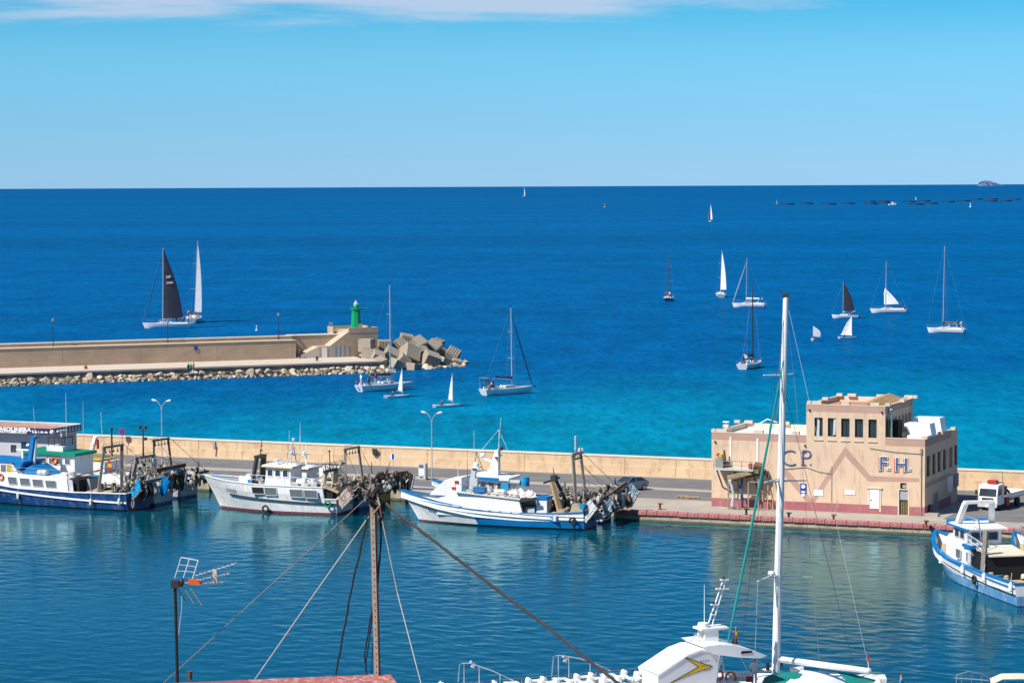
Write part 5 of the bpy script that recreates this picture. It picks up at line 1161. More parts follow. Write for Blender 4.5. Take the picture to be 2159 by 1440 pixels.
M_pinkd = mat('worn_pink_door', (.38, .30, .27), .7, .3, 1.5, stain=(.3, .12, .07), stain_amt=.7, stain_scale=(1.5, 1.5, 1.5))
x, z = k.P(727, 1050, 1.9); k.trawl_door(x, 2.0, z, (.25, .75, -.15), M_pinkd, M_grey, 1.7, 1.3); k.trawl_door(-.7, -1.8, 1.9, (-.3, -.5, .2), M_pinkd, M_grey, 1.6, 1.2)
k.hang(-.6, .3, .8, 2.6, 9, 3); k.hang(-.5, 1.0, 1.0, 2.4, 6, 4, M_dark)
x, z = k.P(691.7, 1062, 2.35); b_ = k.tyre(x, 2.42, z, M_green, .3); x, z = k.P(561, 1072, 2.35); k.tyre(x, 2.5, z, None, .3)
k.part('name_lettering', M_grey, lambda b: [b.box((k.X(478, 1.6) - .22 * i, k.pt(min(.95, (k.X(478, 1.6) - .22 * i) / (k.L + 1.2)), 2.2)[1] + .0, 2.2 - .02 * i), (.13, .06, .26), (0, 0, -.35)) for i in range(6)])

# ---- blue hull trawler behind it (second abreast) and yellow hulled one (third)
def back_trawler(name, near_px, near_py, u_len, Bm, mats, label, cap=None, sheer=None):
    Cn = ground(near_px, near_py); a = QA + PI + R(-2); l = Vector((-math.sin(a), math.cos(a), 0)); k = Boat(name, Cn - l * Bm / 2 * .85, a, label, GF)
    k.hull(u_len, Bm, 1.6, sheer or [(0, 1.6), (.25, 1.5), (.6, 1.8), (1, 3.0)], ROWS, mats, lambda t, r: 1 if r < 2 else 0, stern=.86, cap_m=cap); return k
k = B2 = back_trawler('fishing_trawler', 755, 1074.5, 12.5, 4.0, [M_blued, M_navy], 'blue hulled trawler with tall twin posts, moored just behind the white red-bottomed one')
xq, zq = k.P(734, 944, 1.2); xg2 = k.X(748, 0)
k.gallows(xg2 + .3, 1.2, k.P(748, 945, 0)[1], 1.75, M_steel, -.35, .15, .2)
k.part('wheelhouse', M_white, lambda b: b.prism([(6.2, 1.2), (6.2, 3.7), (8.6, 3.8), (9.0, 1.2)], (0, -1.3, 0), (1, 0, 0), (0, 0, 1), (0, 2.6, 0)))
k.part('roof', M_white, lambda b: b.b2((5.9, -1.5, 3.86), (9.0, 1.5, 3.98))); k.part('brow', M_yel, lambda b: b.b2((5.88, -1.52, 3.8), (9.02, 1.52, 3.86)))
k.part('mast', M_white, lambda b: (b.tube((7, 0, 3.9), (6.9, 0, 6.4), .09, .05), b.box((7, 0, 5.2), (.3, 1.3, .08)), b.ball((7, .4, 5.4), .2)))
k.whip(7.2, .8, 3.9, 4.0)
k.part('trawl_beam', M_dark, lambda b: b.beam((-.3, -1.6, 2.6), (-.3, 1.9, 2.6), .25, .28)); k.hang(-.4, .9, .9, 2.6, 10, 21); k.hang(-.4, -.6, .9, 2.6, 9, 22, M_dark); k.hang(-.5, .1, .7, 2.4, 7, 23, M_rust)
k.wire((xg2 + .3, 1.5, zq), (-.4, 1.8, 2.6)); k.wire((xg2 + .3, -1.5, zq), (-.4, -1.6, 2.6)); k.trawl_door(-.7, 1.0, 1.6, (.2, .6, .2), M_blued, M_grey, 1.3, 1.0)
k.clutter(.8, 5.5, -1.3, 1.3, 1.1, 10, 24, None, (.4, .8))
k = B3 = back_trawler('fishing_trawler', 797, 1065, 11.5, 3.4, [M_yel, M_rust], 'yellow hulled trawler stern showing between the white trawler and the blue white one')
k.part('wheelhouse', M_white, lambda b: b.prism([(5.5, 1.2), (5.5, 3.5), (7.6, 3.6), (8.0, 1.2)], (0, -1.2, 0), (1, 0, 0), (0, 0, 1), (0, 2.4, 0)))
k.part('gallows_beam', M_rust, lambda b: b.beam((.2, 1.5, k.P(785, 1003, 1.5)[1]), (-2.0, -1.4, k.P(838, 994, -1.4)[1]), .26, .3))
zz = k.P(785, 1003, 1.5)[1]
for y, x in ((1.3, .1), (-1.2, -1.6)): k.part('gallows_leg', M_dark, lambda b: b.beam((x + .4, y, 1.3), (x, y, zz + .05), .2, .2))
for i, (y, mm) in enumerate([(1.0, M_dark), (.6, M_net), (.1, M_rope), (-.4, M_dark), (-.8, M_net), (-1.1, M_rust)]): k.hang(-.9 + y * .7, y, 1.0, zz, 7, 30 + i, mm, .35)
k.trawl_door(-2.2, -1.3, 2.2, (.15, 1.3, -.2), M_dark, M_white, 1.9, .9); k.trawl_door(-.6, .9, 1.9, (.1, .5, .3), M_lgrey, M_green, 1.2, .9); k.netheap(-.2, -.2, 1.6, .7, 1.0, 8, M_dark)
k.wire((xg2 - 4, 1, 4.5), (-1.9, -1.3, zz)) if False else None

# ---- blue and white trawler (third group, nearest the camera side)
pos, ang, Lw = boat_from((884.5, 1097.5), (1229.7, 1119), 2.2)
k = B4 = Boat('fishing_trawler', pos, ang, 'white trawler with bright blue rail and blue patch on its aft hull, in the centre', GF)
def mf4(t, r):
    if r < 2: return 1
    if r == 2 and t < .62: return 2
    if t < 0: return 2
    return 0
k.hull(Lw, 5.0, 2.0, [(0, 1.72), (.15, 1.5), (.35, 1.42), (.6, 1.62), (.8, 2.15), (1, 2.95)], [('a', -.7), ('a', -.02), ('a', .16), ('r', .5), ('r', .53), ('r', 1.0)], [M_white, M_anti, M_blue], mf4, stern=.87, deck=.7, deck_m=M_tan, cap_m=M_blue, capw=.28)
k.strip('rub_rail', M_white, 1.0, 2.0, .14, 0, .98, .09); k.strip('rub_rail', M_white, 1.32, 2.5, .09, 0, .98, .06)
y = 2.0
def house4(b):
    x0, z0 = k.P(1105, 1083, y); x1, _ = k.P(914, 1050, y); zt0 = k.P(1095, 1054, y)[1]; zt1 = k.P(965, 1038, y)[1]; zt2 = k.P(916, 1026, y)[1]
    xm4 = k.X(965, y); st = [(x0, x0 + .5, zt0, 2.0), (x0 + (xm4 - x0) * .55, x0 + (xm4 - x0) * .55, zt0 + (zt1 - zt0) * .5, 2.0), (xm4, xm4, zt1, 1.85), (x1, x1 - .2, zt2 - .15, 1.3)]
    vs = []
    for xb_, xt_, z_, w_ in st: vs += [(xb_, w_, .9), (xt_, w_ - .06, z_), (xt_, -w_ + .06, z_), (xb_, -w_, .9)]
    b.add(vs, [(4 * i + j, 4 * i + (j + 1) % 4, 4 * i + 4 + (j + 1) % 4, 4 * i + 4 + j) for i in range(3) for j in range(4)] + [(0, 1, 2, 3), (12, 13, 14, 15)])
k.part('deckhouse', M_white, house4)
zr4 = (k.P(1060, 1050, y)[1]); xa4, xb4 = k.X(1095, y), k.X(960, y)
k.part('house_roof', M_netw, lambda b: b.prism([(k.X(1097, y), k.P(1095, 1054, y)[1] + .01), (k.X(1097, y), k.P(1095, 1054, y)[1] + .1), (xb4, k.P(965, 1038, y)[1] + .1), (xb4, k.P(965, 1038, y)[1] + .01)], (0, -y - .1, 0), (1, 0, 0), (0, 0, 1), (0, 2 * y + .2, 0)))
zra = k.P(1095, 1054, y)[1] + .1; zrb = k.P(965, 1038, y)[1] + .1
k.rail([(xa4, y, zra), (xb4, y, zrb)], .75, m=M_steel, step=1.1); k.rail([(xa4, -y, zra), (xb4, -y, zrb)], .75, m=M_steel, step=1.1)
# sloping front casing, wheelhouse, raked white post
xf0, xf1 = k.X(985, 0), k.X(918, 0)
k.part('front_casing', M_white, lambda b: b.prism([(xf1, zrb - .5), (xf1 - .2, zrb - .2), (k.X(950, 0), zrb + 1.0), (xf0, zrb + 1.3), (xf0, zrb - .5)], (0, -1.5, 0), (1, 0, 0), (0, 0, 1), (0, 3.0, 0)))
for px_, py_ in ((963, 1016), (957, 1029)): x, z = k.P(px_, py_, 1.5); k.part('red_lamp', M_red, lambda b: b.box((x, 1.52, z), (.4, .12, .25)))
for q in range(3): k.fwin(k.X(952, 0) + .1, -1.1 + q * .8, zrb + .45, -.5 + q * .8, zrb + .85, M_white, M_glass)
xp, zp = k.P(1000, 1023, .6); xp2, zp2 = k.P(1004, 984, .6)
k.part('raked_post', M_lgrey, lambda b: (b.beam((xp + .3, .6, zrb), (xp2 + .15, .6, zp2), .4, .45), b.box((xp, .6, zrb + .6), (.8, .5, 1.2)))); k.part('radar_dome', M_white, lambda b: (b.ball((xp2, .6, zp2 + .2), .3, 10), b.box((xp2, .6, zp2 - .05), (.8, .8, .1))), smooth=True)
k.whip(k.X(966, .5), .5, zrb + 1, 2.9); k.whip(k.X(985, .5), .4, zrb + 1.2, 2.7, m=M_dark); k.whip(k.X(1000, -.4), -.4, zrb + 1.2, 4.5)
k.part('folding_arm', M_dark, lambda b: (b.tube((xp2 + .4, .2, zp2 - .2), (xp2 + .1, .2, zp2 + 1.3), .03), b.tube((xp2 - .6, .2, zp2 - .4), (xp2 + .1, .2, zp2 + 1.3), .03)))
x, z = k.P(1012, 1032, 1.6); k.part('blue_tarp', M_blue, lambda b: b.box((x, 1.6, z), (1.2, .8, .5)))
x, z = k.P(1054, 1040, 1.5); k.part('life_raft', M_white, lambda b: (b.tube((x - .5, 1.5, z + .1), (x + .5, 1.5, z + .1), .3, n=12)))
x, z = k.P(1107, 1015, -.6); k.part('blue_barrel', M_cyanb, lambda b: b.lathe([(.42, -.45), (.46, .0), (.42, .45)], (x, -.6, z), 14))
x, z = k.P(1066, 1025, .3); k.part('blue_crate', M_cyanb, lambda b: b.box((x, .3, z), (.75, .6, .6)))
x, z = k.P(1087, 1017, -.4); k.part('black_drum', M_grey, lambda b: b.tube((x - .5, -.4, z), (x + .5, -.4, z), .28, n=10))
for i in range(6): x, z = k.P(1080 + i * 8.5, 1032 + i * 1.4, .7); k.netheap(x, .6 + (i % 2) * .3, zra + (zrb - zra) * (x - xa4) / (xb4 - xa4), .5, .65 + .1 * (i % 3), 40 + i, M_netw, 'canvas_bundle', 1.3)
for i in range(6): x = xa4 + (xb4 - xa4) * (.15 + .13 * i); k.netheap(x, 1.55, zra + (zrb - zra) * (x - xa4) / (xb4 - xa4), .35, .4, 50 + i, M_rope, 'rope_coil', 1.2)
k.clutter(xa4 + .5, xb4 - .5, -1.7, 1.5, zra + .1, 22, 13, [M_white, M_lgrey, M_cyanb, M_netw, M_white, M_grey, M_rust], (.35, .8))
# aft working deck
x0, x1 = k.X(1130, 2.0), k.X(1096, 2.0); za = k.P(1096, 1054, 2)[1]
k.part('awning_frame', M_dark, lambda b: (b.beam((x1, 2.0, za - .1), (x0, 2.0, za + .22), .12, .25), b.beam((x1, 2.0, za), (x1 - .5, 2.0, 1.0), .22, .14), b.b2((x0 + .1, -1.9, za + .05), (x1, 1.9, za + .15)), b.b2((x1 - .3, -1.8, .8), (x1 - .1, 1.9, za))))
xs_, zs_ = k.P(1142, 1052, 1.2); k.part('companionway', M_white, lambda b: b.b2((xs_ - .55, -.4, .8), (xs_ + .5, 1.3, zs_ + .0))); k.part('companion_roof', M_blue, lambda b: b.b2((xs_ - .6, -.5, zs_), (xs_ + .6, 1.4, zs_ + .18)))
k.part('engine_casing', M_lgrey, lambda b: b.b2((k.X(1128, 1.3), -.5, .8), (k.X(1108, 1.3), 1.5, 1.95)))
xl_, zl_ = k.P(1185, 1077, 1.7); xl2, zl2 = k.P(1164, 1016, .9)
k.part('timber_prop', M_wood, lambda b: b.beam((xl_, 1.7, .8), (xl2, .9, zl2), .42, .28)); 
xd, zd = k.P(1172, 1010, 0); k.part('derrick', M_dark, lambda b: (b.beam((xd + .1, 0, zd + .1), (k.X(1208, -.8), -.8, 1.1), .34, .3), b.box((xd + .1, .2, zd + .1), (.5, .8, .6)), b.beam((xd + .9, 1.0, zd - .3), (xd - .2, -.6, zd + .1), .14, .14), b.tube((xd + .1, 0, zd), (xd + .3, 0, zd + 1.2), .08, .02)))
k.part('ladder', M_alu, lambda b: [b.tube((k.X(1190, .4) + s_ * .25, .4, 1.0), (k.X(1180, .4) + s_ * .25, .4, 2.9), .03) for s_ in (0, 1)] + [b.tube((k.X(1190, .4) + i * .05, .4, 1.1 + i * .25), (k.X(1190, .4) + .25 + i * .05, .4, 1.1 + i * .25), .02) for i in range(7)])
k.part('dark_net_bin', M_open, lambda b: b.b2((k.X(1192, -.5), -1.8, .8), (k.X(1158, -.5), -.2, 2.4)))
xt_, zt4 = k.P(1205, 1065, 1.9)
k.part('tan_chute', M_tan, lambda b: (b.prism([(xt_ + 1.1, 1.2), (xt_ + .9, 1.6), (xt_ + .2, 1.6), (xt_ - .1, 2.5), (xt_ - .6, 2.5), (xt_ - 1.2, 1.9), (xt_ - .6, 1.3)], (0, .9, 0), (1, 0, 0), (0, 0, 1), (0, 1.0, 0)), b.b2((xl_ - .3, .6, 1.0), (xl_ + .5, 1.9, 1.9))))
k.clutter(.8, k.X(1130, 0), -1.9, 2.0, .85, 24, 14, [M_rope, M_net, M_tan, M_lgrey, M_rust, M_netw, M_cyanb], (.35, .8)); k.netheap(k.X(1170, 1.2), 1.3, .9, .7, .7, 61, M_net)
x, z = k.P(1241, 1077, 1.8); k.trawl_door(x, 1.9, z, (.2, .85, -.2), M_lgrey, M_rust, 1.9, 1.25); k.trawl_door(-.6, -1.2, 1.5, (.2, .3, .4), M_lgrey, M_rust, 1.5, 1.3); k.hang(-.3, .6, .8, 2.4, 8, 62); k.hang(-.2, -.4, .7, 2.2, 8, 63, M_rust)
k.part('trawl_beam', M_navy, lambda b: b.beam((-.2, 2.0, 2.35), (-.8, -2.2, 2.8), .25, .28)); k.part('blue_roller', M_cyanb, lambda b: b.tube((0, 1.9, 2.35), (.1, 2.4, 2.3), .28, n=10))
x, z = k.P(1208, 1098, 2.3); k.tyre(x, 2.42, z, None, .3)
k.part('name_lettering', M_dark, lambda b: [b.box((k.X(898, 1.4) - .24 * i, k.pt(min(.95, (k.X(898, 1.4) - .24 * i) / (k.L + 1.3)), 1.5)[1], 1.55 - .03 * i), (.15, .06, .24), (0, 0, -.35)) for i in range(5)])

# ---- white trawler behind it
Cn = ground(1269, 1104); a = ang; l = Vector((-math.sin(a), math.cos(a), 0))
k = B5 = Boat('fishing_trawler', Cn - l * 1.75 * .86, a, 'white trawler with blue roof and mast, moored behind the blue railed one', GF)
k.hull(16.6, 3.6, 1.8, [(0, 1.7), (.2, 1.6), (.5, 1.75), (.8, 2.5), (1, 3.5)], ROWS, [M_whited, M_navy], lambda t, r: 1 if r < 2 else 0, stern=.88, cap_m=M_blue, deck_m=M_tan)
k.strip('rub_rail', M_blue, 1.2, 2.6, .14)
x0, x1 = k.X(1078, 0), k.X(1003, 0); zw = k.P(1040, 1012, 1.5)[1]
w5 = k.part('wheelhouse', M_white, lambda b: b.prism([(x0, 1.2), (x0, zw - .1), (x1, zw), (x1 + .3, 1.2)], (0, -1.45, 0), (1, 0, 0), (0, 0, 1), (0, 2.9, 0)))
for q in range(4): xx = x0 + .3 + q * .9; k.win(xx, zw - .95, xx + .65, zw - .3, 1.46, M_white, M_glass, parent=w5)
for q in range(3): k.fwin(x1 + .05, -1.2 + q * .85, zw - .9, -.55 + q * .85, zw - .2, M_white, M_glass, parent=w5)
rf = k.part('roof', M_white, lambda b: b.prism([(x0 - .4, zw + .0), (x0 - .4, zw + .25), (x1 - .3, zw + .5), (x1 + .6, zw + .3), (x1 + .5, zw - .05)], (0, -1.75, 0), (1, 0, 0), (0, 0, 1), (0, 3.5, 0)))
k.part('brow', M_blue, lambda b: b.prism([(k.X(1052, 1.8), zw - .1), (k.X(1052, 1.8), zw + .25), (x1 + .62, zw + .32), (x1 + .55, zw - .1)], (0, -1.78, 0), (1, 0, 0), (0, 0, 1), (0, 3.56, 0)), rf)
xm_, zm_ = k.P(1046, 998, 0); zt5 = k.P(1052, 948, 0)[1]
k.part('mast', M_white, lambda b: (b.prism([(xm_ + 1.0, zm_ - .1), (xm_ + .45, zm_ + .9), (xm_ - .05, zt5), (xm_ - .35, zt5), (xm_ - .3, zm_ - .1)], (0, -.35, 0), (1, 0, 0), (0, 0, 1), (0, .7, 0)), b.beam((xm_ + .3, 0, zm_ + 1.1), (xm_ + 1.3, 0, zm_ + 1.5), .3, .2), b.ball((xm_ + 1.4, 0, zm_ + 1.75), .27, 8), b.box((xm_ - .2, 0, zt5 - .6), (.5, 1.4, .08))))
k.part('searchlight', M_dark, lambda b: (b.ball((xm_ - .6, .1, zt5 + .15), .22, 8), b.box((xm_ - .2, .5, zt5 - .7), (.2, .2, .25)), b.box((xm_ - .2, -.5, zt5 - .7), (.2, .2, .25))))
k.part('pole_mast', M_lgrey, lambda b: (b.tube((xm_ - .45, 0, zm_), (xm_ - .3, 0, zt5 + 2.0), .05, .03), b.tube((xm_ - .3, .15, zt5), (xm_ - .6, .15, zt5 + 3.2), .05, .02))); k.wire((xm_ - .3, 0, zt5 + 2), (xm_ + 2.4, .8, zw + 1.5), 0, .012, M_white); k.wire((xm_ - .3, 0, zt5 + 2), (xm_ - 2.2, .8, zw + 1.5), 0, .012, M_white)
xg5 = k.X(1218, 0); zg5 = k.P(1218, 956, 0)[1]; k.gallows(xg5 + .1, 1.2, zg5, 1.45, M_steel, -.5, .18, .22)
k.part('lamp_pole', M_lgrey, lambda b: (b.tube((xg5 + .1, .3, zg5), (xg5 + .1, .3, zg5 + 1.6), .1, n=8), b.ball((xg5 + .1, .3, zg5 + 1.65), .12, 6), b.tube((xg5 - .2, -.3, zg5), (xg5 - .2, -.3, zg5 + .7), .07), b.ball((xg5, -1.0, zg5 + .15), .35, 7)))
xe, ze = k.P(1318, 1018, -1.4); k.part('trawl_beam', M_rust, lambda b: b.beam((-.4, 1.6, 2.6), (xe, -1.7, ze), .24, .28))
for y in (1.3, -1.4): k.wire((xg5, y, zg5), (-.9 if y > 0 else xe + .2, y, 2.8), 0, .03)
k.wire((xg5 + .1, .5, zg5 - 2), (-1, 0, 2.6)); k.wire((xg5 + .1, -.5, zg5 - 1.2), (-1.2, -.8, 2.7))
M_dgb = mat('slate_blue_door', (.10, .17, .22), .45, .3, 1.2, stain=(.6, .62, .62), stain_amt=.8, stain_scale=(1.3, 1.3, 1.3))
x, z = k.P(1282, 1070, 1.5); k.trawl_door(x, 1.6, z, (.35, .75, -.25), M_dgb, M_rust, 1.7, 1.3); x, z = k.P(1329, 1043, -1.5); k.trawl_door(x, -1.6, z, (.2, 1.0, -.35), M_dgb, M_white, 1.9, 1.4)
for i, (y, mm) in enumerate([(1.1, M_net), (.6, M_rope), (.1, M_dark), (-.4, M_netw), (-.9, M_tan), (-1.3, M_rust)]): k.hang(-.9 - (1 - y) * .35, y, 1.2, 2.75, 7, 70 + i, mm, .35)
k.netheap(-.6, -.6, 1.6, .7, .9, 77, M_netw); k.clutter(.6, 7, -1.2, 1.4, 1.2, 18, 15, None, (.4, .9)); k.clutter(x0 - 3, x0 - .3, -1.2, 1.2, 1.3, 10, 17, [M_white, M_lgrey, M_cyanb], (.4, .9))
k.part('white_tank', M_white, lambda b: b.box((k.X(1250, 0), -.3, 2.0), (1.6, 1.2, .6)))

# ---- navy trawler, first group on the left
Cn = ground(265.7, 1079); S0 = ground(0, 1061); D = S0 - Cn; a = math.atan2(D.y, D.x) + R(1); l = Vector((-math.sin(a), math.cos(a), 0))
k = B6 = Boat('fishing_trawler', Cn - l * 2.25, a, 'navy blue trawler with white cabin and blue trawl doors, nearest at the left edge', GF)
k.hull(21.5, 5.2, 1.8, [(0, 1.8), (.3, 1.65), (.6, 1.75), (.8, 2.2), (1, 3.2)], [('a', -.7), ('a', -.02), ('a', .14), ('r', .5), ('r', .75), ('r', 1.0)], [M_navy, M_anti], lambda t, r: 1 if r < 2 else 0, stern=.88, t0=.62, deck=.7, deck_m=M_tan, cap_m=M_white)
k.strip('rub_rail', M_white, .88, 2.1, .17, 0, .98, .1)
y = 2.1; xa, za = k.P(145, 1009, y); xb, zb = k.P(6, 1001, y); xc = k.P(147, 1040, y)[0]
h6 = k.part('deckhouse', M_white, lambda b: b.prism([(xc + .1, .9), (xa + .25, za), (xb + 3, zb + .25), (xb + 3.2, .9)], (0, -y, 0), (1, 0, 0), (0, 0, 1), (0, 2 * y, 0)))
for (p0, t0_, p1, t1_) in [(95, 870, 230, 970), (245, 885, 395, 985), (405, 900, 560, 1000), (570, 915, 730, 1015)]:
    x1, z1 = k.P(p0 / 6 + 1.5, 860 + t0_ / 6, y); x0, z0 = k.P(p1 / 6 - 1, 860 + t1_ / 6, y); k.win(x0, z0, x1 - .1, z1, y + .01, M_lgrey, M_glassg, -.14, h6)
k.part('aft_opening', M_open, lambda b: b.b2((xc - .9, -1.8, .9), (xc + .15, 1.7, za - .15))); k.part('aft_screen', M_lgrey, lambda b: b.prism([(xc - .05, .9), (xc + .25, za), (xc - .35, za - .2), (xc - .55, .9)], (0, 2.0, 0), (1, 0, 0), (0, 0, 1), (0, .08, 0)))
k.rail([(xa + .2, y - .1, za), (xb + 2, y - .1, zb + .1)], .8, m=M_steel, step=1.5)
xw, zw_ = k.P(25, 1000, 1.6); w6 = k.part('wheelhouse', M_white, lambda b: b.prism([(k.X(42, 1.6), za - .1), (k.X(26, 1.6), zw_ + 1.3), (k.X(-20, 1.6), zw_ + 1.3), (k.X(-26, 1.6), za - .1)], (0, -1.6, 0), (1, 0, 0), (0, 0, 1), (0, 3.2, 0)))
for p0, p1, g in ((3, 15, M_glassg), (16, 27, M_yel)): k.win(k.X(p1, 1.6), zw_ + .15, k.X(p0, 1.6), zw_ + 1.0, 1.61, M_white, g, parent=w6)
k.part('roof', M_blue, lambda b: b.prism([(k.X(36, 1.8) - .2, zw_ + .45), (k.X(50, 1.8), zw_ + 1.3), (k.X(50, 1.8), zw_ + 1.42), (k.X(-40, 1.8), zw_ + 1.55), (k.X(-40, 1.8), zw_ + 1.3), (k.X(30, 1.8), zw_ + 1.28)], (0, -1.8, 0), (1, 0, 0), (0, 0, 1), (0, 3.6, 0)))
k.part('sloping_hatch', M_blue, lambda b: b.prism([(k.X(101, 1.4), za + .02), (k.X(66, 1.4), za + 1.05), (k.X(48, 1.4), za + .45), (k.X(48, 1.4), za + .02)], (0, -1.4, 0), (1, 0, 0), (0, 0, 1), (0, 2.8, 0)))
x, z = k.P(62, 985, 0); x2, z2 = k.P(72, 921, 0); k.part('raked_mast', M_blue, lambda b: (b.beam((x, 0, za + .2), (x2, 0, z2), .55, .4), b.box((x2 - .1, 0, z2), (.6, .7, .15))))
k.part('mast_back', M_lgrey, lambda b: b.beam((x - .5, 0, za + .2), (x2 - .2, 0, z2 - .1), .2, .3)); k.part('radar_bar', M_white, lambda b: (b.box((x2 + 1.5, 0, z2 - 1.4), (1.6, .2, .14)), b.box((x2 + 1.5, 0, z2 - 1.9), (.2, .2, .8)), b.ball((x2 + .8, 0, z2 - .9), .2))); k.lifebuoy(k.X(3, 2.15), 2.2, k.P(3, 1004, 2.2)[1] - .05)
k.part('tank', M_lgrey, lambda b: b.tube((k.X(100, 1.2), 1.2, za + .35), (k.X(82, 1.2), 1.2, za + .35), .3, n=10))
xg6 = k.X(245, 0); zg6 = k.P(245, 941, 0)[1]; k.gallows(xg6 + .3, 1.1, zg6, 1.9, M_steel, 0.5, .18, .26); k.part('deck_lamp', M_dark, lambda b: (b.tube((xg6 + .3, .2, zg6 - 1.0), (xg6 + .3, .2, zg6 + 1.7), .09), b.ball((xg6 + .3, .2, zg6 + 1.8), .17, 7)))
k.part('trawl_beam', M_steel, lambda b: b.beam((-.4, 2.0, 2.7), (-1.6, -2.0, 3.1), .26, .3)); k.wire((xg6, 1.6, zg6), (-.5, 1.9, 2.8), 0, .035, M_steel); k.wire((xg6, -1.6, zg6), (-1.6, -1.9, 3.1), 0, .035, M_steel)
x, z = k.P(288, 1032, 1.6); k.trawl_door(x, 1.7, z, (.3, .7, -.3), M_cyanb, M_orange, 1.7, 1.35); x, z = k.P(344, 1025, -1.5); k.trawl_door(x, -1.6, z, (.2, 1.1, -.3), M_blue, M_cyanb, 1.9, 1.3)
for i, (y_, mm) in enumerate([(1.0, M_dark), (.4, M_net), (-.2, M_dark), (-.9, M_rope)]): k.hang(-.8 - (1 - y_) * .25, y_, 1.0, 2.8, 8, 80 + i, mm, .35)
k.part('hanging_rope', M_rope, lambda b: b.path([(-.35, 1.6, 1.6), (-.3, 1.7, .7), (-.45, 1.7, .35), (-.6, 1.7, .7), (-.55, 1.6, 1.6)], .05, 5))
k.netheap(k.X(190, 1.2), 1.2, 1.05, .85, .8, 90, M_net, sx=1.7); k.netheap(k.X(205, .5), .5, 1.05, .7, .9, 91, M_net); k.part('fish_box', M_tan, lambda b: b.box((k.X(232, 1.5), 1.5, 1.5), (1.0, .8, .9)))
k.part('dark_winch', M_grey, lambda b: (b.box((k.X(190, -.5), -.5, 2.0), (1.5, 1.8, 1.6), (0, .2, 0)), b.tube((k.X(170, 0), -1.2, 2.2), (k.X(170, 0), 1.0, 2.2), .5, n=10))); k.part('brown_awning', M_woodd, lambda b: (b.beam((k.X(150, .3), .3, za - .1), (k.X(200, .3), -.6, za + .7), 1.2, .14)))
k.clutter(.6, xc - 1, -1.9, 1.9, 1.1, 20, 19, [M_rope, M_net, M_white, M_lgrey, M_tan, M_dark, M_cyanb], (.35, .8)); k.clutter(xa + 1, xa + 6, -1.4, 1.5, za, 8, 20, [M_white, M_lgrey, M_white, M_grey], (.3, .6))
for px_, py_ in ((40, 1045), (193, 1058), (253, 1057)): x, z = k.P(px_, py_, 2.45); k.fender(x, 2.6, z)
# ---- green roofed trawler behind the navy one
k = B7 = back_trawler('fishing_trawler', 323, 1081 - 14.5, 17, 4.6, [M_lgrey, M_navy], 'grey sterned trawler with green wheelhouse roof, moored behind the navy one', None, [(0, 2.1), (.3, 2.0), (.6, 2.1), (1, 3.2)])
x0, x1 = k.X(178, 0), k.X(84, 0); zr7 = k.P(120, 957, 1.5)[1]
w7 = k.part('wheelhouse', M_white, lambda b: b.prism([(x0, 1.5), (x0, zr7 - .1), (x1 + .3, zr7), (x1 - .2, 1.5)], (0, -1.7, 0), (1, 0, 0), (0, 0, 1), (0, 3.4, 0)))
k.part('roof', M_green, lambda b: b.prism([(x0 - .3, zr7 - .12), (x0 - .3, zr7 + .18), (x1 + .8, zr7 + .32), (x1 + .8, zr7 - .02)], (0, -2.0, 0), (1, 0, 0), (0, 0, 1), (0, 4.0, 0)))
for q in range(4): xx = x0 + .5 + q * 1.0; k.win(xx, zr7 - 1.05, xx + .7, zr7 - .4, 1.71, M_white, M_glassg, parent=w7)
for q in range(3): k.fwin(x1 + .14, -1.3 + q * .9, zr7 - 1.0, -.6 + q * .9, zr7 - .3, M_white, M_glass, parent=w7)
k.part('flying_bridge', M_white, lambda b: (b.b2((k.X(140, .5), -1.0, zr7 + .2), (k.X(106, .5), 1.0, zr7 + .75)))); k.part('bridge_canopy', M_dark, lambda b: (b.b2((k.X(140, .5), -1.0, zr7 + 1.6), (k.X(108, .5), 1.0, zr7 + 1.7)), [b.tube((k.X(p_, .5), y_, zr7 + .7), (k.X(p_, .5), y_, zr7 + 1.65), .04) for p_ in (138, 122, 109) for y_ in (.95, -.95)]))
k.part('radar_bar', M_white, lambda b: (b.box((k.X(132, 0), 0, zr7 + 2.3), (.2, 1.5, .14)), b.tube((k.X(132, 0), 0, zr7 + 1.7), (k.X(132, 0), 0, zr7 + 2.25), .1), b.ball((k.X(112, 0), 0, zr7 + 2.1), .25))); k.whip(k.X(142, 0), 0, zr7 + .3, 6.0); k.whip(k.X(172, 0), -.5, zr7 + .3, 5.2, m=M_lgrey); k.whip(k.X(82, 0), .3, zr7 + .3, 4.4, (.3, 0)); k.lifebuoy(k.X(116, 1.8), 1.8, k.P(116, 971, 1.8)[1])
k.part('white_casing', M_white, lambda b: b.prism([(k.X(266, 1.7), 1.7), (k.X(262, 1.7), k.P(262, 1003, 1.7)[1]), (k.X(215, 1.7), k.P(215, 1001, 1.7)[1]), (k.X(205, 1.7), 1.7)], (0, -1.5, 0), (1, 0, 0), (0, 0, 1), (0, 3.2, 0)))
xg7 = k.X(312, 0); zg7 = k.P(312, 963, 0)[1]; k.gallows(xg7 + .3, 1.4, zg7, 1.95, M_steel, .4, .2, .3)
k.part('twin_lamp_pole', M_dark, lambda b: (b.tube((xg7 + .3, .3, zg7), (xg7 + .3, .3, zg7 + 3.0), .1, .07), [b.ball((xg7 + .3 + s_ * .35, .3, zg7 + 3.1), .2, 7) for s_ in (-1, 1)], b.box((xg7 + .3, .3, zg7 + 2.7), (.8, .1, .1)), b.box((xg7 + .1, .3, zg7 + 1.9), (.4, .3, .3))))
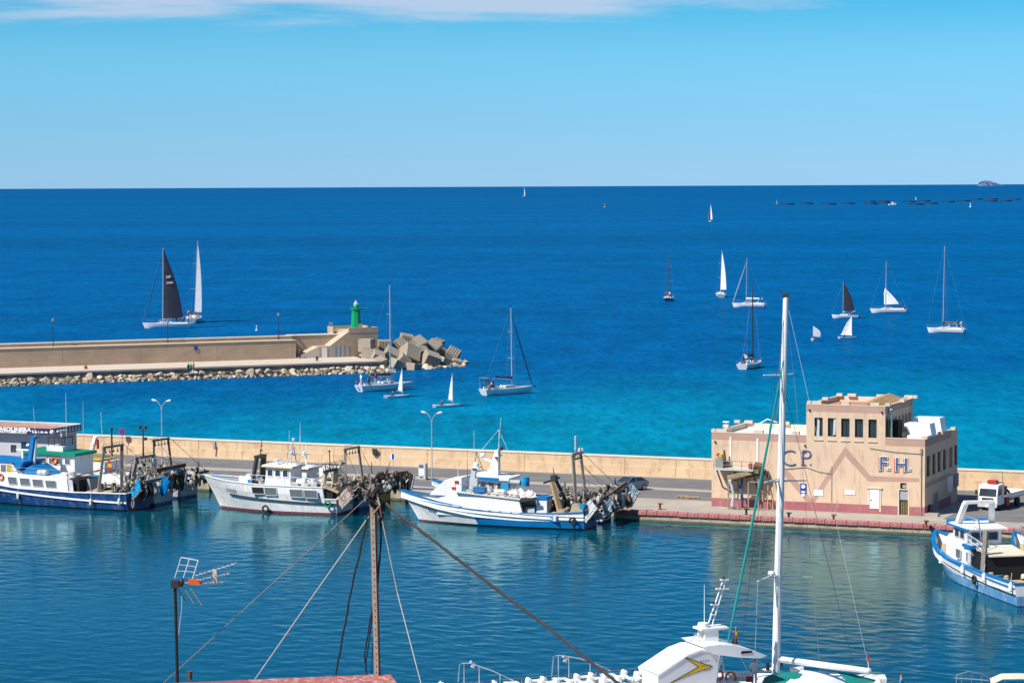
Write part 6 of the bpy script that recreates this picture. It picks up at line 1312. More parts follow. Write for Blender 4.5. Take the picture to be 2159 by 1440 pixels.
k.part('light_grey_ramp', M_lgrey, lambda b: b.beam((xg7 - .4, -1.0, 1.4), (xg7 - .2, -1.0, zg7 - .2), .5, .2)); xe, ze = k.P(390, 980, -1.9); k.part('trawl_beam', M_rust, lambda b: b.beam((-.2, 1.7, k.P(332, 992, 1.7)[1]), (xe, -1.9, ze), .34, .4)); k.wire((xg7, -1.5, zg7), (xe + .2, -1.7, ze), 0, .035); k.wire((xg7, 1.5, zg7), (-.3, 1.5, ze - .3), 0, .035, M_steel)
k.trawl_door(xe + .2, -1.6, 2.4, (.2, 1.3, -.3), M_dark, M_lgrey, 2.0, 1.2)
for i, (y_, mm) in enumerate([(1.3, M_rope), (.8, M_dark), (.2, M_net), (-.5, M_rust), (-1.2, M_dark)]): k.hang(-.5 - (1.5 - y_) * .3, y_, 1.4, 3.0, 8, 100 + i, mm, .4)
k.part('flag_stripe', M_red, lambda b: b.add([(k.X(228, .5), .5, 3.3), (k.X(238, .5), .5, 3.3), (k.X(234, .5), .45, 4.3), (k.X(229, .5), .5, 4.3)], [(0, 1, 2, 3)])); k.part('flag_middle', M_yel, lambda b: b.add([(k.X(228.5, .5), .52, 3.6), (k.X(237, .5), .52, 3.6), (k.X(235.5, .5), .5, 4.0), (k.X(229, .5), .52, 4.0)], [(0, 1, 2, 3)]))
k.clutter(1, k.X(270, 0), -1.6, 1.6, 1.5, 14, 21, None, (.4, .9)); k.clutter(k.X(205, 0), x0 - .4, -1.6, 1.6, 1.6, 16, 22, [M_white, M_lgrey, M_cyanb, M_woodd, M_grey], (.4, .9)); k.part('blue_cover', M_cyanb, lambda b: b.box((k.X(205, .8), .8, 2.4), (1.3, .8, .6)))
# ---- third boat of the left group
k = B8 = back_trawler('fishing_trawler', 380, 1052, 16, 4.2, [M_lgrey, M_navy], 'third trawler of the left group, grey stern nearest the quay wall', None, [(0, 1.9), (.3, 1.8), (.6, 2.0), (1, 3.0)])
xg8 = k.X(346, 0); zg8 = k.P(346, 927, 0)[1]; k.gallows(xg8 + .3, 1.3, zg8, 1.7, M_dark, -.3, .15, .16); xe, ze = k.P(438, 993, -1.5)
k.part('trawl_beam', M_dark, lambda b: b.beam((-.8, 1.5, ze - .2), (xe, -1.6, ze), .2, .22)); k.wire((xg8, -1.4, zg8), (xe + .2, -1.5, ze), 0, .03); k.wire((xg8, 1.4, zg8), (-.8, 1.4, ze - .2), 0, .03, M_steel)
for i, (y_, mm) in enumerate([(1.0, M_net), (.3, M_tan), (-.5, M_dark), (-1.1, M_net)]): k.hang(-1.1 - (1 - y_) * .5, y_, 1.3, ze - .1, 7, 110 + i, mm, .35)
k.part('stern_beam', M_dark, lambda b: b.beam((-.4, 1.6, 1.9), (-1.9, -1.6, 2.1), .2, .25)); k.trawl_door(-.7, 1.0, 2.2, (.2, 1.1, 0), M_lgrey, M_rust, 1.5, 1.0)
x0, x1 = k.X(238, 0), k.X(176, 0); k.part('wheelhouse', M_white, lambda b: b.prism([(x0, 1.3), (x0, 3.5), (x1, 3.6), (x1 + .4, 1.3)], (0, -1.5, 0), (1, 0, 0), (0, 0, 1), (0, 3.0, 0))); k.part('roof', M_yel, lambda b: b.b2((x0 + .5, -1.6, 3.6), (x1 + .5, 1.6, 3.72)))
k.part('mast', M_white, lambda b: (b.beam((k.X(190, 0), 0, 3.6), (k.X(204, 0), 0, 6.0), .5, .35), b.box((k.X(202, 0), 0, 5.2), (.3, 1.2, .1)))); k.part('pennant', M_red, lambda b: b.box((k.X(208, 0), 0, 5.2), (.12, .3, 1.0))); k.whip(k.X(220, 0), 0, 3.7, 5.0, (.3, 0))
k.clutter(1, x0 - .4, -1.4, 1.4, 1.4, 14, 23, None, (.4, .9)); k.part('blue_drum', M_blue, lambda b: b.tube((k.X(368, 0), -.8, 2.7), (k.X(368, 0), .8, 2.7), .35, n=10)); k.netheap(k.X(372, 0), -.9, 1.5, .8, .9, 114, M_green)

# ---- white and blue trawler at the right edge, bow towards the building
S = ground(1991.4, 1196); D = ground(2159, 1245) - S; a = math.atan2(-D.y, -D.x) - R(7); h = Vector((math.cos(a), math.sin(a), 0)); Lh = 15.5
k = B9 = Boat('fishing_trawler', S - h * Lh, a, 'white trawler with blue rail and worn blue lower hull at the right edge', GF)
def mf9(t, r):
    if r < 1: return 1
    if r < 3 and t < .86: return 2
    if r == 1: return 1
    return 0
k.hull(Lh, 5.0, 2.2, [(0, 1.75), (.3, 1.7), (.6, 1.85), (.8, 2.2), (1, 2.9)], [('a', -.7), ('a', .06), ('a', .2), ('r', .46), ('r', .74), ('r', 1.0)], [M_white, M_navy, M_blued], mf9, stern=.88, t0=.55, x0h=-5.5, deck=.75, deck_m=M_tan, cap_m=M_blue, capw=.34)
k.strip('rub_rail', M_black, .86, 2.0, .08, 0, .86, .05); k.strip('rub_rail', M_blue, 1.42, 2.5, .1, 0, .97, .05)
B9y = 1.85
def loc9(px, py, y): return k.P(px, py, y)
xa, za = k.P(1984, 1122, 1.7); xb, zb = k.P(2079, 1182, B9y)
# trunk cabin
t1 = k.part('trunk_cabin', M_white, lambda b: b.add([(5.2, 1.9, 1.0), (5.2, -1.9, 1.0), (12.8, -.9, 1.2), (12.8, .9, 1.2), (11, 1.6, 1.1), (11, -1.6, 1.1), (5.2, 1.85, 3.15), (5.2, -1.85, 3.15), (12.5, -.7, 3.35), (12.5, .7, 3.35), (11, 1.5, 3.3), (11, -1.5, 3.3)],
    [(0, 4, 10, 6), (4, 3, 9, 10), (3, 2, 8, 9), (2, 5, 11, 8), (5, 1, 7, 11), (1, 0, 6, 7), (6, 10, 11, 7), (10, 9, 8, 11)]))
for (p0, q0_, p1, q1_) in [(610, 830, 660, 920), (720, 870, 775, 960)]:
    x1, z1 = k.P(1900 + p0 / 5.143, 980 + q0_ / 5.143, 1.75); x0, z0 = k.P(1900 + p1 / 5.143, 980 + q1_ / 5.143, 1.75); xm9 = (x0 + x1) / 2; k.win(xm9 - .5, 2.0, xm9 + .5, 2.75, 1.86, M_lgrey, M_glassg, parent=t1)
M_orr = M_whited
x0, z0 = k.P(2035, 1128, 0); zt9 = 3.2
w9 = k.part('wheelhouse', M_white, lambda b: b.prism([(6.4, 3.1), (6.4, 4.5), (9.3, 4.55), (9.8, 3.2)], (0, -1.5, 0), (1, 0, 0), (0, 0, 1), (0, 3.0, 0)))
for q in range(3): k.fwin(9.5, -1.3 + q * .92, 3.6, -.6 + q * .92, 4.25, M_white, M_glass, parent=w9)
for xx in (6.9, 8.1): k.win(xx, 3.6, xx + .95, 4.25, 1.51, M_lgrey, M_glass, parent=w9)
k.part('roof', M_white, lambda b: b.prism([(5.6, 4.5), (5.6, 4.62), (9.6, 4.75), (10.0, 4.6), (9.9, 4.5)], (0, -1.75, 0), (1, 0, 0), (0, 0, 1), (0, 3.5, 0))); k.part('brow', M_blue, lambda b: (b.prism([(9.85, 4.5), (10.02, 4.62), (10.5, 4.85), (10.35, 4.35)], (0, -1.76, 0), (1, 0, 0), (0, 0, 1), (0, 3.52, 0)), b.b2((5.5, 1.65, 4.45), (9.8, 1.8, 4.6))))
for sg in (1, -1): k.part('arch_leg', M_white, lambda b: b.beam((8.6, sg * 1.5, 4.6), (7.7, sg * 1.15, 6.5), .5, .28))
k.part('arch_beam', M_white, lambda b: (b.beam((7.7, -1.25, 6.55), (7.7, 1.25, 6.55), .5, .24), b.ball((8.2, 0, 4.9), .22))); k.part('hoop_rail', M_chrome, lambda b: b.path([(7.5, 1.6, 4.7), (6.5, 1.6, 5.6), (3.8, 1.5, 5.6), (3.2, 1.5, 4.0)], .05, 6))
k.part('bow_net', M_netw, lambda b: b.ball((11.2, .3, 3.55), .5, 8, sq=(1.5, 1, .7))); k.part('small_blue_roof', M_blue, lambda b: b.b2((4.3, .4, 3.15), (6.2, 2.0, 3.4))); k.part('roof_top', M_lgrey, lambda b: b.b2((4.6, .6, 3.4), (5.9, 1.8, 3.43)))
k.part('side_screen', M_lgrey, lambda b: b.b2((4.6, 1.6, 1.0), (5.25, 1.88, 3.1))); k.part('dark_shelter', M_open, lambda b: b.b2((1.6, -1.7, 1.0), (4.7, 1.6, 2.9))); k.part('shelter_top', M_cream, lambda b: b.prism([(1.3, 2.9), (1.3, 3.0), (5.2, 3.3), (5.2, 3.16)], (0, -1.9, 0), (1, 0, 0), (0, 0, 1), (0, 3.4, 0)))
k.part('grey_post', M_steel, lambda b: (b.beam((1.9, 1.9, 1.1), (1.7, 1.7, 5.0), .34, .34))); k.wire((1.8, 1.8, 4.6), (5.5, 1.7, 1.6), 0, .03); k.rail([(2.0, 1.85, 3.0), (6.3, 1.6, 3.3)], .9, m=M_white)
for (p_, q_) in ((425, 945), (695, 1035), (920, 1130), (1225, 1160)):
    px_, py_ = 1900 + p_ / 5.143, 980 + q_ / 5.143; x, z = k.P(px_, py_, 2.3); t_ = min(.97, max(.02, (x + 5.5) / (Lh + 6.5))); hbx, hby = k.pt(t_, 1.2); k.fender(hbx, hby + .2, max(.75, min(z, 1.5)), M_gel)
k.tyre(2.2, 2.5, 1.0, None, .3); k.clutter(6, 11, -1.2, 1.2, 3.3, 6, 130, [M_white, M_lgrey, M_netw], (.3, .6))
for q in range(2): k.fwin(6.4, -1.2 + q * 1.35, 3.55, -.2 + q * 1.35, 4.25, M_lgrey, M_glass, parent=w9, sg=-1)
k.clutter(.2, 1.6, -1.6, 1.6, 1.1, 5, 131)
# ---- its neighbour
h2 = Vector((-math.sin(a), math.cos(a), 0))
k = B10 = Boat('fishing_trawler', S - h * (Lh + 1.5) - h2 * 6.3, a, 'white and blue trawler half out of frame beyond the right edge boat', GF)
k.hull(15, 4.6, 2.0, [(0, 1.75), (.3, 1.7), (.6, 1.85), (.8, 2.2), (1, 2.9)], ROWS, [M_white, M_navy], lambda t, r: 1 if r < 2 else 0, stern=.88, deck=.7, deck_m=M_tan, cap_m=M_blue)
k.part('wheelhouse', M_white, lambda b: b.prism([(7.5, 1.2), (7.5, 3.9), (10.6, 4.0), (11.2, 1.2)], (0, -1.5, 0), (1, 0, 0), (0, 0, 1), (0, 3.0, 0))); k.part('brow', M_blue, lambda b: b.b2((7.2, -1.7, 4.0), (11.0, 1.7, 4.15)))
for q in range(3): k.fwin(10.85, -1.2 + q * .85, 2.9, -.55 + q * .85, 3.6, M_white, M_glassg)
k.part('raked_mast', M_cyanb, lambda b: (b.beam((8.2, 0, 4.0), (7.0, 0, 6.6), .55, .4), b.beam((8.0, 0, 4.5), (9.6, 0, 5.2), .3, .3), b.box((9.6, 0, 5.3), (.7, .9, .35)))); k.part('post', M_steel, lambda b: b.beam((6.4, 1.4, 1.2), (6.4, 1.4, 6.9), .26, .26))
k.rail([(11.5, 1.4, 2.3), (13.5, .9, 2.6), (14.6, .3, 2.9)], .9, m=M_chrome); k.clutter(8, 12, -1, 1, 2.0, 6, 140, [M_white, M_netw])

for kk, zz, sd in ((B1, 3.0, 201), (B2, 3.1, 202), (B3, 3.2, 203), (B4, 2.9, 204), (B5, 3.4, 205), (B6, 3.1, 206), (B7, 3.4, 207), (B8, 3.1, 208)):
    sternmass(kk, -1.4, 1.2, -1.6, 1.6, 1.5, zz, sd, 34)
sternmass(B7, 1.5, 5.5, -1.5, 1.6, 1.7, 3.6, 209, 30); sternmass(B2, 1.5, 6, -1.4, 1.4, 1.4, 3.2, 210, 24); sternmass(B5, 1.5, 5.5, -1.3, 1.3, 1.5, 3.2, 211, 24); sternmass(B8, 1.5, 6, -1.4, 1.4, 1.6, 3.2, 212, 24); sternmass(B4, 1.2, 4.2, -1.8, 1.0, 1.1, 2.4, 213, 24); sternmass(B6, 1.0, 4.5, -1.9, .8, 1.2, 2.6, 214, 24)
for kk, xx, zz in ((B1, 1.0, 4.2), (B4, 2.6, 3.6), (B6, 3.5, 4.2), (B7, 3.0, 4.6)):
    for sg in (1, -1): kk.wire((xx, sg * 1.2, zz), (-.6, sg * 1.8, 2.6), .05, .025); kk.wire((xx, sg * .9, zz), (xx + 3.5, sg * 1.2, 2.6), .05, .02)
# ------------------------------------------------------------------ people: one continuous body mesh per pose, clothes by material slot
def body_mesh(name, joints, edges, radii, zfun):
    me = bpy.data.meshes.new(name); me.from_pydata(joints, edges, []); o = bpy.data.objects.new(name, me); COL.objects.link(o)
    o.modifiers.new('skin', 'SKIN'); sv = me.skin_vertices[0].data
    for i, r in enumerate(radii): sv[i].radius = (r, r)
    sv[0].use_root = True; sd = o.modifiers.new('sub', 'SUBSURF'); sd.levels = 1; sd.render_levels = 1
    dg = bpy.context.evaluated_depsgraph_get(); m2 = bpy.data.meshes.new_from_object(o.evaluated_get(dg)); bpy.data.objects.remove(o); bpy.data.meshes.remove(me)
    m2.materials.clear()
    for mm in (M_skin, M_white, M_navy, M_dark): m2.materials.append(mm)
    for p in m2.polygons: p.material_index = zfun(p.center); p.use_smooth = True
    m2.name = 'person'; return m2
J = [(0, 0, .95), (0, 0, 1.2), (0, 0, 1.42), (0, 0, 1.52), (0, .02, 1.66), (0, .02, 1.76), (.2, 0, 1.4), (.26, .02, 1.15), (.27, .12, .92), (-.2, 0, 1.4), (-.26, .02, 1.15), (-.27, .1, .92), (.1, 0, .9), (.11, .02, .5), (.11, 0, .06), (.11, .14, .04), (-.1, 0, .9), (-.11, .02, .5), (-.11, 0, .06), (-.11, .14, .04)]
E_ = [(0, 1), (1, 2), (2, 3), (3, 4), (4, 5), (2, 6), (6, 7), (7, 8), (2, 9), (9, 10), (10, 11), (0, 12), (12, 13), (13, 14), (14, 15), (0, 16), (16, 17), (17, 18), (18, 19)]
RR = [.15, .15, .16, .07, .11, .07, .075, .055, .045, .075, .055, .045, .1, .075, .05, .045, .1, .075, .05, .045]
def zstand(c):
    if c.z > 1.7 or (c.z > 1.6 and c.y < -.01): return 3
    if c.z > 1.48 or (c.z < 1.12 and abs(c.x) > .22): return 0
    return 1 if c.z > .93 else 2
PM = body_mesh('person', J, E_, RR, zstand)
J2 = [(0, 0, .12), (0, .03, .38), (0, .05, .6), (0, .06, .7), (0, .1, .84), (0, .1, .94), (.2, .06, .58), (.26, .2, .36), (.18, .42, .35), (-.2, .06, .58), (-.26, .2, .36), (-.18, .42, .35), (.1, .05, .1), (.12, .45, .2), (.12, .52, -.2), (.12, .66, -.22), (-.1, .05, .1), (-.12, .45, .2), (-.12, .52, -.2), (-.12, .66, -.22)]
def zsit(c):
    if c.z > .88 or (c.z > .78 and c.y < .07): return 3
    if c.z > .66 or (c.y > .3 and c.z > .3): return 0
    return 1 if c.z > .2 and c.y < .3 else 2
PS = body_mesh('person', J2, E_, RR, zsit)
def person(loc, rot, top, legs, label, group=None, sit=False, hair=None):
    o = bpy.data.objects.new('person', PS if sit else PM); COL.objects.link(o); o.location = loc; o.rotation_euler = (0, 0, rot)
    for i, mm in ((1, top), (2, legs), (3, hair or M_dark)):
        o.material_slots[i].link = 'OBJECT'; o.material_slots[i].material = mm
    return tag(o, label, 'person', group)

# ------------------------------------------------------------------ yachts under sail or motor
M_sailb = mat('black_sailcloth', (.014, .018, .034), .6, .2, .6); M_sailg = mat('grey_sailcloth', (.40, .42, .46), .7, .1, .5); M_sailw = mat('white_sailcloth', (.74, .74, .73), .75, .05, .5); M_mastc = mat('carbon_mast', (.03, .032, .036), .4, .1)
M_sailg2 = mat('smoke_sailcloth', (.20, .21, .23), .6, .12, .5)
class Yacht:
    def __init__(s, px, py, deg, L, label, hullm=M_gel, name='sailing_yacht', group='sailing yachts out on the water', B=None, fb=None, cat='sailing yacht', heel=0):
        p = ground(px, py); s.L = L; s.B = B or L * .3; s.fb = fb or .075 * L + .25; B_ = s.B; s.deg = deg
        s.root = empty(name, (p.x, p.y, 0), R(deg), label, cat, group); s.root.rotation_euler = (R(heel), 0, R(deg)); s.p = p
        b = MB(); ts = [i / 12 for i in range(13)]; rows = [-.35, .0, .12, .55, 1.0]; vs = []
        for t in ts:
            top = s.fb * (1 + .22 * t * t)
            for q in rows:
                z = q * top if q > 0 else q; x = -L / 2 + t * (L * .95 + .05 * L * max(q, 0)) + (-.04 * L * (1 - max(q, 0)) * -(1 - t)); w = B_ / 2 * (1 - (1 - .78) * ((.42 - t) / .42) ** 2 if t < .42 else 1 - ((t - .42) / .58) ** (1.7 + .6 * max(q, 0)))
                w *= (.62 + .38 * max(0, q) ** .5) if q > 0 else .6 + q * .8; vs.append((x, max(.015, w), z))
        n = len(vs); vs += [(x, -y, z) for x, y, z in vs]; nr = len(rows); fs = []
        for i in range(12):
            for k in range(nr - 1):
                a = i * nr + k; fs += [(a, a + nr, a + nr + 1, a + 1), (n + a, n + a + 1, n + a + nr + 1, n + a + nr)]
        for k in range(nr - 1): fs.append((k, k + 1, n + k + 1, n + k))
        b.add(vs, fs); b.build('hull', hullm, s.root, smooth=True)
        d = MB()
        for i in range(12):
            a = i * nr + nr - 1; c = a + nr; d.add([vs[a], vs[c], vs[n + c], vs[n + a]], [(0, 1, 2, 3)])
        d.build('deck', M_lgrey if hullm is not M_navy else M_cream, s.root)
        s.bow = Vector((L * .5, 0, s.fb * 1.22)); s.stern = Vector((-L * .5, 0, s.fb)); s.mx = L * .08
    def part(s, name, m, fn, smooth=False, parent=None): b = MB(); fn(b); return b.build(name, m, parent or s.root, smooth=smooth)
    def cabin(s, m=None):
        L = s.L; z = s.fb * 1.05; c = s.part('cabin', m or M_gel, lambda b: b.prism([(-L * .12, 0), (-L * .1, .42), (L * .1, .36), (L * .24, .05), (L * .24, 0)], (0, -s.B * .27, z), (1, 0, 0), (0, 0, 1), (0, s.B * .54, 0)))
        for sg in (1, -1): s.part('cabin_window', M_glass, lambda b: b.b2((-L * .08, sg * s.B * .27, z + .14), (L * .09, sg * (s.B * .27 + .02), z + .3)), parent=c)
        s.part('cockpit', M_wood, lambda b: b.b2((-L * .42, -s.B * .2, s.fb + .01), (-L * .13, s.B * .2, s.fb + .06)))
        s.part('coaming', m or M_gel, lambda b: (b.b2((-L * .43, s.B * .2, s.fb), (-L * .12, s.B * .27, s.fb + .3)), b.b2((-L * .43, -s.B * .27, s.fb), (-L * .12, -s.B * .2, s.fb + .3))))
        s.part('wheel_pedestal', M_dark, lambda b: (b.torus((-L * .33, 0, s.fb + .75), .42, .03, (1, 0, 0), 14, 5), b.tube((-L * .32, 0, s.fb), (-L * .32, 0, s.fb + .75), .08)))
        b = MB()
        for sg in (1, -1):
            pts = [Vector((-L * .48, sg * s.B * .36, s.fb)), Vector((0, sg * s.B * .47, s.fb * 1.05)), Vector((L * .3, sg * s.B * .3, s.fb * 1.12)), Vector((L * .49, sg * .06, s.fb * 1.2))]
            b.path([q + Vector((0, 0, .6)) for q in pts], .016, 4)
            for q in pts: b.tube(q, q + Vector((0, 0, .6)), .016, n=4)
        b.build('guard_rail', M_chrome, s.root); return s
    def mast(s, h, m=None, r=.1, rake=.015, spread=2):
        m = m or M_alu; z0 = s.fb * 1.05; s.mt = Vector((s.mx - h * rake, 0, z0 + h)); s.mb = Vector((s.mx, 0, z0))
        mo = s.part('mast', m, lambda b: b.tube(s.mb, s.mt, r * 1.15, r * .75, 8))
        for k in range(spread):
            f = (k + 1) / (spread + 1) + .03; c = s.mb.lerp(s.mt, f); w = s.B * (.32 - .07 * k)
            s.part('spreader', m, lambda b: (b.tube(c, c + Vector((-.2, w, .08)), .035), b.tube(c, c + Vector((-.2, -w, .08)), .035)), parent=mo)
        s.part('rigging', M_steel, lambda b: [b.path([s.mt - Vector((0, 0, .3)), s.mb.lerp(s.mt, .5) + Vector((-.2, sg * s.B * .32, 0)), Vector((s.mx - .2, sg * s.B * .45, z0))], .009, 4) for sg in (1, -1)] + [b.tube(s.mt, s.stern, .008, n=4), b.tube(s.mt, s.bow, .009, n=4)])
        s.part('wind_vane', M_dark, lambda b: (b.tube(s.mt, s.mt + Vector((0, 0, .7)), .02, n=4), b.box(s.mt + Vector((-.1, 0, .3)), (.5, .02, .08))), parent=mo); return s
    def boom(s, ln, z=1.1, m=None, ang=0, lift=.05):
        m = m or M_alu; s.bo = s.mb + Vector((0, 0, z)); s.be = s.bo + Vector((-ln * math.cos(R(ang)), ln * math.sin(R(ang)), ln * lift)); s.part('boom', m, lambda b: b.tube(s.bo, s.be, .09, .07, 8)); return s
    def cover(s, m, r=.22):
        n = 7; s.part('sail_cover', m, lambda b: b.path([s.bo.lerp(s.be, .02 + .94 * i / n) + Vector((0, 0, .16 + .12 * (1 - i / n))) for i in range(n + 1)], [r * (1.15 - .6 * i / n) for i in range(n + 1)], 8), True); return s
    def sail(s, m, top=.96, roach=.12, belly=.06, name='mainsail', tack=None, clew=None, head=None, side=1, mi2=None):
        t = tack or s.bo + Vector((-.1, 0, .05)); c = clew or s.be + Vector((.15, 0, .08)); h = head or s.mb.lerp(s.mt, top); nu, nv = 8, 12; vs = []
        ax = (c - t); nrm = ax.cross(h - t).normalized() * side; ln = ax.length
        for j in range(nv + 1):
            v = j / nv; a = t.lerp(h, v); w = (1 - v) + roach * math.sin(PI * v) * (1.0)
            if v > .98: w = .035
            for i in range(nu + 1): u = i / nu; vs.append(a + ax * (w * u) + nrm * (belly * ln * math.sin(PI * u ** .8) * (1 - v * .6)) + Vector((0, 0, 0)))
        n = len(vs); b = MB(); f = [(j * (nu + 1) + i, j * (nu + 1) + i + 1, (j + 1) * (nu + 1) + i + 1, (j + 1) * (nu + 1) + i) for j in range(nv) for i in range(nu)]
        b.add(vs, f); b.add([v + nrm * .012 for v in vs], f)
        o = b.build(name, m, s.root, smooth=True)
        q = MB()
        for j in (3, 6, 9): q.path([Vector(vs[j * (nu + 1) + i]) - nrm * .02 for i in range(nu // 2, nu + 1)], .02, 4)
        q.build('batten', M_lgrey if m is not M_sailw else M_grey, o); s.sv = vs; s.nrm = nrm; return o
    def furl(s, m, r=.1, name='furled_jib', top=.93): h = s.mb.lerp(s.mt, top); bo = s.bow + Vector((-.3, 0, .25)); s.part(name, m, lambda b: b.path([bo.lerp(h, i / 6) for i in range(7)], [r * .7, r, r * 1.1, r, r * .8, r * .55, r * .3], 7), True); return s
    def crew(s, spots, label, seed=0):
        rnd = random.Random(seed); cm = [M_white, M_navy, M_dark, M_red, M_lgrey, M_sign]
        nm = {id(M_white): 'white', id(M_navy): 'navy', id(M_dark): 'black', id(M_red): 'red', id(M_lgrey): 'grey', id(M_sign): 'blue'}; pool = cm[:]; rnd.shuffle(pool)
        for i, (x, y, st) in enumerate(spots):
            w = s.root.matrix_basis @ Vector((x * s.L, y * s.B, s.fb * 1.02 + (.05 if st else .2)))
            top = pool[i % len(pool)]; person(w, R(s.deg + rnd.choice((-90, 90, 0, 180))), top, rnd.choice([M_navy, M_dark, M_lgrey]), ('standing' if st else 'sitting') + ' crew member in ' + nm[id(top)] + ' ' + label, 'crew aboard the yachts', not st)
        return s
mat('teal_canvas', (.0, .19, .16), .75, .12, 1)
# black-sailed racer and the pale-sailed one behind it (left)
y = Yacht(352, 692, 183, 11.4, 'white racing yacht with black mainsail passing behind the breakwater').cabin().mast(17.6, M_alu, .13).boom(4.9, 1.0, M_white, 4)
ms_ = y.sail(M_sailb, .98, .16, .07, side=1); y.furl(M_navy, .1)
def sail_text(y, txt, u, v, size, m, par):
    t = Vector(y.sv[0]); a = (Vector(y.sv[8]) - t).normalized(); up = Vector((0, 0, 1)); c = Vector(y.sv[v * 9 + u]) + y.nrm * .0
    n = a.cross(up).normalized(); M = Matrix((a, up, n)).transposed().to_4x4()
    for sg in (1,): o = text_mesh('sail_number', txt, size, m, par, c + n * .28 * sg, M.to_euler(), .004); 
    return o
sail_text(y, 'ESP', 4, 7, .75, M_white, ms_); sail_text(y, '10400', 4, 6, .66, M_white, ms_)
y.crew([(-.2, .1, 1), (-.3, -.1, 1), (-.36, .15, 1), (-.44, 0, 1), (.12, .2, 0)], 'on the black-sailed racing yacht', 1)
y = Yacht(409, 679, 88, 12.5, 'white yacht with tall pale grey sail behind the black-sailed one', heel=3).cabin().mast(18.6, M_alu, .12).boom(4.8, 1.2, M_alu, -28)
y.sail(M_sailg, .99, .2, .08, side=-1); y.crew([(-.3, .2, 1), (-.3, -.2, 1), (-.4, .05, 1), (-.2, .25, 1), (-.1, -.2, 0)], 'on the pale grey sailed yacht', 2)
# motoring yachts inside the harbour mouth
y = Yacht(814, 823, 33, 10.4, 'white yacht with bare mast and black boom cover motoring past the rocks').cabin().mast(15.9, M_alu, .11, .0).boom(3.9, 1.2, M_alu, 0); y.cover(M_dark, .26)
y.crew([(-.42, .15, 1), (-.28, .1, 1), (-.2, -.1, 1), (-.05, .2, 0), (.0, -.2, 0), (-.35, -.15, 0)], 'on the bare-masted yacht beside the rocks', 3); y.part('stern_flag', M_red, lambda b: b.box((-5.3, .4, 1.7), (.05, .3, .45)))
y.part('transom_emblem', M_sign, lambda b: b.prism([(-.3, .5), (.3, .5), (0, .8)], (-5.13, 0, 0), (0, 1, 0), (0, 0, 1), (-.02, 0, 0)))
y = Yacht(1071, 831, 33, 9.6, 'white cruising yacht with dark furled jib and stern arch right of the rocks').cabin().mast(12.6, M_alu, .11, .01).boom(3.3, 1.3, M_alu, 0, .12); y.cover(M_navy, .24); y.furl(M_navy, .12)
y.part('stern_arch', M_chrome, lambda b: (b.path([(-4.4, 1.2, .95), (-4.6, 1.2, 2.7), (-4.6, -1.2, 2.7), (-4.4, -1.2, .95)], .05, 6), b.box((-4.3, 0, 2.75), (.8, 2.3, .06)))); y.part('life_ring', M_orange, lambda b: b.torus((-4.3, -1.35, 1.35), .28, .09, (0, 1, 0))); y.part('anchor', M_steel, lambda b: b.beam((4.7, 0, 1.15), (5.3, 0, .95), .12, .2))
y.crew([(-.38, .1, 1), (-.33, -.2, 1), (-.28, .2, 0)], 'on the yacht with dark furled jib', 4)
# dinghies
def dinghy(px, py, deg, label, L=4.2, hs=5.0, ang=20, m=None, opt=False, cm=M_dark):
    y = Yacht(px, py, deg, L, label, M_gel, 'sailing_dinghy', 'small sailing dinghies', L * .34, .34 if not opt else .45, 'dinghy'); y.mx = L * .22
    y.mast(hs, M_alu, .035, .02, 0) if False else None
    y.mb = Vector((L * .22, 0, .35)); y.mt = Vector((L * .2, 0, .35 + hs)); y.part('mast', M_alu, lambda b: b.tube(y.mb, y.mt, .04, .025, 6)); y.boom(L * .62 if not opt else L * .8, .45, M_alu, ang, .02)
    y.sail(m or M_sailw, .99, .1 if not opt else .42, .07, 'sail'); y.part('rudder', M_white, lambda b: b.box((-L * .52, 0, .15), (.25, .05, .7)))
    w = y.root.matrix_basis @ Vector((-L * .2, -.2, .2)); person(w, R(deg + 90), cm, M_navy, 'sailor sitting in the ' + label.split(' with')[0], 'dinghy sailors', True); return y
dinghy(838, 838, 28, 'white dinghy in front of the yacht by the rocks with slim pale sail', 4.2, 4.3, 96); dinghy(943, 858, 22, 'white dinghy nearest the quay with slim pale sail between two yachts', 4.2, 4.7, 92)
dinghy(1788, 714, 6, 'white dinghy heeling below the black-sailed boat on the right with white sail', 3.9, 4.6, 25, cm=M_dark); dinghy(1714, 718, 80, 'tiny pram dinghy with blunt topped pale sail right of the tall mast', 2.4, 2.7, -55, M_sailg, True, M_navy)
# offshore group on the right
def stern_on(px, py, deg, L, mh, label, hullm=M_gel, mm=None, cov=None, seed=0, sail=None, heel=0, crew=True):
    y = Yacht(px, py, deg, L, label, hullm, heel=heel).cabin().mast(mh, mm, .12 if mm else .1, .015).boom(L * .4, 1.1, mm or M_alu, 0 if not sail else -22)
    if cov: y.cover(cov, .24)
    if sail: y.sail(sail, .99, .16, .09, side=-1)
    if crew: y.crew([(-.3, .15, 1), (-.38, -.15, 1), (-.2, .2, 1), (-.1, -.15, 0)], 'on the ' + ('navy hulled yacht' if seed == 5 else 'yacht with black mast'), seed)
    return y
stern_on(1410, 634, 84, 9.5, 12.4, 'navy hulled yacht with dark bare mast on the far right group', M_navy, M_mastc, M_dark, 5)
stern_on(1519, 626.5, 88, 10, 12.6, 'white yacht with slender bright white sail on the open sea', M_gel, None, None, 6, M_sailw, 2, False)
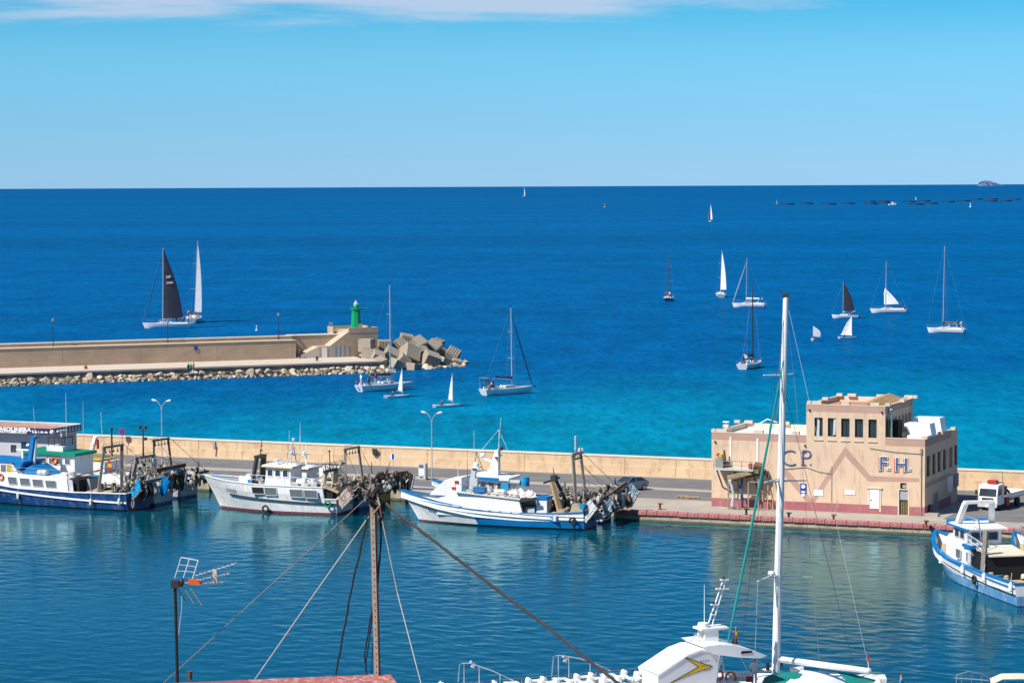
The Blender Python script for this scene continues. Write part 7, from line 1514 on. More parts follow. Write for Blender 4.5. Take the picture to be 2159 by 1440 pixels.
y = Yacht(1579, 648, 158, 9.4, 'white yacht with furled white jib and bare mast left of the tall mast').cabin().mast(12.2, M_alu, .1).boom(3.8, 1.1, M_white, 0); y.cover(M_sailw, .2); y.furl(M_sailg, .13); y.crew([(-.3, .1, 0), (-.38, -.15, 1)], 'on the yacht with furled white jib', 7); y.part('dodger', M_navy, lambda b: b.box((.3 - 9.4 * .12, 0, 1.75), (1.0, 1.8, .5), taper=.8))
stern_on(1584, 776, 63, 9.2, 13.4, 'white yacht with black mast seen from astern left of the white mast', M_gel, M_mastc, M_dark, 8)
y = Yacht(1782, 671, 172, 6.6, 'small white boat with black and grey sail on the right', fb=.75).mast(8.2, M_alu, .07, .01, 1).boom(3.0, .8, M_alu, 8); sm = y.sail(M_sailb, .98, .2, .06, side=1); y.part('cabin', M_gel, lambda b: b.b2((-.6, -.6, .78), (1.2, .6, 1.0))); y.part('outboard', M_dark, lambda b: b.box((-3.4, 0, .7), (.3, .3, .7))); y.part('jib_stay', M_steel, lambda b: b.tube(y.bow, y.mt, .012, n=4))
y.crew([(-.1, .1, 0), (-.25, -.1, 0)], 'on the small black and grey sailed boat', 9)
y = Yacht(1873, 660, 166, 9.4, 'white yacht hoisting a small white sail on the right').cabin().mast(12.2, M_alu, .1).boom(3.6, 1.1, M_dark, 0); y.sail(M_sailw, .42, .05, .08, 'half_hoisted_sail', side=1); y.part('sail_bundle', M_sailw, lambda b: b.path([y.mb + Vector((.05, 0, 1.2)), y.mb + Vector((.1, 0, 4.0)), y.mb + Vector((0, 0, 5.4))], [.28, .3, .12], 7)); y.crew([(-.34, .1, 1), (-.44, -.1, 0)], 'on the yacht hoisting a small sail', 10); y.part('stern_flag', M_red, lambda b: b.box((-4.8, 0, 1.7), (.05, .3, .45)))
y = Yacht(1995, 702, 146, 9.3, 'white yacht with very tall bare mast at the far right').cabin().mast(18.2, M_alu, .11).boom(3.9, 1.0, M_alu, 0); y.cover(M_dark, .24); y.crew([(-.3, .15, 1), (-.38, -.1, 1), (.05, .2, 1), (.1, -.1, 0), (-.1, .2, 0), (-.42, .12, 1)], 'on the yacht with very tall bare mast', 11)
# far sails
y = Yacht(1498, 468, 78, 11, 'distant white sailing yacht with main and jib below the horizon', group='far off boats').mast(15.5, M_alu, .14, .01, 0).boom(4.6, 1, M_alu, -28); y.sail(M_sailw, .98, .12, .08, side=-1); y.sail(M_sailg, 1, .05, .08, 'jib', y.bow + Vector((-.3, 0, .3)), Vector((-.5, 2.4, 1.9)), y.mb.lerp(y.mt, .9))
y = Yacht(1105, 415, 74, 24, 'tiny white sail on the horizon near the middle', group='far off boats').mast(29, M_alu, .3, .01, 0).boom(9, 1, M_alu, -32); y.sail(M_sailw, .98, .12, .08, side=-1)
def buoy(px, py, r, m, label):
    p = ground(px, py); e0 = empty('buoy', (p.x, p.y, 0), 0, label, 'buoy', 'marker buoys on the sea'); b = MB(); b.lathe([(r * .4, -.4), (r, -.1), (r, r * .5), (r * .35, r * .9), (r * .25, r * 3.2)], n=10); b.build('float', m, e0, smooth=True); b = MB(); b.ball((0, 0, r * 3.5), r * .5, 8); b.build('top_mark', m, e0)
buoy(1275, 437, 1.3, M_yel, 'tiny yellow marker buoy far out in the middle of the sea'); buoy(1638, 430, 1.5, M_yel, 'pale marker buoy at the left end of the fish farm'); buoy(1931, 421, 1.6, M_sailw, 'white marker buoy behind the fish farm workboat'); buoy(2046, 437, 1.5, M_sailw, 'white marker buoy in front of the fish farm cages'); buoy(541, 697, .3, M_sailw, 'white buoy between the black-sailed yacht and the lighthouse')
# fish farm
M_ring = mat('cage_ring_plastic', (.02, .025, .03), .5, .2); M_cnet = mat('cage_net', (.03, .05, .07), .9, .2)
ORD = ['first', 'second', 'third', 'fourth', 'fifth', 'sixth', 'seventh', 'eighth', 'ninth', 'tenth', 'eleventh', 'twelfth', 'thirteenth', 'fourteenth', 'fifteenth', 'sixteenth', 'seventeenth', 'eighteenth', 'nineteenth', 'twentieth']
first = None
for i, (px, py) in enumerate([(1661, 431.5), (1700, 430.5), (1748, 431.5), (1788, 430.5), (1834, 426.5), (1837, 431), (1864, 426), (1868, 429.5), (1917, 426.5), (1932, 432), (1949, 425.5), (1963, 430.5), (2000, 426.5), (2033, 424.5), (2060, 421.5), (2093, 421), (2090, 425.5), (2121, 424.8), (2140, 421.3)]):
    p = ground(px, py)
    if first is None:
        c = first = empty('fish_cage', (p.x, p.y, 0), 0, 'dark round floating fish farm cage in the row below the horizon', 'fish cage', 'fish farm cages'); b = MB(); b.torus((0, 0, .25), 10.5, .35, n=28, m=6); b.torus((0, 0, .25), 9.6, .3, n=28, m=6); b.build('float_ring', M_ring, c)
        b = MB(); b.torus((0, 0, 1.6), 10, .14, n=28, m=4)
        for k in range(14): t = k * PI / 7; b.tube((10 * math.cos(t), 10 * math.sin(t), .2), (10 * math.cos(t), 10 * math.sin(t), 1.6), .1, n=4)
        b.build('hand_rail', M_ring, c); b = MB(); b.lathe([(9.9, .3), (9.9, 1.5)], n=28); b.build('net', M_cnet, c)
    else: c = dup(first, (p.x, p.y, 0))
    c['label'] = 'dark round fish farm cage, ' + ORD[i] + ' from the left in the far row'
    c.scale = (1.15, 1.15, 1.2)
p = ground(1881, 432.5); wb = empty('work_boat', (p.x, p.y, 0), R(20), 'small white workboat among the fish farm cages', 'boat', 'far off boats')
b = MB(); b.prism([(-6, .0), (-6, 1.4), (5, 1.6), (6.5, 2.2), (5.2, 0)], (0, -2, 0), (1, 0, 0), (0, 0, 1), (0, 4, 0)); b.build('hull', M_gel, wb); b = MB(); b.b2((0, -1.5, 1.5), (3.5, 1.5, 4.4)); b.build('wheelhouse', M_gel, wb); b = MB(); b.b2((3.5, -1.3, 3.0), (3.55, 1.3, 4.1)); b.build('window', M_glass, wb); b = MB(); b.beam((-3, 0, 1.4), (-1, 0, 5.2), .3); b.beam((-1, 0, 5.2), (-4.5, 0, 4.0), .25); b.build('deck_crane', M_lgrey, wb)

# people on the breakwater
def on_mole(px, py, top, legs, label, rot=0, sit=False, z=ZW): p = ground(px, py, z); person((p.x, p.y, z + (.0 if not sit else .15)), rot, top, legs, label, 'people on the breakwater', sit)
on_mole(181, 789.5, M_red, M_red, 'person in red standing on the riprap at the left of the breakwater', z=1.0)
on_mole(397.5, 787, M_dark, M_navy, 'person in dark clothes, leftmost of the group on the riprap', z=1.0, rot=1); on_mole(402.5, 787.5, M_green, M_dark, 'person in green between the dark and the red clad people on the riprap', z=1.0); on_mole(408.5, 784.5, M_red, M_navy, 'person in a red top, rightmost of the group on the riprap', z=1.4, rot=2)
on_mole(668.5, 761.5, M_dark, M_navy, 'person in dark clothes sitting at the walkway edge below the stairs', PI, True); on_mole(632.5, 756, M_rust, M_dark, 'person in brown walking near the foot of the stairs', 1)
# ------------------------------------------------------------------ excursion catamaran in the foreground
EA = R(22.3); ED = ground(960, 1440, 3.6); EO = Vector((ED.x, ED.y, 0))
k = Boat('excursion_catamaran', EO, EA, 'white excursion catamaran with seat rows and a humped bridge with yellow arrow, bottom centre', None, 'catamaran')
DZ = 2.75
k.part('deck', M_gel, lambda b: b.b2((-5, -9, DZ - .3), (17.5, .1, DZ)))
for yy in (-1.6, -7.4): k.part('hull', M_gel, lambda b: b.add([(-5, yy + 1.5, DZ - .3), (-5, yy - 1.4, DZ - .3), (17, yy - 1.4, DZ - .3), (17, yy + 1.5, DZ - .3), (-4.5, yy + .9, -.5), (-4.5, yy - .9, -.5), (16, yy - .9, -.5), (16, yy + .9, -.5)], [(0, 1, 5, 4), (1, 2, 6, 5), (2, 3, 7, 6), (3, 0, 4, 7), (4, 5, 6, 7)]))
xr1 = k.P(1358, 1408, 0)[0]
k.rail([(-.6, 0, DZ), (xr1, 0, DZ)], .84, m=M_chrome, step=1.5, r=.035)
def arch_rail(pts, posts, y0, nm):
    for q, yy in enumerate((y0, y0 - .28)):
        b = MB(); b.path([(k.P(px, py, yy)[0], yy, k.P(px, py, yy)[1]) for px, py in pts], .035, 6)
        for px, py in posts: x, z = k.P(px, py, yy); b.tube((x, yy, DZ), (x, yy, z), .03)
        b.build(nm, M_chrome, k.root)
arch_rail([(966, 1436), (969, 1400), (977, 1397), (990, 1397), (1012, 1404), (1040, 1414), (1066, 1426), (1083, 1434)], [(978, 1397), (1010, 1403), (1054, 1420)], -.15, 'stair_rail')
arch_rail([(1163, 1425), (1167, 1383), (1176, 1380.5), (1195, 1382), (1225, 1388), (1255, 1398), (1287, 1413)], [(1177, 1381), (1199, 1383), (1244, 1394)], -.15, 'stair_rail')
for (px, py) in ((993, 1397), (1188, 1385)): x, z = k.P(px, py, -.2); k.part('floodlight', M_lgrey, lambda b: (b.ball((x, -.2, z + .05), .1, 7), b.box((x + .14, -.2, z - .15), (.16, .14, .3), (0, .5, 0))))
k.part('hand_post', M_white, lambda b: (b.tube((k.P(926, 1430, 0)[0], -.2, DZ), (k.P(926, 1430, 0)[0], -.2, DZ + 1.1), .06), b.box((k.P(927, 1430, 0)[0], -.2, DZ + .95), (.3, .2, .12))))
# bench seats and tables on deck, each its own thing
def chair():
    e0 = empty('deck_chair', (0, 0, 0), 0, 'white moulded chair in the seat rows on the excursion catamaran deck', 'chair', 'white chairs on the catamaran deck')
    b = MB(); b.box((0, 0, .42), (.5, .5, .08)); b.build('seat', M_gel, e0)
    b = MB(); b.prism([(-.06, 0), (.1, 0), (.04, .42), (-.06, .5), (-.16, .46)], (-.25, -.26, .44), (1, 0, 0), (0, 0, 1), (0, .52, 0)); b.build('backrest', M_gel, e0)
    b = MB(); b.box((0, 0, .2), (.34, .34, .38)); b.build('pedestal', M_lgrey, e0); return e0
def table():
    e0 = empty('deck_table', (0, 0, 0), 0, 'white oblong table between the chairs on the excursion catamaran deck', 'table', 'white tables on the catamaran deck')
    b = MB(); b.box((0, 0, .72), (.85, .62, .05)); b.build('tabletop', M_gel, e0); b = MB(); b.tube((0, 0, 0), (0, 0, .7), .07); b.build('leg', M_lgrey, e0); return e0
c0, t0_ = None, None
for row, yy in enumerate((-.5, -1.3, -2.1)):
    xs0 = 1.8 + row * .5; i = 0
    while xs0 + i * .78 < 11.0 + (0 if row < 2 else 0):
        x = xs0 + i * .78; w = k.pos + k.h * x + k.l * yy + Vector((0, 0, DZ + .002))
        if i % 2 == 0:
            if t0_ is None: t0_ = table(); o = t0_
            else: o = dup(t0_)
        else:
            if c0 is None: c0 = chair(); o = c0
            else: o = dup(c0)
        o['label'] = 'white ' + ('oblong table' if i % 2 == 0 else 'moulded chair') + ', ' + ORD[i // 2] + ' from left in the ' + ('row along the far rail' if row == 0 else 'second row from the rail' if row == 1 else 'third row from the rail'); o.location = w; o.rotation_euler = (0, 0, EA + random.uniform(-.1, .1) + (PI if (i // 2) % 2 else 0)); i += 1
# humped bridge: curved white shell, flat side greyed for its shade, with a yellow arrow
yn, yf = -3.6, -1.0
near = [(1386, 1445), (1386, 1424), (1416, 1404), (1449, 1382), (1476, 1371.5), (1500, 1370), (1518, 1381), (1508, 1445)]
NP = [k.P(px, py, yn) for px, py in near]; NP[0] = (NP[0][0], DZ); NP[-1] = (NP[-1][0], DZ)
M_side_shade = mat('shaded_lilac_side', (.55, .54, .57), .45, .06)
hb_ = k.part('bridge_shell', M_gel, lambda b: b.prism(NP, (0, yn, 0), (1, 0, 0), (0, 0, 1), (0, yf - yn, 0)))
def rim(b):
    q = [k.P(px, py, yn) for px, py in near[1:6]]
    for (xa, za), (xb, zb) in zip(q, q[1:]): b.add([(xa, yn - .06, za), (xb, yn - .06, zb), (xb, yf + .1, zb), (xa, yf + .1, za), (xa, yn - .06, za + .08), (xb, yn - .06, zb + .08), (xb, yf + .1, zb + .08), (xa, yf + .1, za + .08)], [(0, 1, 2, 3), (4, 5, 6, 7), (0, 1, 5, 4), (2, 3, 7, 6)])
k.part('curved_top', M_gel, rim, hb_, smooth=True)
SP = [k.P(px, py, yn) for px, py in ((1388, 1445), (1388, 1427), (1418, 1407), (1450, 1386), (1476, 1376), (1500, 1375), (1515, 1382), (1506, 1445))]; SP[0] = (SP[0][0], DZ + .02); SP[-1] = (SP[-1][0], DZ + .02)
k.part('side_panel', M_side_shade, lambda b: b.prism(SP, (0, yn - .012, 0), (1, 0, 0), (0, 0, 1), (0, .010, 0)), hb_)  # thin panel added so the shell side carries its shade in colour
rp = [(1470, 1356), (1497, 1352.5), (1530, 1354), (1567, 1362.5), (1600, 1375.5), (1584, 1381), (1540, 1379), (1490, 1373)]
RP = [k.P(px, py, -3.0) for px, py in rp]
k.part('roof', M_gel, lambda b: b.prism(RP, (0, yn - .5, 0), (1, 0, 0), (0, 0, 1), (0, 3.3, 0)))
x0, z0 = k.P(1562, 1377, -4.1); x1, z1 = k.P(1586, 1371, -4.1); k.part('roof_vent', M_open, lambda b: b.prism([(x0, z0 - .02), (x0 + .05, z1 + .02), (x1 - .05, z1), (x1, z0)], (0, yn - .53, 0), (1, 0, 0), (0, 0, 1), (0, .04, 0)))
def zp(p, q): return k.P(1280 + p / 3.482, 1180 + q / 3.482, yn - .02)
ar = [zp(*q) for q in [(565, 712), (775, 783), (620, 836), (455, 908), (575, 838), (672, 785)]]
M_arrow = mat('ochre_arrow_paint', (.52, .33, .01), .5, .08)
k.part('yellow_arrow', M_arrow, lambda b: b.prism(ar, (0, yn - .024, 0), (1, 0, 0), (0, 0, 1), (0, .010, 0)))
k.part('arrow_edge', M_dark, lambda b: [b.beam((a[0], yn - .026, a[1]), (c[0], yn - .026, c[1]), .01, .035) for a, c in zip(ar, ar[1:] + ar[:1])])
k.part('grille_dots', M_dark, lambda b: [b.box((zp(690 + 18 * i + (9 if j else 0), 742 + 34 * j)[0], yn - .02, zp(690, 742 + 34 * j)[1]), (.07, .02, .05)) for i in range(4) for j in range(3)])
k.part('faded_script', M_grey, lambda b: [b.beam((a[0], yn + 1.3, a[1] + .5), (c[0], yn + 1.3, c[1] + .5), .02, .04) for a, c in ((zp(375, 800), zp(480, 790)),)]) if False else None
# radar mast
ym = -2.2
def q_(px, py): x, z = k.P(px, py, ym); return Vector((x, ym, z))
for dy in (-.45, .45): k.part('mast_fin', M_gel, lambda b: b.prism([k.P(px, py, ym) for px, py in ((1474, 1356), (1481, 1325), (1507, 1325), (1507, 1356))], (0, ym + dy - .07, 0), (1, 0, 0), (0, 0, 1), (0, .14, 0)))
a, c = q_(1470, 1324), q_(1527, 1326); k.part('mast_platform', M_gel, lambda b: b.b2((a.x, ym - .6, a.z - .07), (c.x, ym + .6, a.z + .05)))
a = q_(1483, 1317); k.part('radar_dome', M_gel, lambda b: b.lathe([(.33, -.16), (.36, 0), (.33, .14), (.1, .18)], a, 14), smooth=True)
lm = k.part('ladder_mast', M_gel, lambda b: (b.tube(q_(1491, 1322), q_(1525, 1222), .05), b.tube(q_(1500, 1322), q_(1531, 1222), .05)))
for (p0, p1, py) in ((1519, 1536, 1222), (1510, 1536, 1241), (1499, 1512, 1274), (1498, 1509, 1295)):
    a, c = q_(p0, py), q_(p1, py); k.part('cross_arm', M_gel, lambda b: b.beam(a, c, .2, .07), lm); k.part('nav_light', M_dark, lambda b: b.tube(a.lerp(c, .4) + Vector((0, 0, .02)), a.lerp(c, .4) + Vector((0, 0, .18)), .07), lm)
k.part('whip_antenna', M_white, lambda b: b.tube(q_(1485, 1312), q_(1485, 1232), .03, .015, 5)); a = q_(1467, 1338); k.part('horn_lamp', M_chrome, lambda b: (b.ball(a, .12, 8), b.tube(a, q_(1455, 1352), .015)))
# Spanish ensign on the roof staff
M_flr, M_fly = M_red, mat('flag_yellow', (.75, .45, .02), .7, .05)
fp = q_(1548, 1362); fl = empty('ensign', k.pos + k.h * fp.x + k.l * ym + Vector((0, 0, fp.z)), EA, 'red and yellow flag hanging from a short staff above the bridge roof', 'flag')
b = MB(); b.tube((0, 0, -.1), (.12, 0, 1.25), .02); b.build('staff', M_alu, fl)
for i, (mm, w0, w1) in enumerate(((M_flr, 0, .1), (M_fly, .1, .26), (M_flr, .26, .36))):
    b = MB(); vs = []
    for j in range(6): t = j / 5; sp = .35 + .65 * t; vs += [(.1 - .25 * t + w0 * sp, .05 * math.sin(j * 1.7 + i), 1.1 - .95 * t), (.1 - .25 * t + w1 * sp, .05 * math.sin(j * 1.7 + i + .8), 1.1 - .95 * t - .05)]
    b.add(vs, [(2 * j, 2 * j + 1, 2 * j + 3, 2 * j + 2) for j in range(5)]); b.build('stripe', mm, fl)

# ------------------------------------------------------------------ big sailing catamaran behind it, mast rising through the picture
mb = at_depth(1635, 1414, 158.5); mt = at_depth(1657, 627, 158.5)
SA = R(180 - 3)
k = S1 = Boat('sailing_catamaran', Vector((mb.x, mb.y, 0)), SA, 'large white sailing catamaran with tall white mast, long boom and teal awnings, bottom right', None, 'catamaran')
def loc(v): d = v - k.pos; return Vector((d.dot(k.h), d.dot(k.l), d.z))
def D(px, py, Y=158.5): return loc(at_depth(px, py, Y))
k.part('deck', M_gel, lambda b: b.b2((-6.5, -3.2, 1.9), (4.5, 3.2, 2.15)))
for yy in (-3.0, 3.0): k.part('hull', M_gel, lambda b: b.add([(-7, yy + .8, 2.1), (-7, yy - .8, 2.1), (5, yy - .6, 2.1), (7, yy, 2.3), (5, yy + .6, 2.1), (-6.6, yy + .5, -.4), (-6.6, yy - .5, -.4), (5, yy - .3, -.4), (6.4, yy, -.4), (5, yy + .3, -.4)], [(0, 1, 6, 5), (1, 2, 7, 6), (2, 3, 8, 7), (3, 4, 9, 8), (4, 0, 5, 9), (0, 1, 2, 3, 4)]))
M0, M1 = loc(mb), loc(mt); mo = k.part('mast', M_gel, lambda b: b.path([M0.lerp(M1, i / 4) - Vector((0, 0, .6 if i == 0 else 0)) for i in range(5)], [.25, .24, .23, .2, .17], 10), smooth=True)
def mpt(py): return M0.lerp(M1, (1414 - py) / (1414 - 627))
for (l_, r_, py) in (((1610, 791), (1673, 788), 790), ((1612, 1017), (1700, 1013), 1012), ((1597, 1225), (1712, 1216), 1214)):
    k.part('spreader', M_gel, lambda b: (b.tube(mpt(py), D(*l_, 157.4), .06, .035), b.tube(mpt(py), D(*r_, 159.6), .06, .035)), mo)
k.part('spreader_brace', M_gel, lambda b: (b.tube(mpt(1207), D(1598, 1224, 157.4), .035), b.tube(mpt(1005), D(1614, 1016, 157.4), .03)), mo); k.part('radar', M_gel, lambda b: b.lathe([(.2, -.12), (.24, 0), (.2, .12)], D(1627, 1208, 158), 12), mo)
k.part('masthead', M_dark, lambda b: (b.tube(M1, D(1662, 592), .025, .012, 5), b.box(M1 + Vector((0, 0, .1)), (.4, .3, .2)), b.tube(M1, M1 + Vector((.3, 0, .3)), .02, n=4), b.box(M1 + Vector((.32, 0, .35)), (.1, .05, .15))), mo)
M_teal2 = mat('teal_sail_cover', (.0, .24, .23), .7, .1)
fa, fb_ = D(1652, 760, 157.8), D(1534, 1356, 155); k.part('furled_genoa', M_teal2, lambda b: b.path([fa.lerp(fb_, i / 8) + Vector((0, 0, -.25 * math.sin(PI * i / 8))) for i in range(9)], [.04, .05, .07, .08, .08, .08, .075, .07, .05], 7), smooth=True)
be = D(1831, 1414, 156.5); bs_ = mpt(1388); k.part('boom', M_gel, lambda b: b.path([bs_, bs_.lerp(be, .5), be], [.2, .2, .18], 8)); k.part('boom_end', M_lgrey, lambda b: (b.ball(be, .22, 8), b.tube(be, be + Vector((0, 0, .8)), .03)))
k.part('pennant', M_flr, lambda b: b.box(be + Vector((0, 0, .75)), (.1, .06, .5), (0, .2, 0)))
def wire(p, q, r=.014, m=M_dark, nm='stay_wire'): k.wire(p, q, 0, r, m, nm)
wire(M1, be + Vector((0, 0, .3)), .012, M_lgrey, 'topping_lift'); wire(mpt(809), D(1800, 1404, 160), .02); wire(mpt(640), D(1563, 1356, 156), .018); wire(mpt(640), D(1598, 1224, 157.4), .012, M_steel); wire(D(1598, 1224, 157.4), D(1590, 1420, 157), .012, M_lgrey)
wire(mpt(640), D(1673, 789, 159.6), .012, M_steel); wire(D(1673, 789, 159.6), D(1712, 1216, 159.6), .012, M_steel); wire(D(1712, 1216, 159.6), D(1730, 1420, 160), .012, M_steel); wire(mpt(790), D(1612, 1017, 157.4), .012, M_steel); wire(D(1612, 1017, 157.4), D(1598, 1224, 157.4), .012, M_steel); wire(mpt(1010), D(1640, 1410, 157), .014, M_lgrey)
M_tl = MATS['teal_canvas']
def dome(pts_far, pts_near, m, nm):
    b = MB(); n = len(pts_far); vs = pts_far + pts_near; b.add(vs, [(i, i + 1, n + i + 1, n + i) for i in range(n - 1)]); b.add([v - Vector((0, 0, .04)) for v in vs], [(i, i + 1, n + i + 1, n + i) for i in range(n - 1)]); return b.build(nm, m, k.root, smooth=True)
dome([D(1690 + 17 * i, 1412 + 27 * (i / 6) ** 2.2, 158) for i in range(7)], [D(1655 + 20 * i, 1440 + 18 * (i / 6) ** 2, 155) for i in range(7)], M_gel, 'coachroof')
dome([D(px, py, 157.2) for px, py in ((1612, 1427), (1628, 1420), (1650, 1416.5), (1675, 1416), (1700, 1421), (1720, 1432), (1730, 1441))], [D(px, py, 154.5) for px, py in ((1600, 1452), (1620, 1450), (1645, 1449), (1675, 1449), (1705, 1452), (1725, 1458), (1735, 1465))], M_tl, 'teal_awning')
dome([D(px, py, 157.4) for px, py in ((1766, 1415), (1800, 1421), (1846, 1432))], [D(px, py, 156.2) for px, py in ((1790, 1440), (1815, 1438), (1842, 1437))], M_tl, 'teal_canopy')
k.part('canopy_strut', M_chrome, lambda b: b.tube(D(1800, 1436, 156.4), D(1846, 1433, 157.4), .025)); k.part('canopy_strut', M_chrome, lambda b: b.tube(D(1805, 1438, 156.4), D(1822, 1424, 157), .025)); k.part('awning_frame', M_chrome, lambda b: (b.path([D(1590, 1444, 155), D(1600, 1425, 156), D(1650, 1419, 156)], .025, 5)))
k.part('deck_gear', M_white, lambda b: (b.box(D(1560, 1428, 157.5), (1.4, .8, .3)), b.tube(D(1545, 1422, 157.5), D(1632, 1410, 158.6), .12, n=8), b.box(D(1680, 1410, 159), (.8, .5, .25)))); k.part('winch', M_dark, lambda b: (b.tube(D(1619, 1412, 158), D(1619, 1397, 158), .12), b.tube(D(1648, 1404, 159), D(1648, 1395, 159), .09)))
for px, py in ((1514, 1422), (1541, 1427)): v = D(px, py, 156.8); k.part('life_ring', M_orange, lambda b: b.torus(v, .3, .08, (.3, 1, 0), 14, 6))
k.part('red_pouch', M_red, lambda b: b.box(D(1580, 1431, 156.6), (.4, .3, .3)))
k.part('gantry_line', M_white, lambda b: (b.tube(D(1523, 1378, 156.6), D(1512, 1425, 156.6), .04), b.tube(D(1520, 1385, 156.6), D(1530, 1425, 156.6), .04), b.tube(D(1560, 1383, 156.8), D(1576, 1412, 157), .02), b.tube(D(1585, 1380, 156.8), D(1614, 1406, 158), .02)))
p = at_depth(1590, 1434, 157.3); person((p.x, p.y, p.z - .35), R(200), M_white, M_white, 'person in white with covered head on the catamaran beside the mast foot', None, False, M_white)

# boat with pale canopy at the bottom right corner, pontoon and the man on it
p = at_depth(2120, 1440, 157); cb = empty('motor_boat', (p.x, p.y, 0), R(-8), 'motor boat with cream canopy and bow rail in the bottom right corner', 'boat')
b = MB(); b.add([(-4, 1.3, 1.1), (-4, -1.3, 1.1), (2, -1.2, 1.2), (4.5, 0, 1.4), (2, 1.2, 1.2), (-3.8, .9, -.3), (-3.8, -.9, -.3), (2, -.7, -.3), (4, 0, -.3), (2, .7, -.3)], [(0, 1, 6, 5), (1, 2, 7, 6), (2, 3, 8, 7), (3, 4, 9, 8), (4, 0, 5, 9), (0, 1, 2, 3, 4)]); b.build('hull', M_gel, cb)
zc = p.z + .12; b = MB(); b.add([(-.9, .9, zc), (-.2, .9, zc + .32), (.9, .9, zc + .36), (2.6, .9, zc + .3), (-.9, -.9, zc - .05), (-.2, -.9, zc + .3), (.9, -.9, zc + .34), (2.6, -.9, zc + .25)], [(0, 1, 5, 4), (1, 2, 6, 5), (2, 3, 7, 6)]); b.build('canopy', M_cream, cb, smooth=True)
b = MB(); b.path([(-3.0, .8, 1.1), (-2.9, .8, zc + .2), (-2.2, .8, zc + .42), (-1.4, .8, zc + .3), (-.9, .9, zc)], .03, 5); b.build('bow_hoop', M_chrome, cb); b = MB(); b.path([(-3.0, .8, zc + .02), (-1.0, .85, zc - .1)], .03, 5)
b.build('canopy_frame', M_chrome, cb)
for x in (-2.6, -2.0, -1.4, 0, 2.4): b = MB(); b.tube((x, .85, 1.1), (x, .85, zc + .25), .025); b.build('canopy_post', M_chrome, cb)
b = MB(); b.b2((17, 159.2, .2), (36, 161.6, .6)); pn = b.build('pontoon', M_wood); tag(pn, 'wooden mooring pontoon just below the bottom edge on the right', 'pontoon')
p = at_depth(1901, 1440, 160.6); person((p.x, p.y, .602), R(60), M_cyanb, M_navy, 'person with brown hair in a light blue top at the bottom edge', None, False, M_woodd)

# ------------------------------------------------------------------ rooftop close to the camera: red slab, guyed pole, cables, aerial
YR = 31.9
M_slab = mat('worn_red_roof_paint', (.36, .10, .085), .9, .25, 3, bump=.3, bscale=15, stain=(.72, .66, .6), stain_amt=.95, stain_scale=(5, 5, 9)); M_slab_shade = mat('shaded_unworn_red_roof_paint', (.27, .07, .07), .85, .25, 2, bump=.3, bscale=15)  # unworn paint: the darker red carries the shade on the left slab
M_rend = mat('house_render', (.55, .50, .43), .9, .1, .8)
c0_ = at_depth(822, 1420, YR + .1); c1_ = ground(340, 1439.5, c0_.z); zs = c0_.z; dn = (c1_ - c0_); dn.z = 0; dn.normalize()
hs_ = empty('rooftop_house', (c0_.x, c0_.y, hill_z(0, 32) - .3), 0, 'nearest house at the bottom edge with worn red roof slab', 'house')
hz0 = hs_.location.z; wv = Vector((.19, -.98, 0))
def hl(a, b_, z): v = c0_ + dn * a + wv * b_; return (v.x - c0_.x, v.y - c0_.y, z - hz0)
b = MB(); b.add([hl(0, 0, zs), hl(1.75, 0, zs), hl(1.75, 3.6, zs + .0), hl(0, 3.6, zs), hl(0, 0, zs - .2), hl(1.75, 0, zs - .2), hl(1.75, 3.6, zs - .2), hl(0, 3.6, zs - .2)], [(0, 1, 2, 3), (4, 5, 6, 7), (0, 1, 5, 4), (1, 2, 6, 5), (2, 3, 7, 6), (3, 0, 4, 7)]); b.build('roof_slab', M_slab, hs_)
b = MB(); b.add([hl(1.754, 0.0, zs - .003), hl(6, 0.0, zs - .003), hl(6, 3.6, zs - .003), hl(1.754, 3.6, zs - .003), hl(1.754, 0, zs - .2), hl(6, 0, zs - .2), hl(6, 3.6, zs - .2), hl(1.754, 3.6, zs - .2)], [(0, 1, 2, 3), (4, 5, 6, 7), (0, 1, 5, 4), (1, 2, 6, 5), (2, 3, 7, 6), (3, 0, 4, 7)]); b.build('roof_slab', M_slab_shade, hs_)
b = MB(); b.add([hl(.1, .1, zs - .2), hl(5.9, .1, zs - .2), hl(5.9, 3.5, zs - .2), hl(.1, 3.5, zs - .2), hl(.1, .1, hz0), hl(5.9, .1, hz0), hl(5.9, 3.5, hz0), hl(.1, 3.5, hz0)], [(0, 1, 5, 4), (1, 2, 6, 5), (2, 3, 7, 6), (3, 0, 4, 7)]); b.build('wall', M_rend, hs_)
sx = at_depth(400, 1437, YR - .2); b = MB(); b.box((0, 0, .05), (.06, .06, .1)); o = b.build('pipe_stub', M_woodd, hs_, (sx.x - c0_.x, sx.y - c0_.y, zs - hz0)); 
def A(px, py, Y=YR): return at_depth(px, py, Y)
pb_, pt_ = A(797, 1422), A(786, 1018); gp = empty('guyed_pole', (pb_.x, pb_.y, zs), 0, 'rusty perforated steel angle pole held by guy wires on the red roof', 'pole')
def G(px, py, Y=YR): v = at_depth(px, py, Y); return v - Vector((pb_.x, pb_.y, zs))
M_polem = mat('rusty_angle_steel', (.33, .27, .215), .75, .3, 12, stain=(.2, .09, .05), stain_amt=.6, stain_scale=(9, 9, 4))
a_, c_ = G(796, 1424), G(786, 1022); dv = (c_ - a_)
b = MB(); w_ = .042
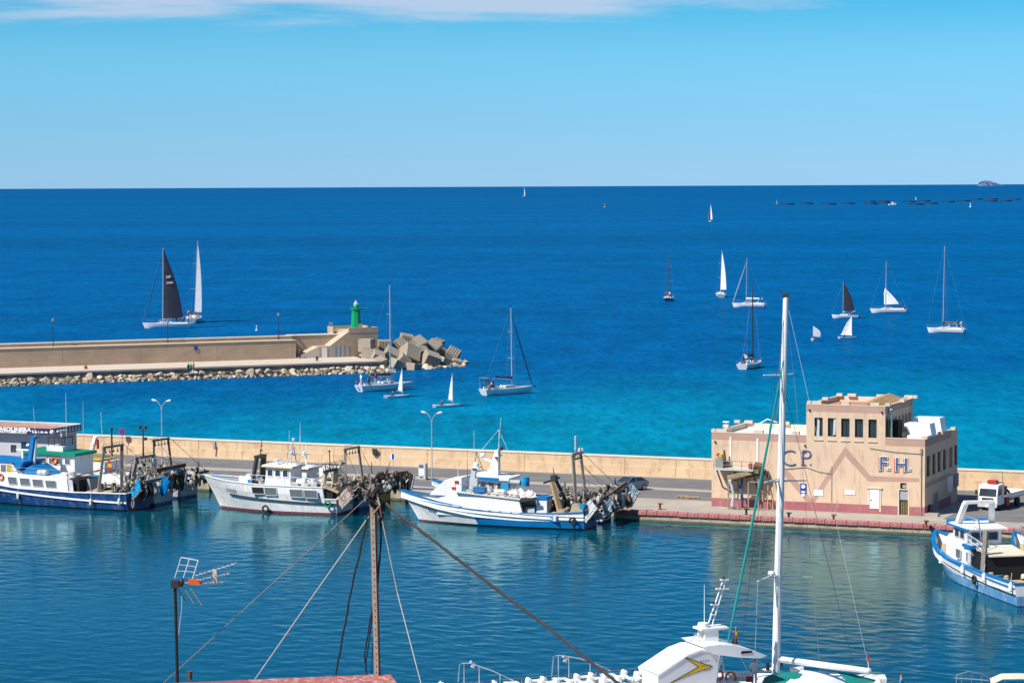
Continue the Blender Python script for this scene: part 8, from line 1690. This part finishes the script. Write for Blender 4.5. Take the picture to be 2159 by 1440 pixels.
b.add([a_ + Vector((-w_, -.0, 0)), a_ + Vector((w_ * .35, -.012, 0)), a_ + Vector((w_ * .35, 0, 0)), a_ + Vector((-w_, .012, 0)), c_ + Vector((-w_, 0, 0)), c_ + Vector((w_ * .35, -.012, 0)), c_ + Vector((w_ * .35, 0, 0)), c_ + Vector((-w_, .012, 0))], [(0, 1, 5, 4), (1, 2, 6, 5), (2, 3, 7, 6), (3, 0, 4, 7), (4, 5, 6, 7)]); b.build('flange', M_polem, gp)
b = MB(); b.add([a_ + Vector((w_ * .36, -.012, 0)), a_ + Vector((w_ * .85, .06, 0)), a_ + Vector((w_ * .7, .07, 0)), a_ + Vector((w_ * .36, .0, 0)), c_ + Vector((w_ * .36, -.012, 0)), c_ + Vector((w_ * .85, .06, 0)), c_ + Vector((w_ * .7, .07, 0)), c_ + Vector((w_ * .36, 0, 0))], [(0, 1, 5, 4), (1, 2, 6, 5), (2, 3, 7, 6), (3, 0, 4, 7), (4, 5, 6, 7)]); b.build('flange', M_rust, gp)
for i in range(30): v = a_.lerp(c_, .02 + i * .0325); b = MB(); b.box(v + Vector((-.012, -.008, 0)), (.009, .012, .014)); b.build('slot_hole', M_rust, gp)
def cable(pts, r, m, nm, n=5, wob=0, seed=0):
    rnd = random.Random(seed); P = []
    for (p, q) in zip(pts, pts[1:]):
        for i in range(5): v = p.lerp(q, i / 5); P.append(v + Vector((rnd.uniform(-wob, wob), rnd.uniform(-wob, wob), rnd.uniform(-wob, wob) * .4)))
    P.append(pts[-1]); b = MB(); b.path(P, r, n); return b.build(nm, m, gp)
M_wpale = mat('pale_guy_wire', (.48, .41, .36), .7, .15, 6); M_wbr = mat('brown_guy_wire', (.26, .18, .15), .8, .2, 6)
cable([G(775, 1048), G(560, 1243), G(345, 1439)], .0055, M_wbr, 'guy_wire'); cable([G(778, 1088), G(655, 1262), G(528, 1445)], .0075, M_wpale, 'guy_wire'); cable([G(806, 1098), G(838, 1250), G(889, 1445, 31.4)], .0075, M_wpale, 'guy_wire')
cable([G(777, 1080), G(757, 1170), G(735, 1270), G(722, 1345), G(708, 1421)], .0125, M_black, 'power_cable', 6, .006, 2)
cable([G(800, 1040, 31.95), G(804, 1140, 31.95), G(796, 1230, 31.95), G(780, 1310, 31.95), G(768, 1380, 31.95), G(773, 1421, 31.95)], .011, M_black, 'power_cable', 6, .005, 3); cable([G(806, 1050, 31.97), G(801, 1180, 31.97), G(786, 1290, 31.97), G(771, 1400, 31.97)], .007, M_black, 'power_cable', 5, .004, 4); cable([G(790, 1290, 31.99), G(783, 1420, 31.99)], .006, M_black, 'power_cable', 5, .003, 5)
M_tw = mat('grey_twisted_cable', (.05, .044, .043), .8, .3, 9)
tp = [G(812, 1060), G(840, 1085, 31.7), G(880, 1113, 31.5), G(960, 1175, 31.2), G(1060, 1252, 30.9), G(1150, 1318, 30.6), G(1230, 1383, 30.3), G(1312, 1446, 30)]
P_ = []
for p, q in zip(tp, tp[1:]):
    for i in range(10): P_.append(p.lerp(q, i / 10))
P_.append(tp[-1])
for s_ in range(3):
    b = MB(); b.path([v + Vector((0, .014 * math.cos(i * .8 + s_ * 2.1), .014 * math.sin(i * .8 + s_ * 2.1))) for i, v in enumerate(P_)], .010 if s_ else .013, 5); b.build('cable_strand', M_tw, gp)
rnd = random.Random(9)
for i in range(16):
    x0 = 786 + rnd.uniform(-14, 16); b = MB(); pts = [G(x0, 1020 + rnd.uniform(-6, 14)), G(787 + rnd.uniform(-16, 20), 1040 + rnd.uniform(-6, 8), YR - rnd.uniform(-.05, .08)), G(790 + rnd.uniform(-12, 22), 1062 + rnd.uniform(-8, 10), YR - rnd.uniform(-.05, .08)), G(792 + rnd.uniform(-8, 20), 1085 + rnd.uniform(-10, 16))]; b.path(pts, rnd.uniform(.008, .014), 5); b.build('tangled_wire', rnd.choice([M_black, M_black, M_tw, M_wbr, M_polem]), gp)
b = MB(); b.box(G(784, 1030), (.07, .06, .12)); b.box(G(793, 1058), (.09, .07, .05)); b.build('clamp', M_steel, gp)
# television aerial
ab = A(372, 1437, YR - .35); ae = empty('television_aerial', (ab.x, ab.y, zs), 0, 'television aerial with grid reflector and orange box on a black pole', 'aerial')
YA = ab.y
def Z(p, q, dy=0): return at_depth(340 + p / 4.152, 1150 + q / 4.152, YA + dy) - Vector((ab.x, ab.y, zs))
b = MB(); b.tube(Z(143, 1250), Z(120, 320), .02, .019, 8); b.build('pole', M_black, ae); b = MB(); b.box(Z(122, 335), (.1, .08, .09)); b.tube(Z(95, 340), Z(150, 330), .012); b.build('clamp', M_dark, ae)
rf = [Z(118, 285, .05), Z(175, 102, .12), Z(248, 115, 0), Z(325, 130, -.14), Z(275, 290, -.2), Z(195, 280, -.05)]
rfo = None
b = MB(); b.path([rf[0], rf[1]], .006); b.path([rf[5], rf[2]], .007); b.path([rf[4], rf[3]], .008); b.path([rf[1], rf[2], rf[3]], .006); rfo = b.build('reflector_grid', M_lgrey, ae)
for f in (.35, .65): b = MB(); b.path([rf[0].lerp(rf[1], f), rf[5].lerp(rf[2], f), rf[4].lerp(rf[3], f)], .0035, 4); b.build('grid_bar', M_lgrey, rfo)
b = MB()
for p, q, r_, s_, d in ((140, 370, 215, 490, .08), (200, 370, 285, 505, 0), (255, 370, 355, 520, -.1)): b.tube(Z(p, q, d), Z(r_, s_, d), .008, n=5)
b.build('reflector_rod', M_steel, ae) if False else None
for p, q, r_, s_, d in ((140, 370, 215, 490, .08), (200, 370, 285, 505, 0), (255, 370, 355, 520, -.1)): b = MB(); b.tube(Z(p, q, d), Z(r_, s_, d), .007, n=5); b.build('reflector_rod', M_steel, ae)
b = MB(); b.tube(Z(125, 335), Z(345, 318), .012); b.build('main_boom', M_steel, ae)
b = MB(); b.box(Z(290, 316), (.14, .09, .06), (0, .1, 0)); b.ball(Z(320, 318), .04, 8); b.build('dipole_box', M_orange, ae); b = MB(); b.ball(Z(178, 325), .05, 8, sq=(.6, .8, 1.1)); b.build('balun', M_dark, ae)
for (p, q, r_, s_) in ((300, 262, 655, 155), (335, 298, 605, 240), (335, 330, 550, 316)):
    a2, c2 = Z(p, q), Z(r_, s_); b = MB(); b.tube(a2, c2, .006, n=5); bo = b.build('boom', M_lgrey, ae)
    for i in range(9): v = a2.lerp(c2, .08 + i * .112); b = MB(); b.tube(v + Vector((-.012, -.07, -.008)), v + Vector((.012, .07, .014)), .005, n=5); b.build('director', M_alu, bo)
b = MB(); b.beam(Z(466, 208), Z(470, 325), .03, .05); b.build('bracket', M_cream, ae)
b = MB(); b.path([Z(180, 440), Z(178, 560), Z(160, 700), Z(146, 820)], .005, 4); b.build('coax_cable', M_lgrey, ae)
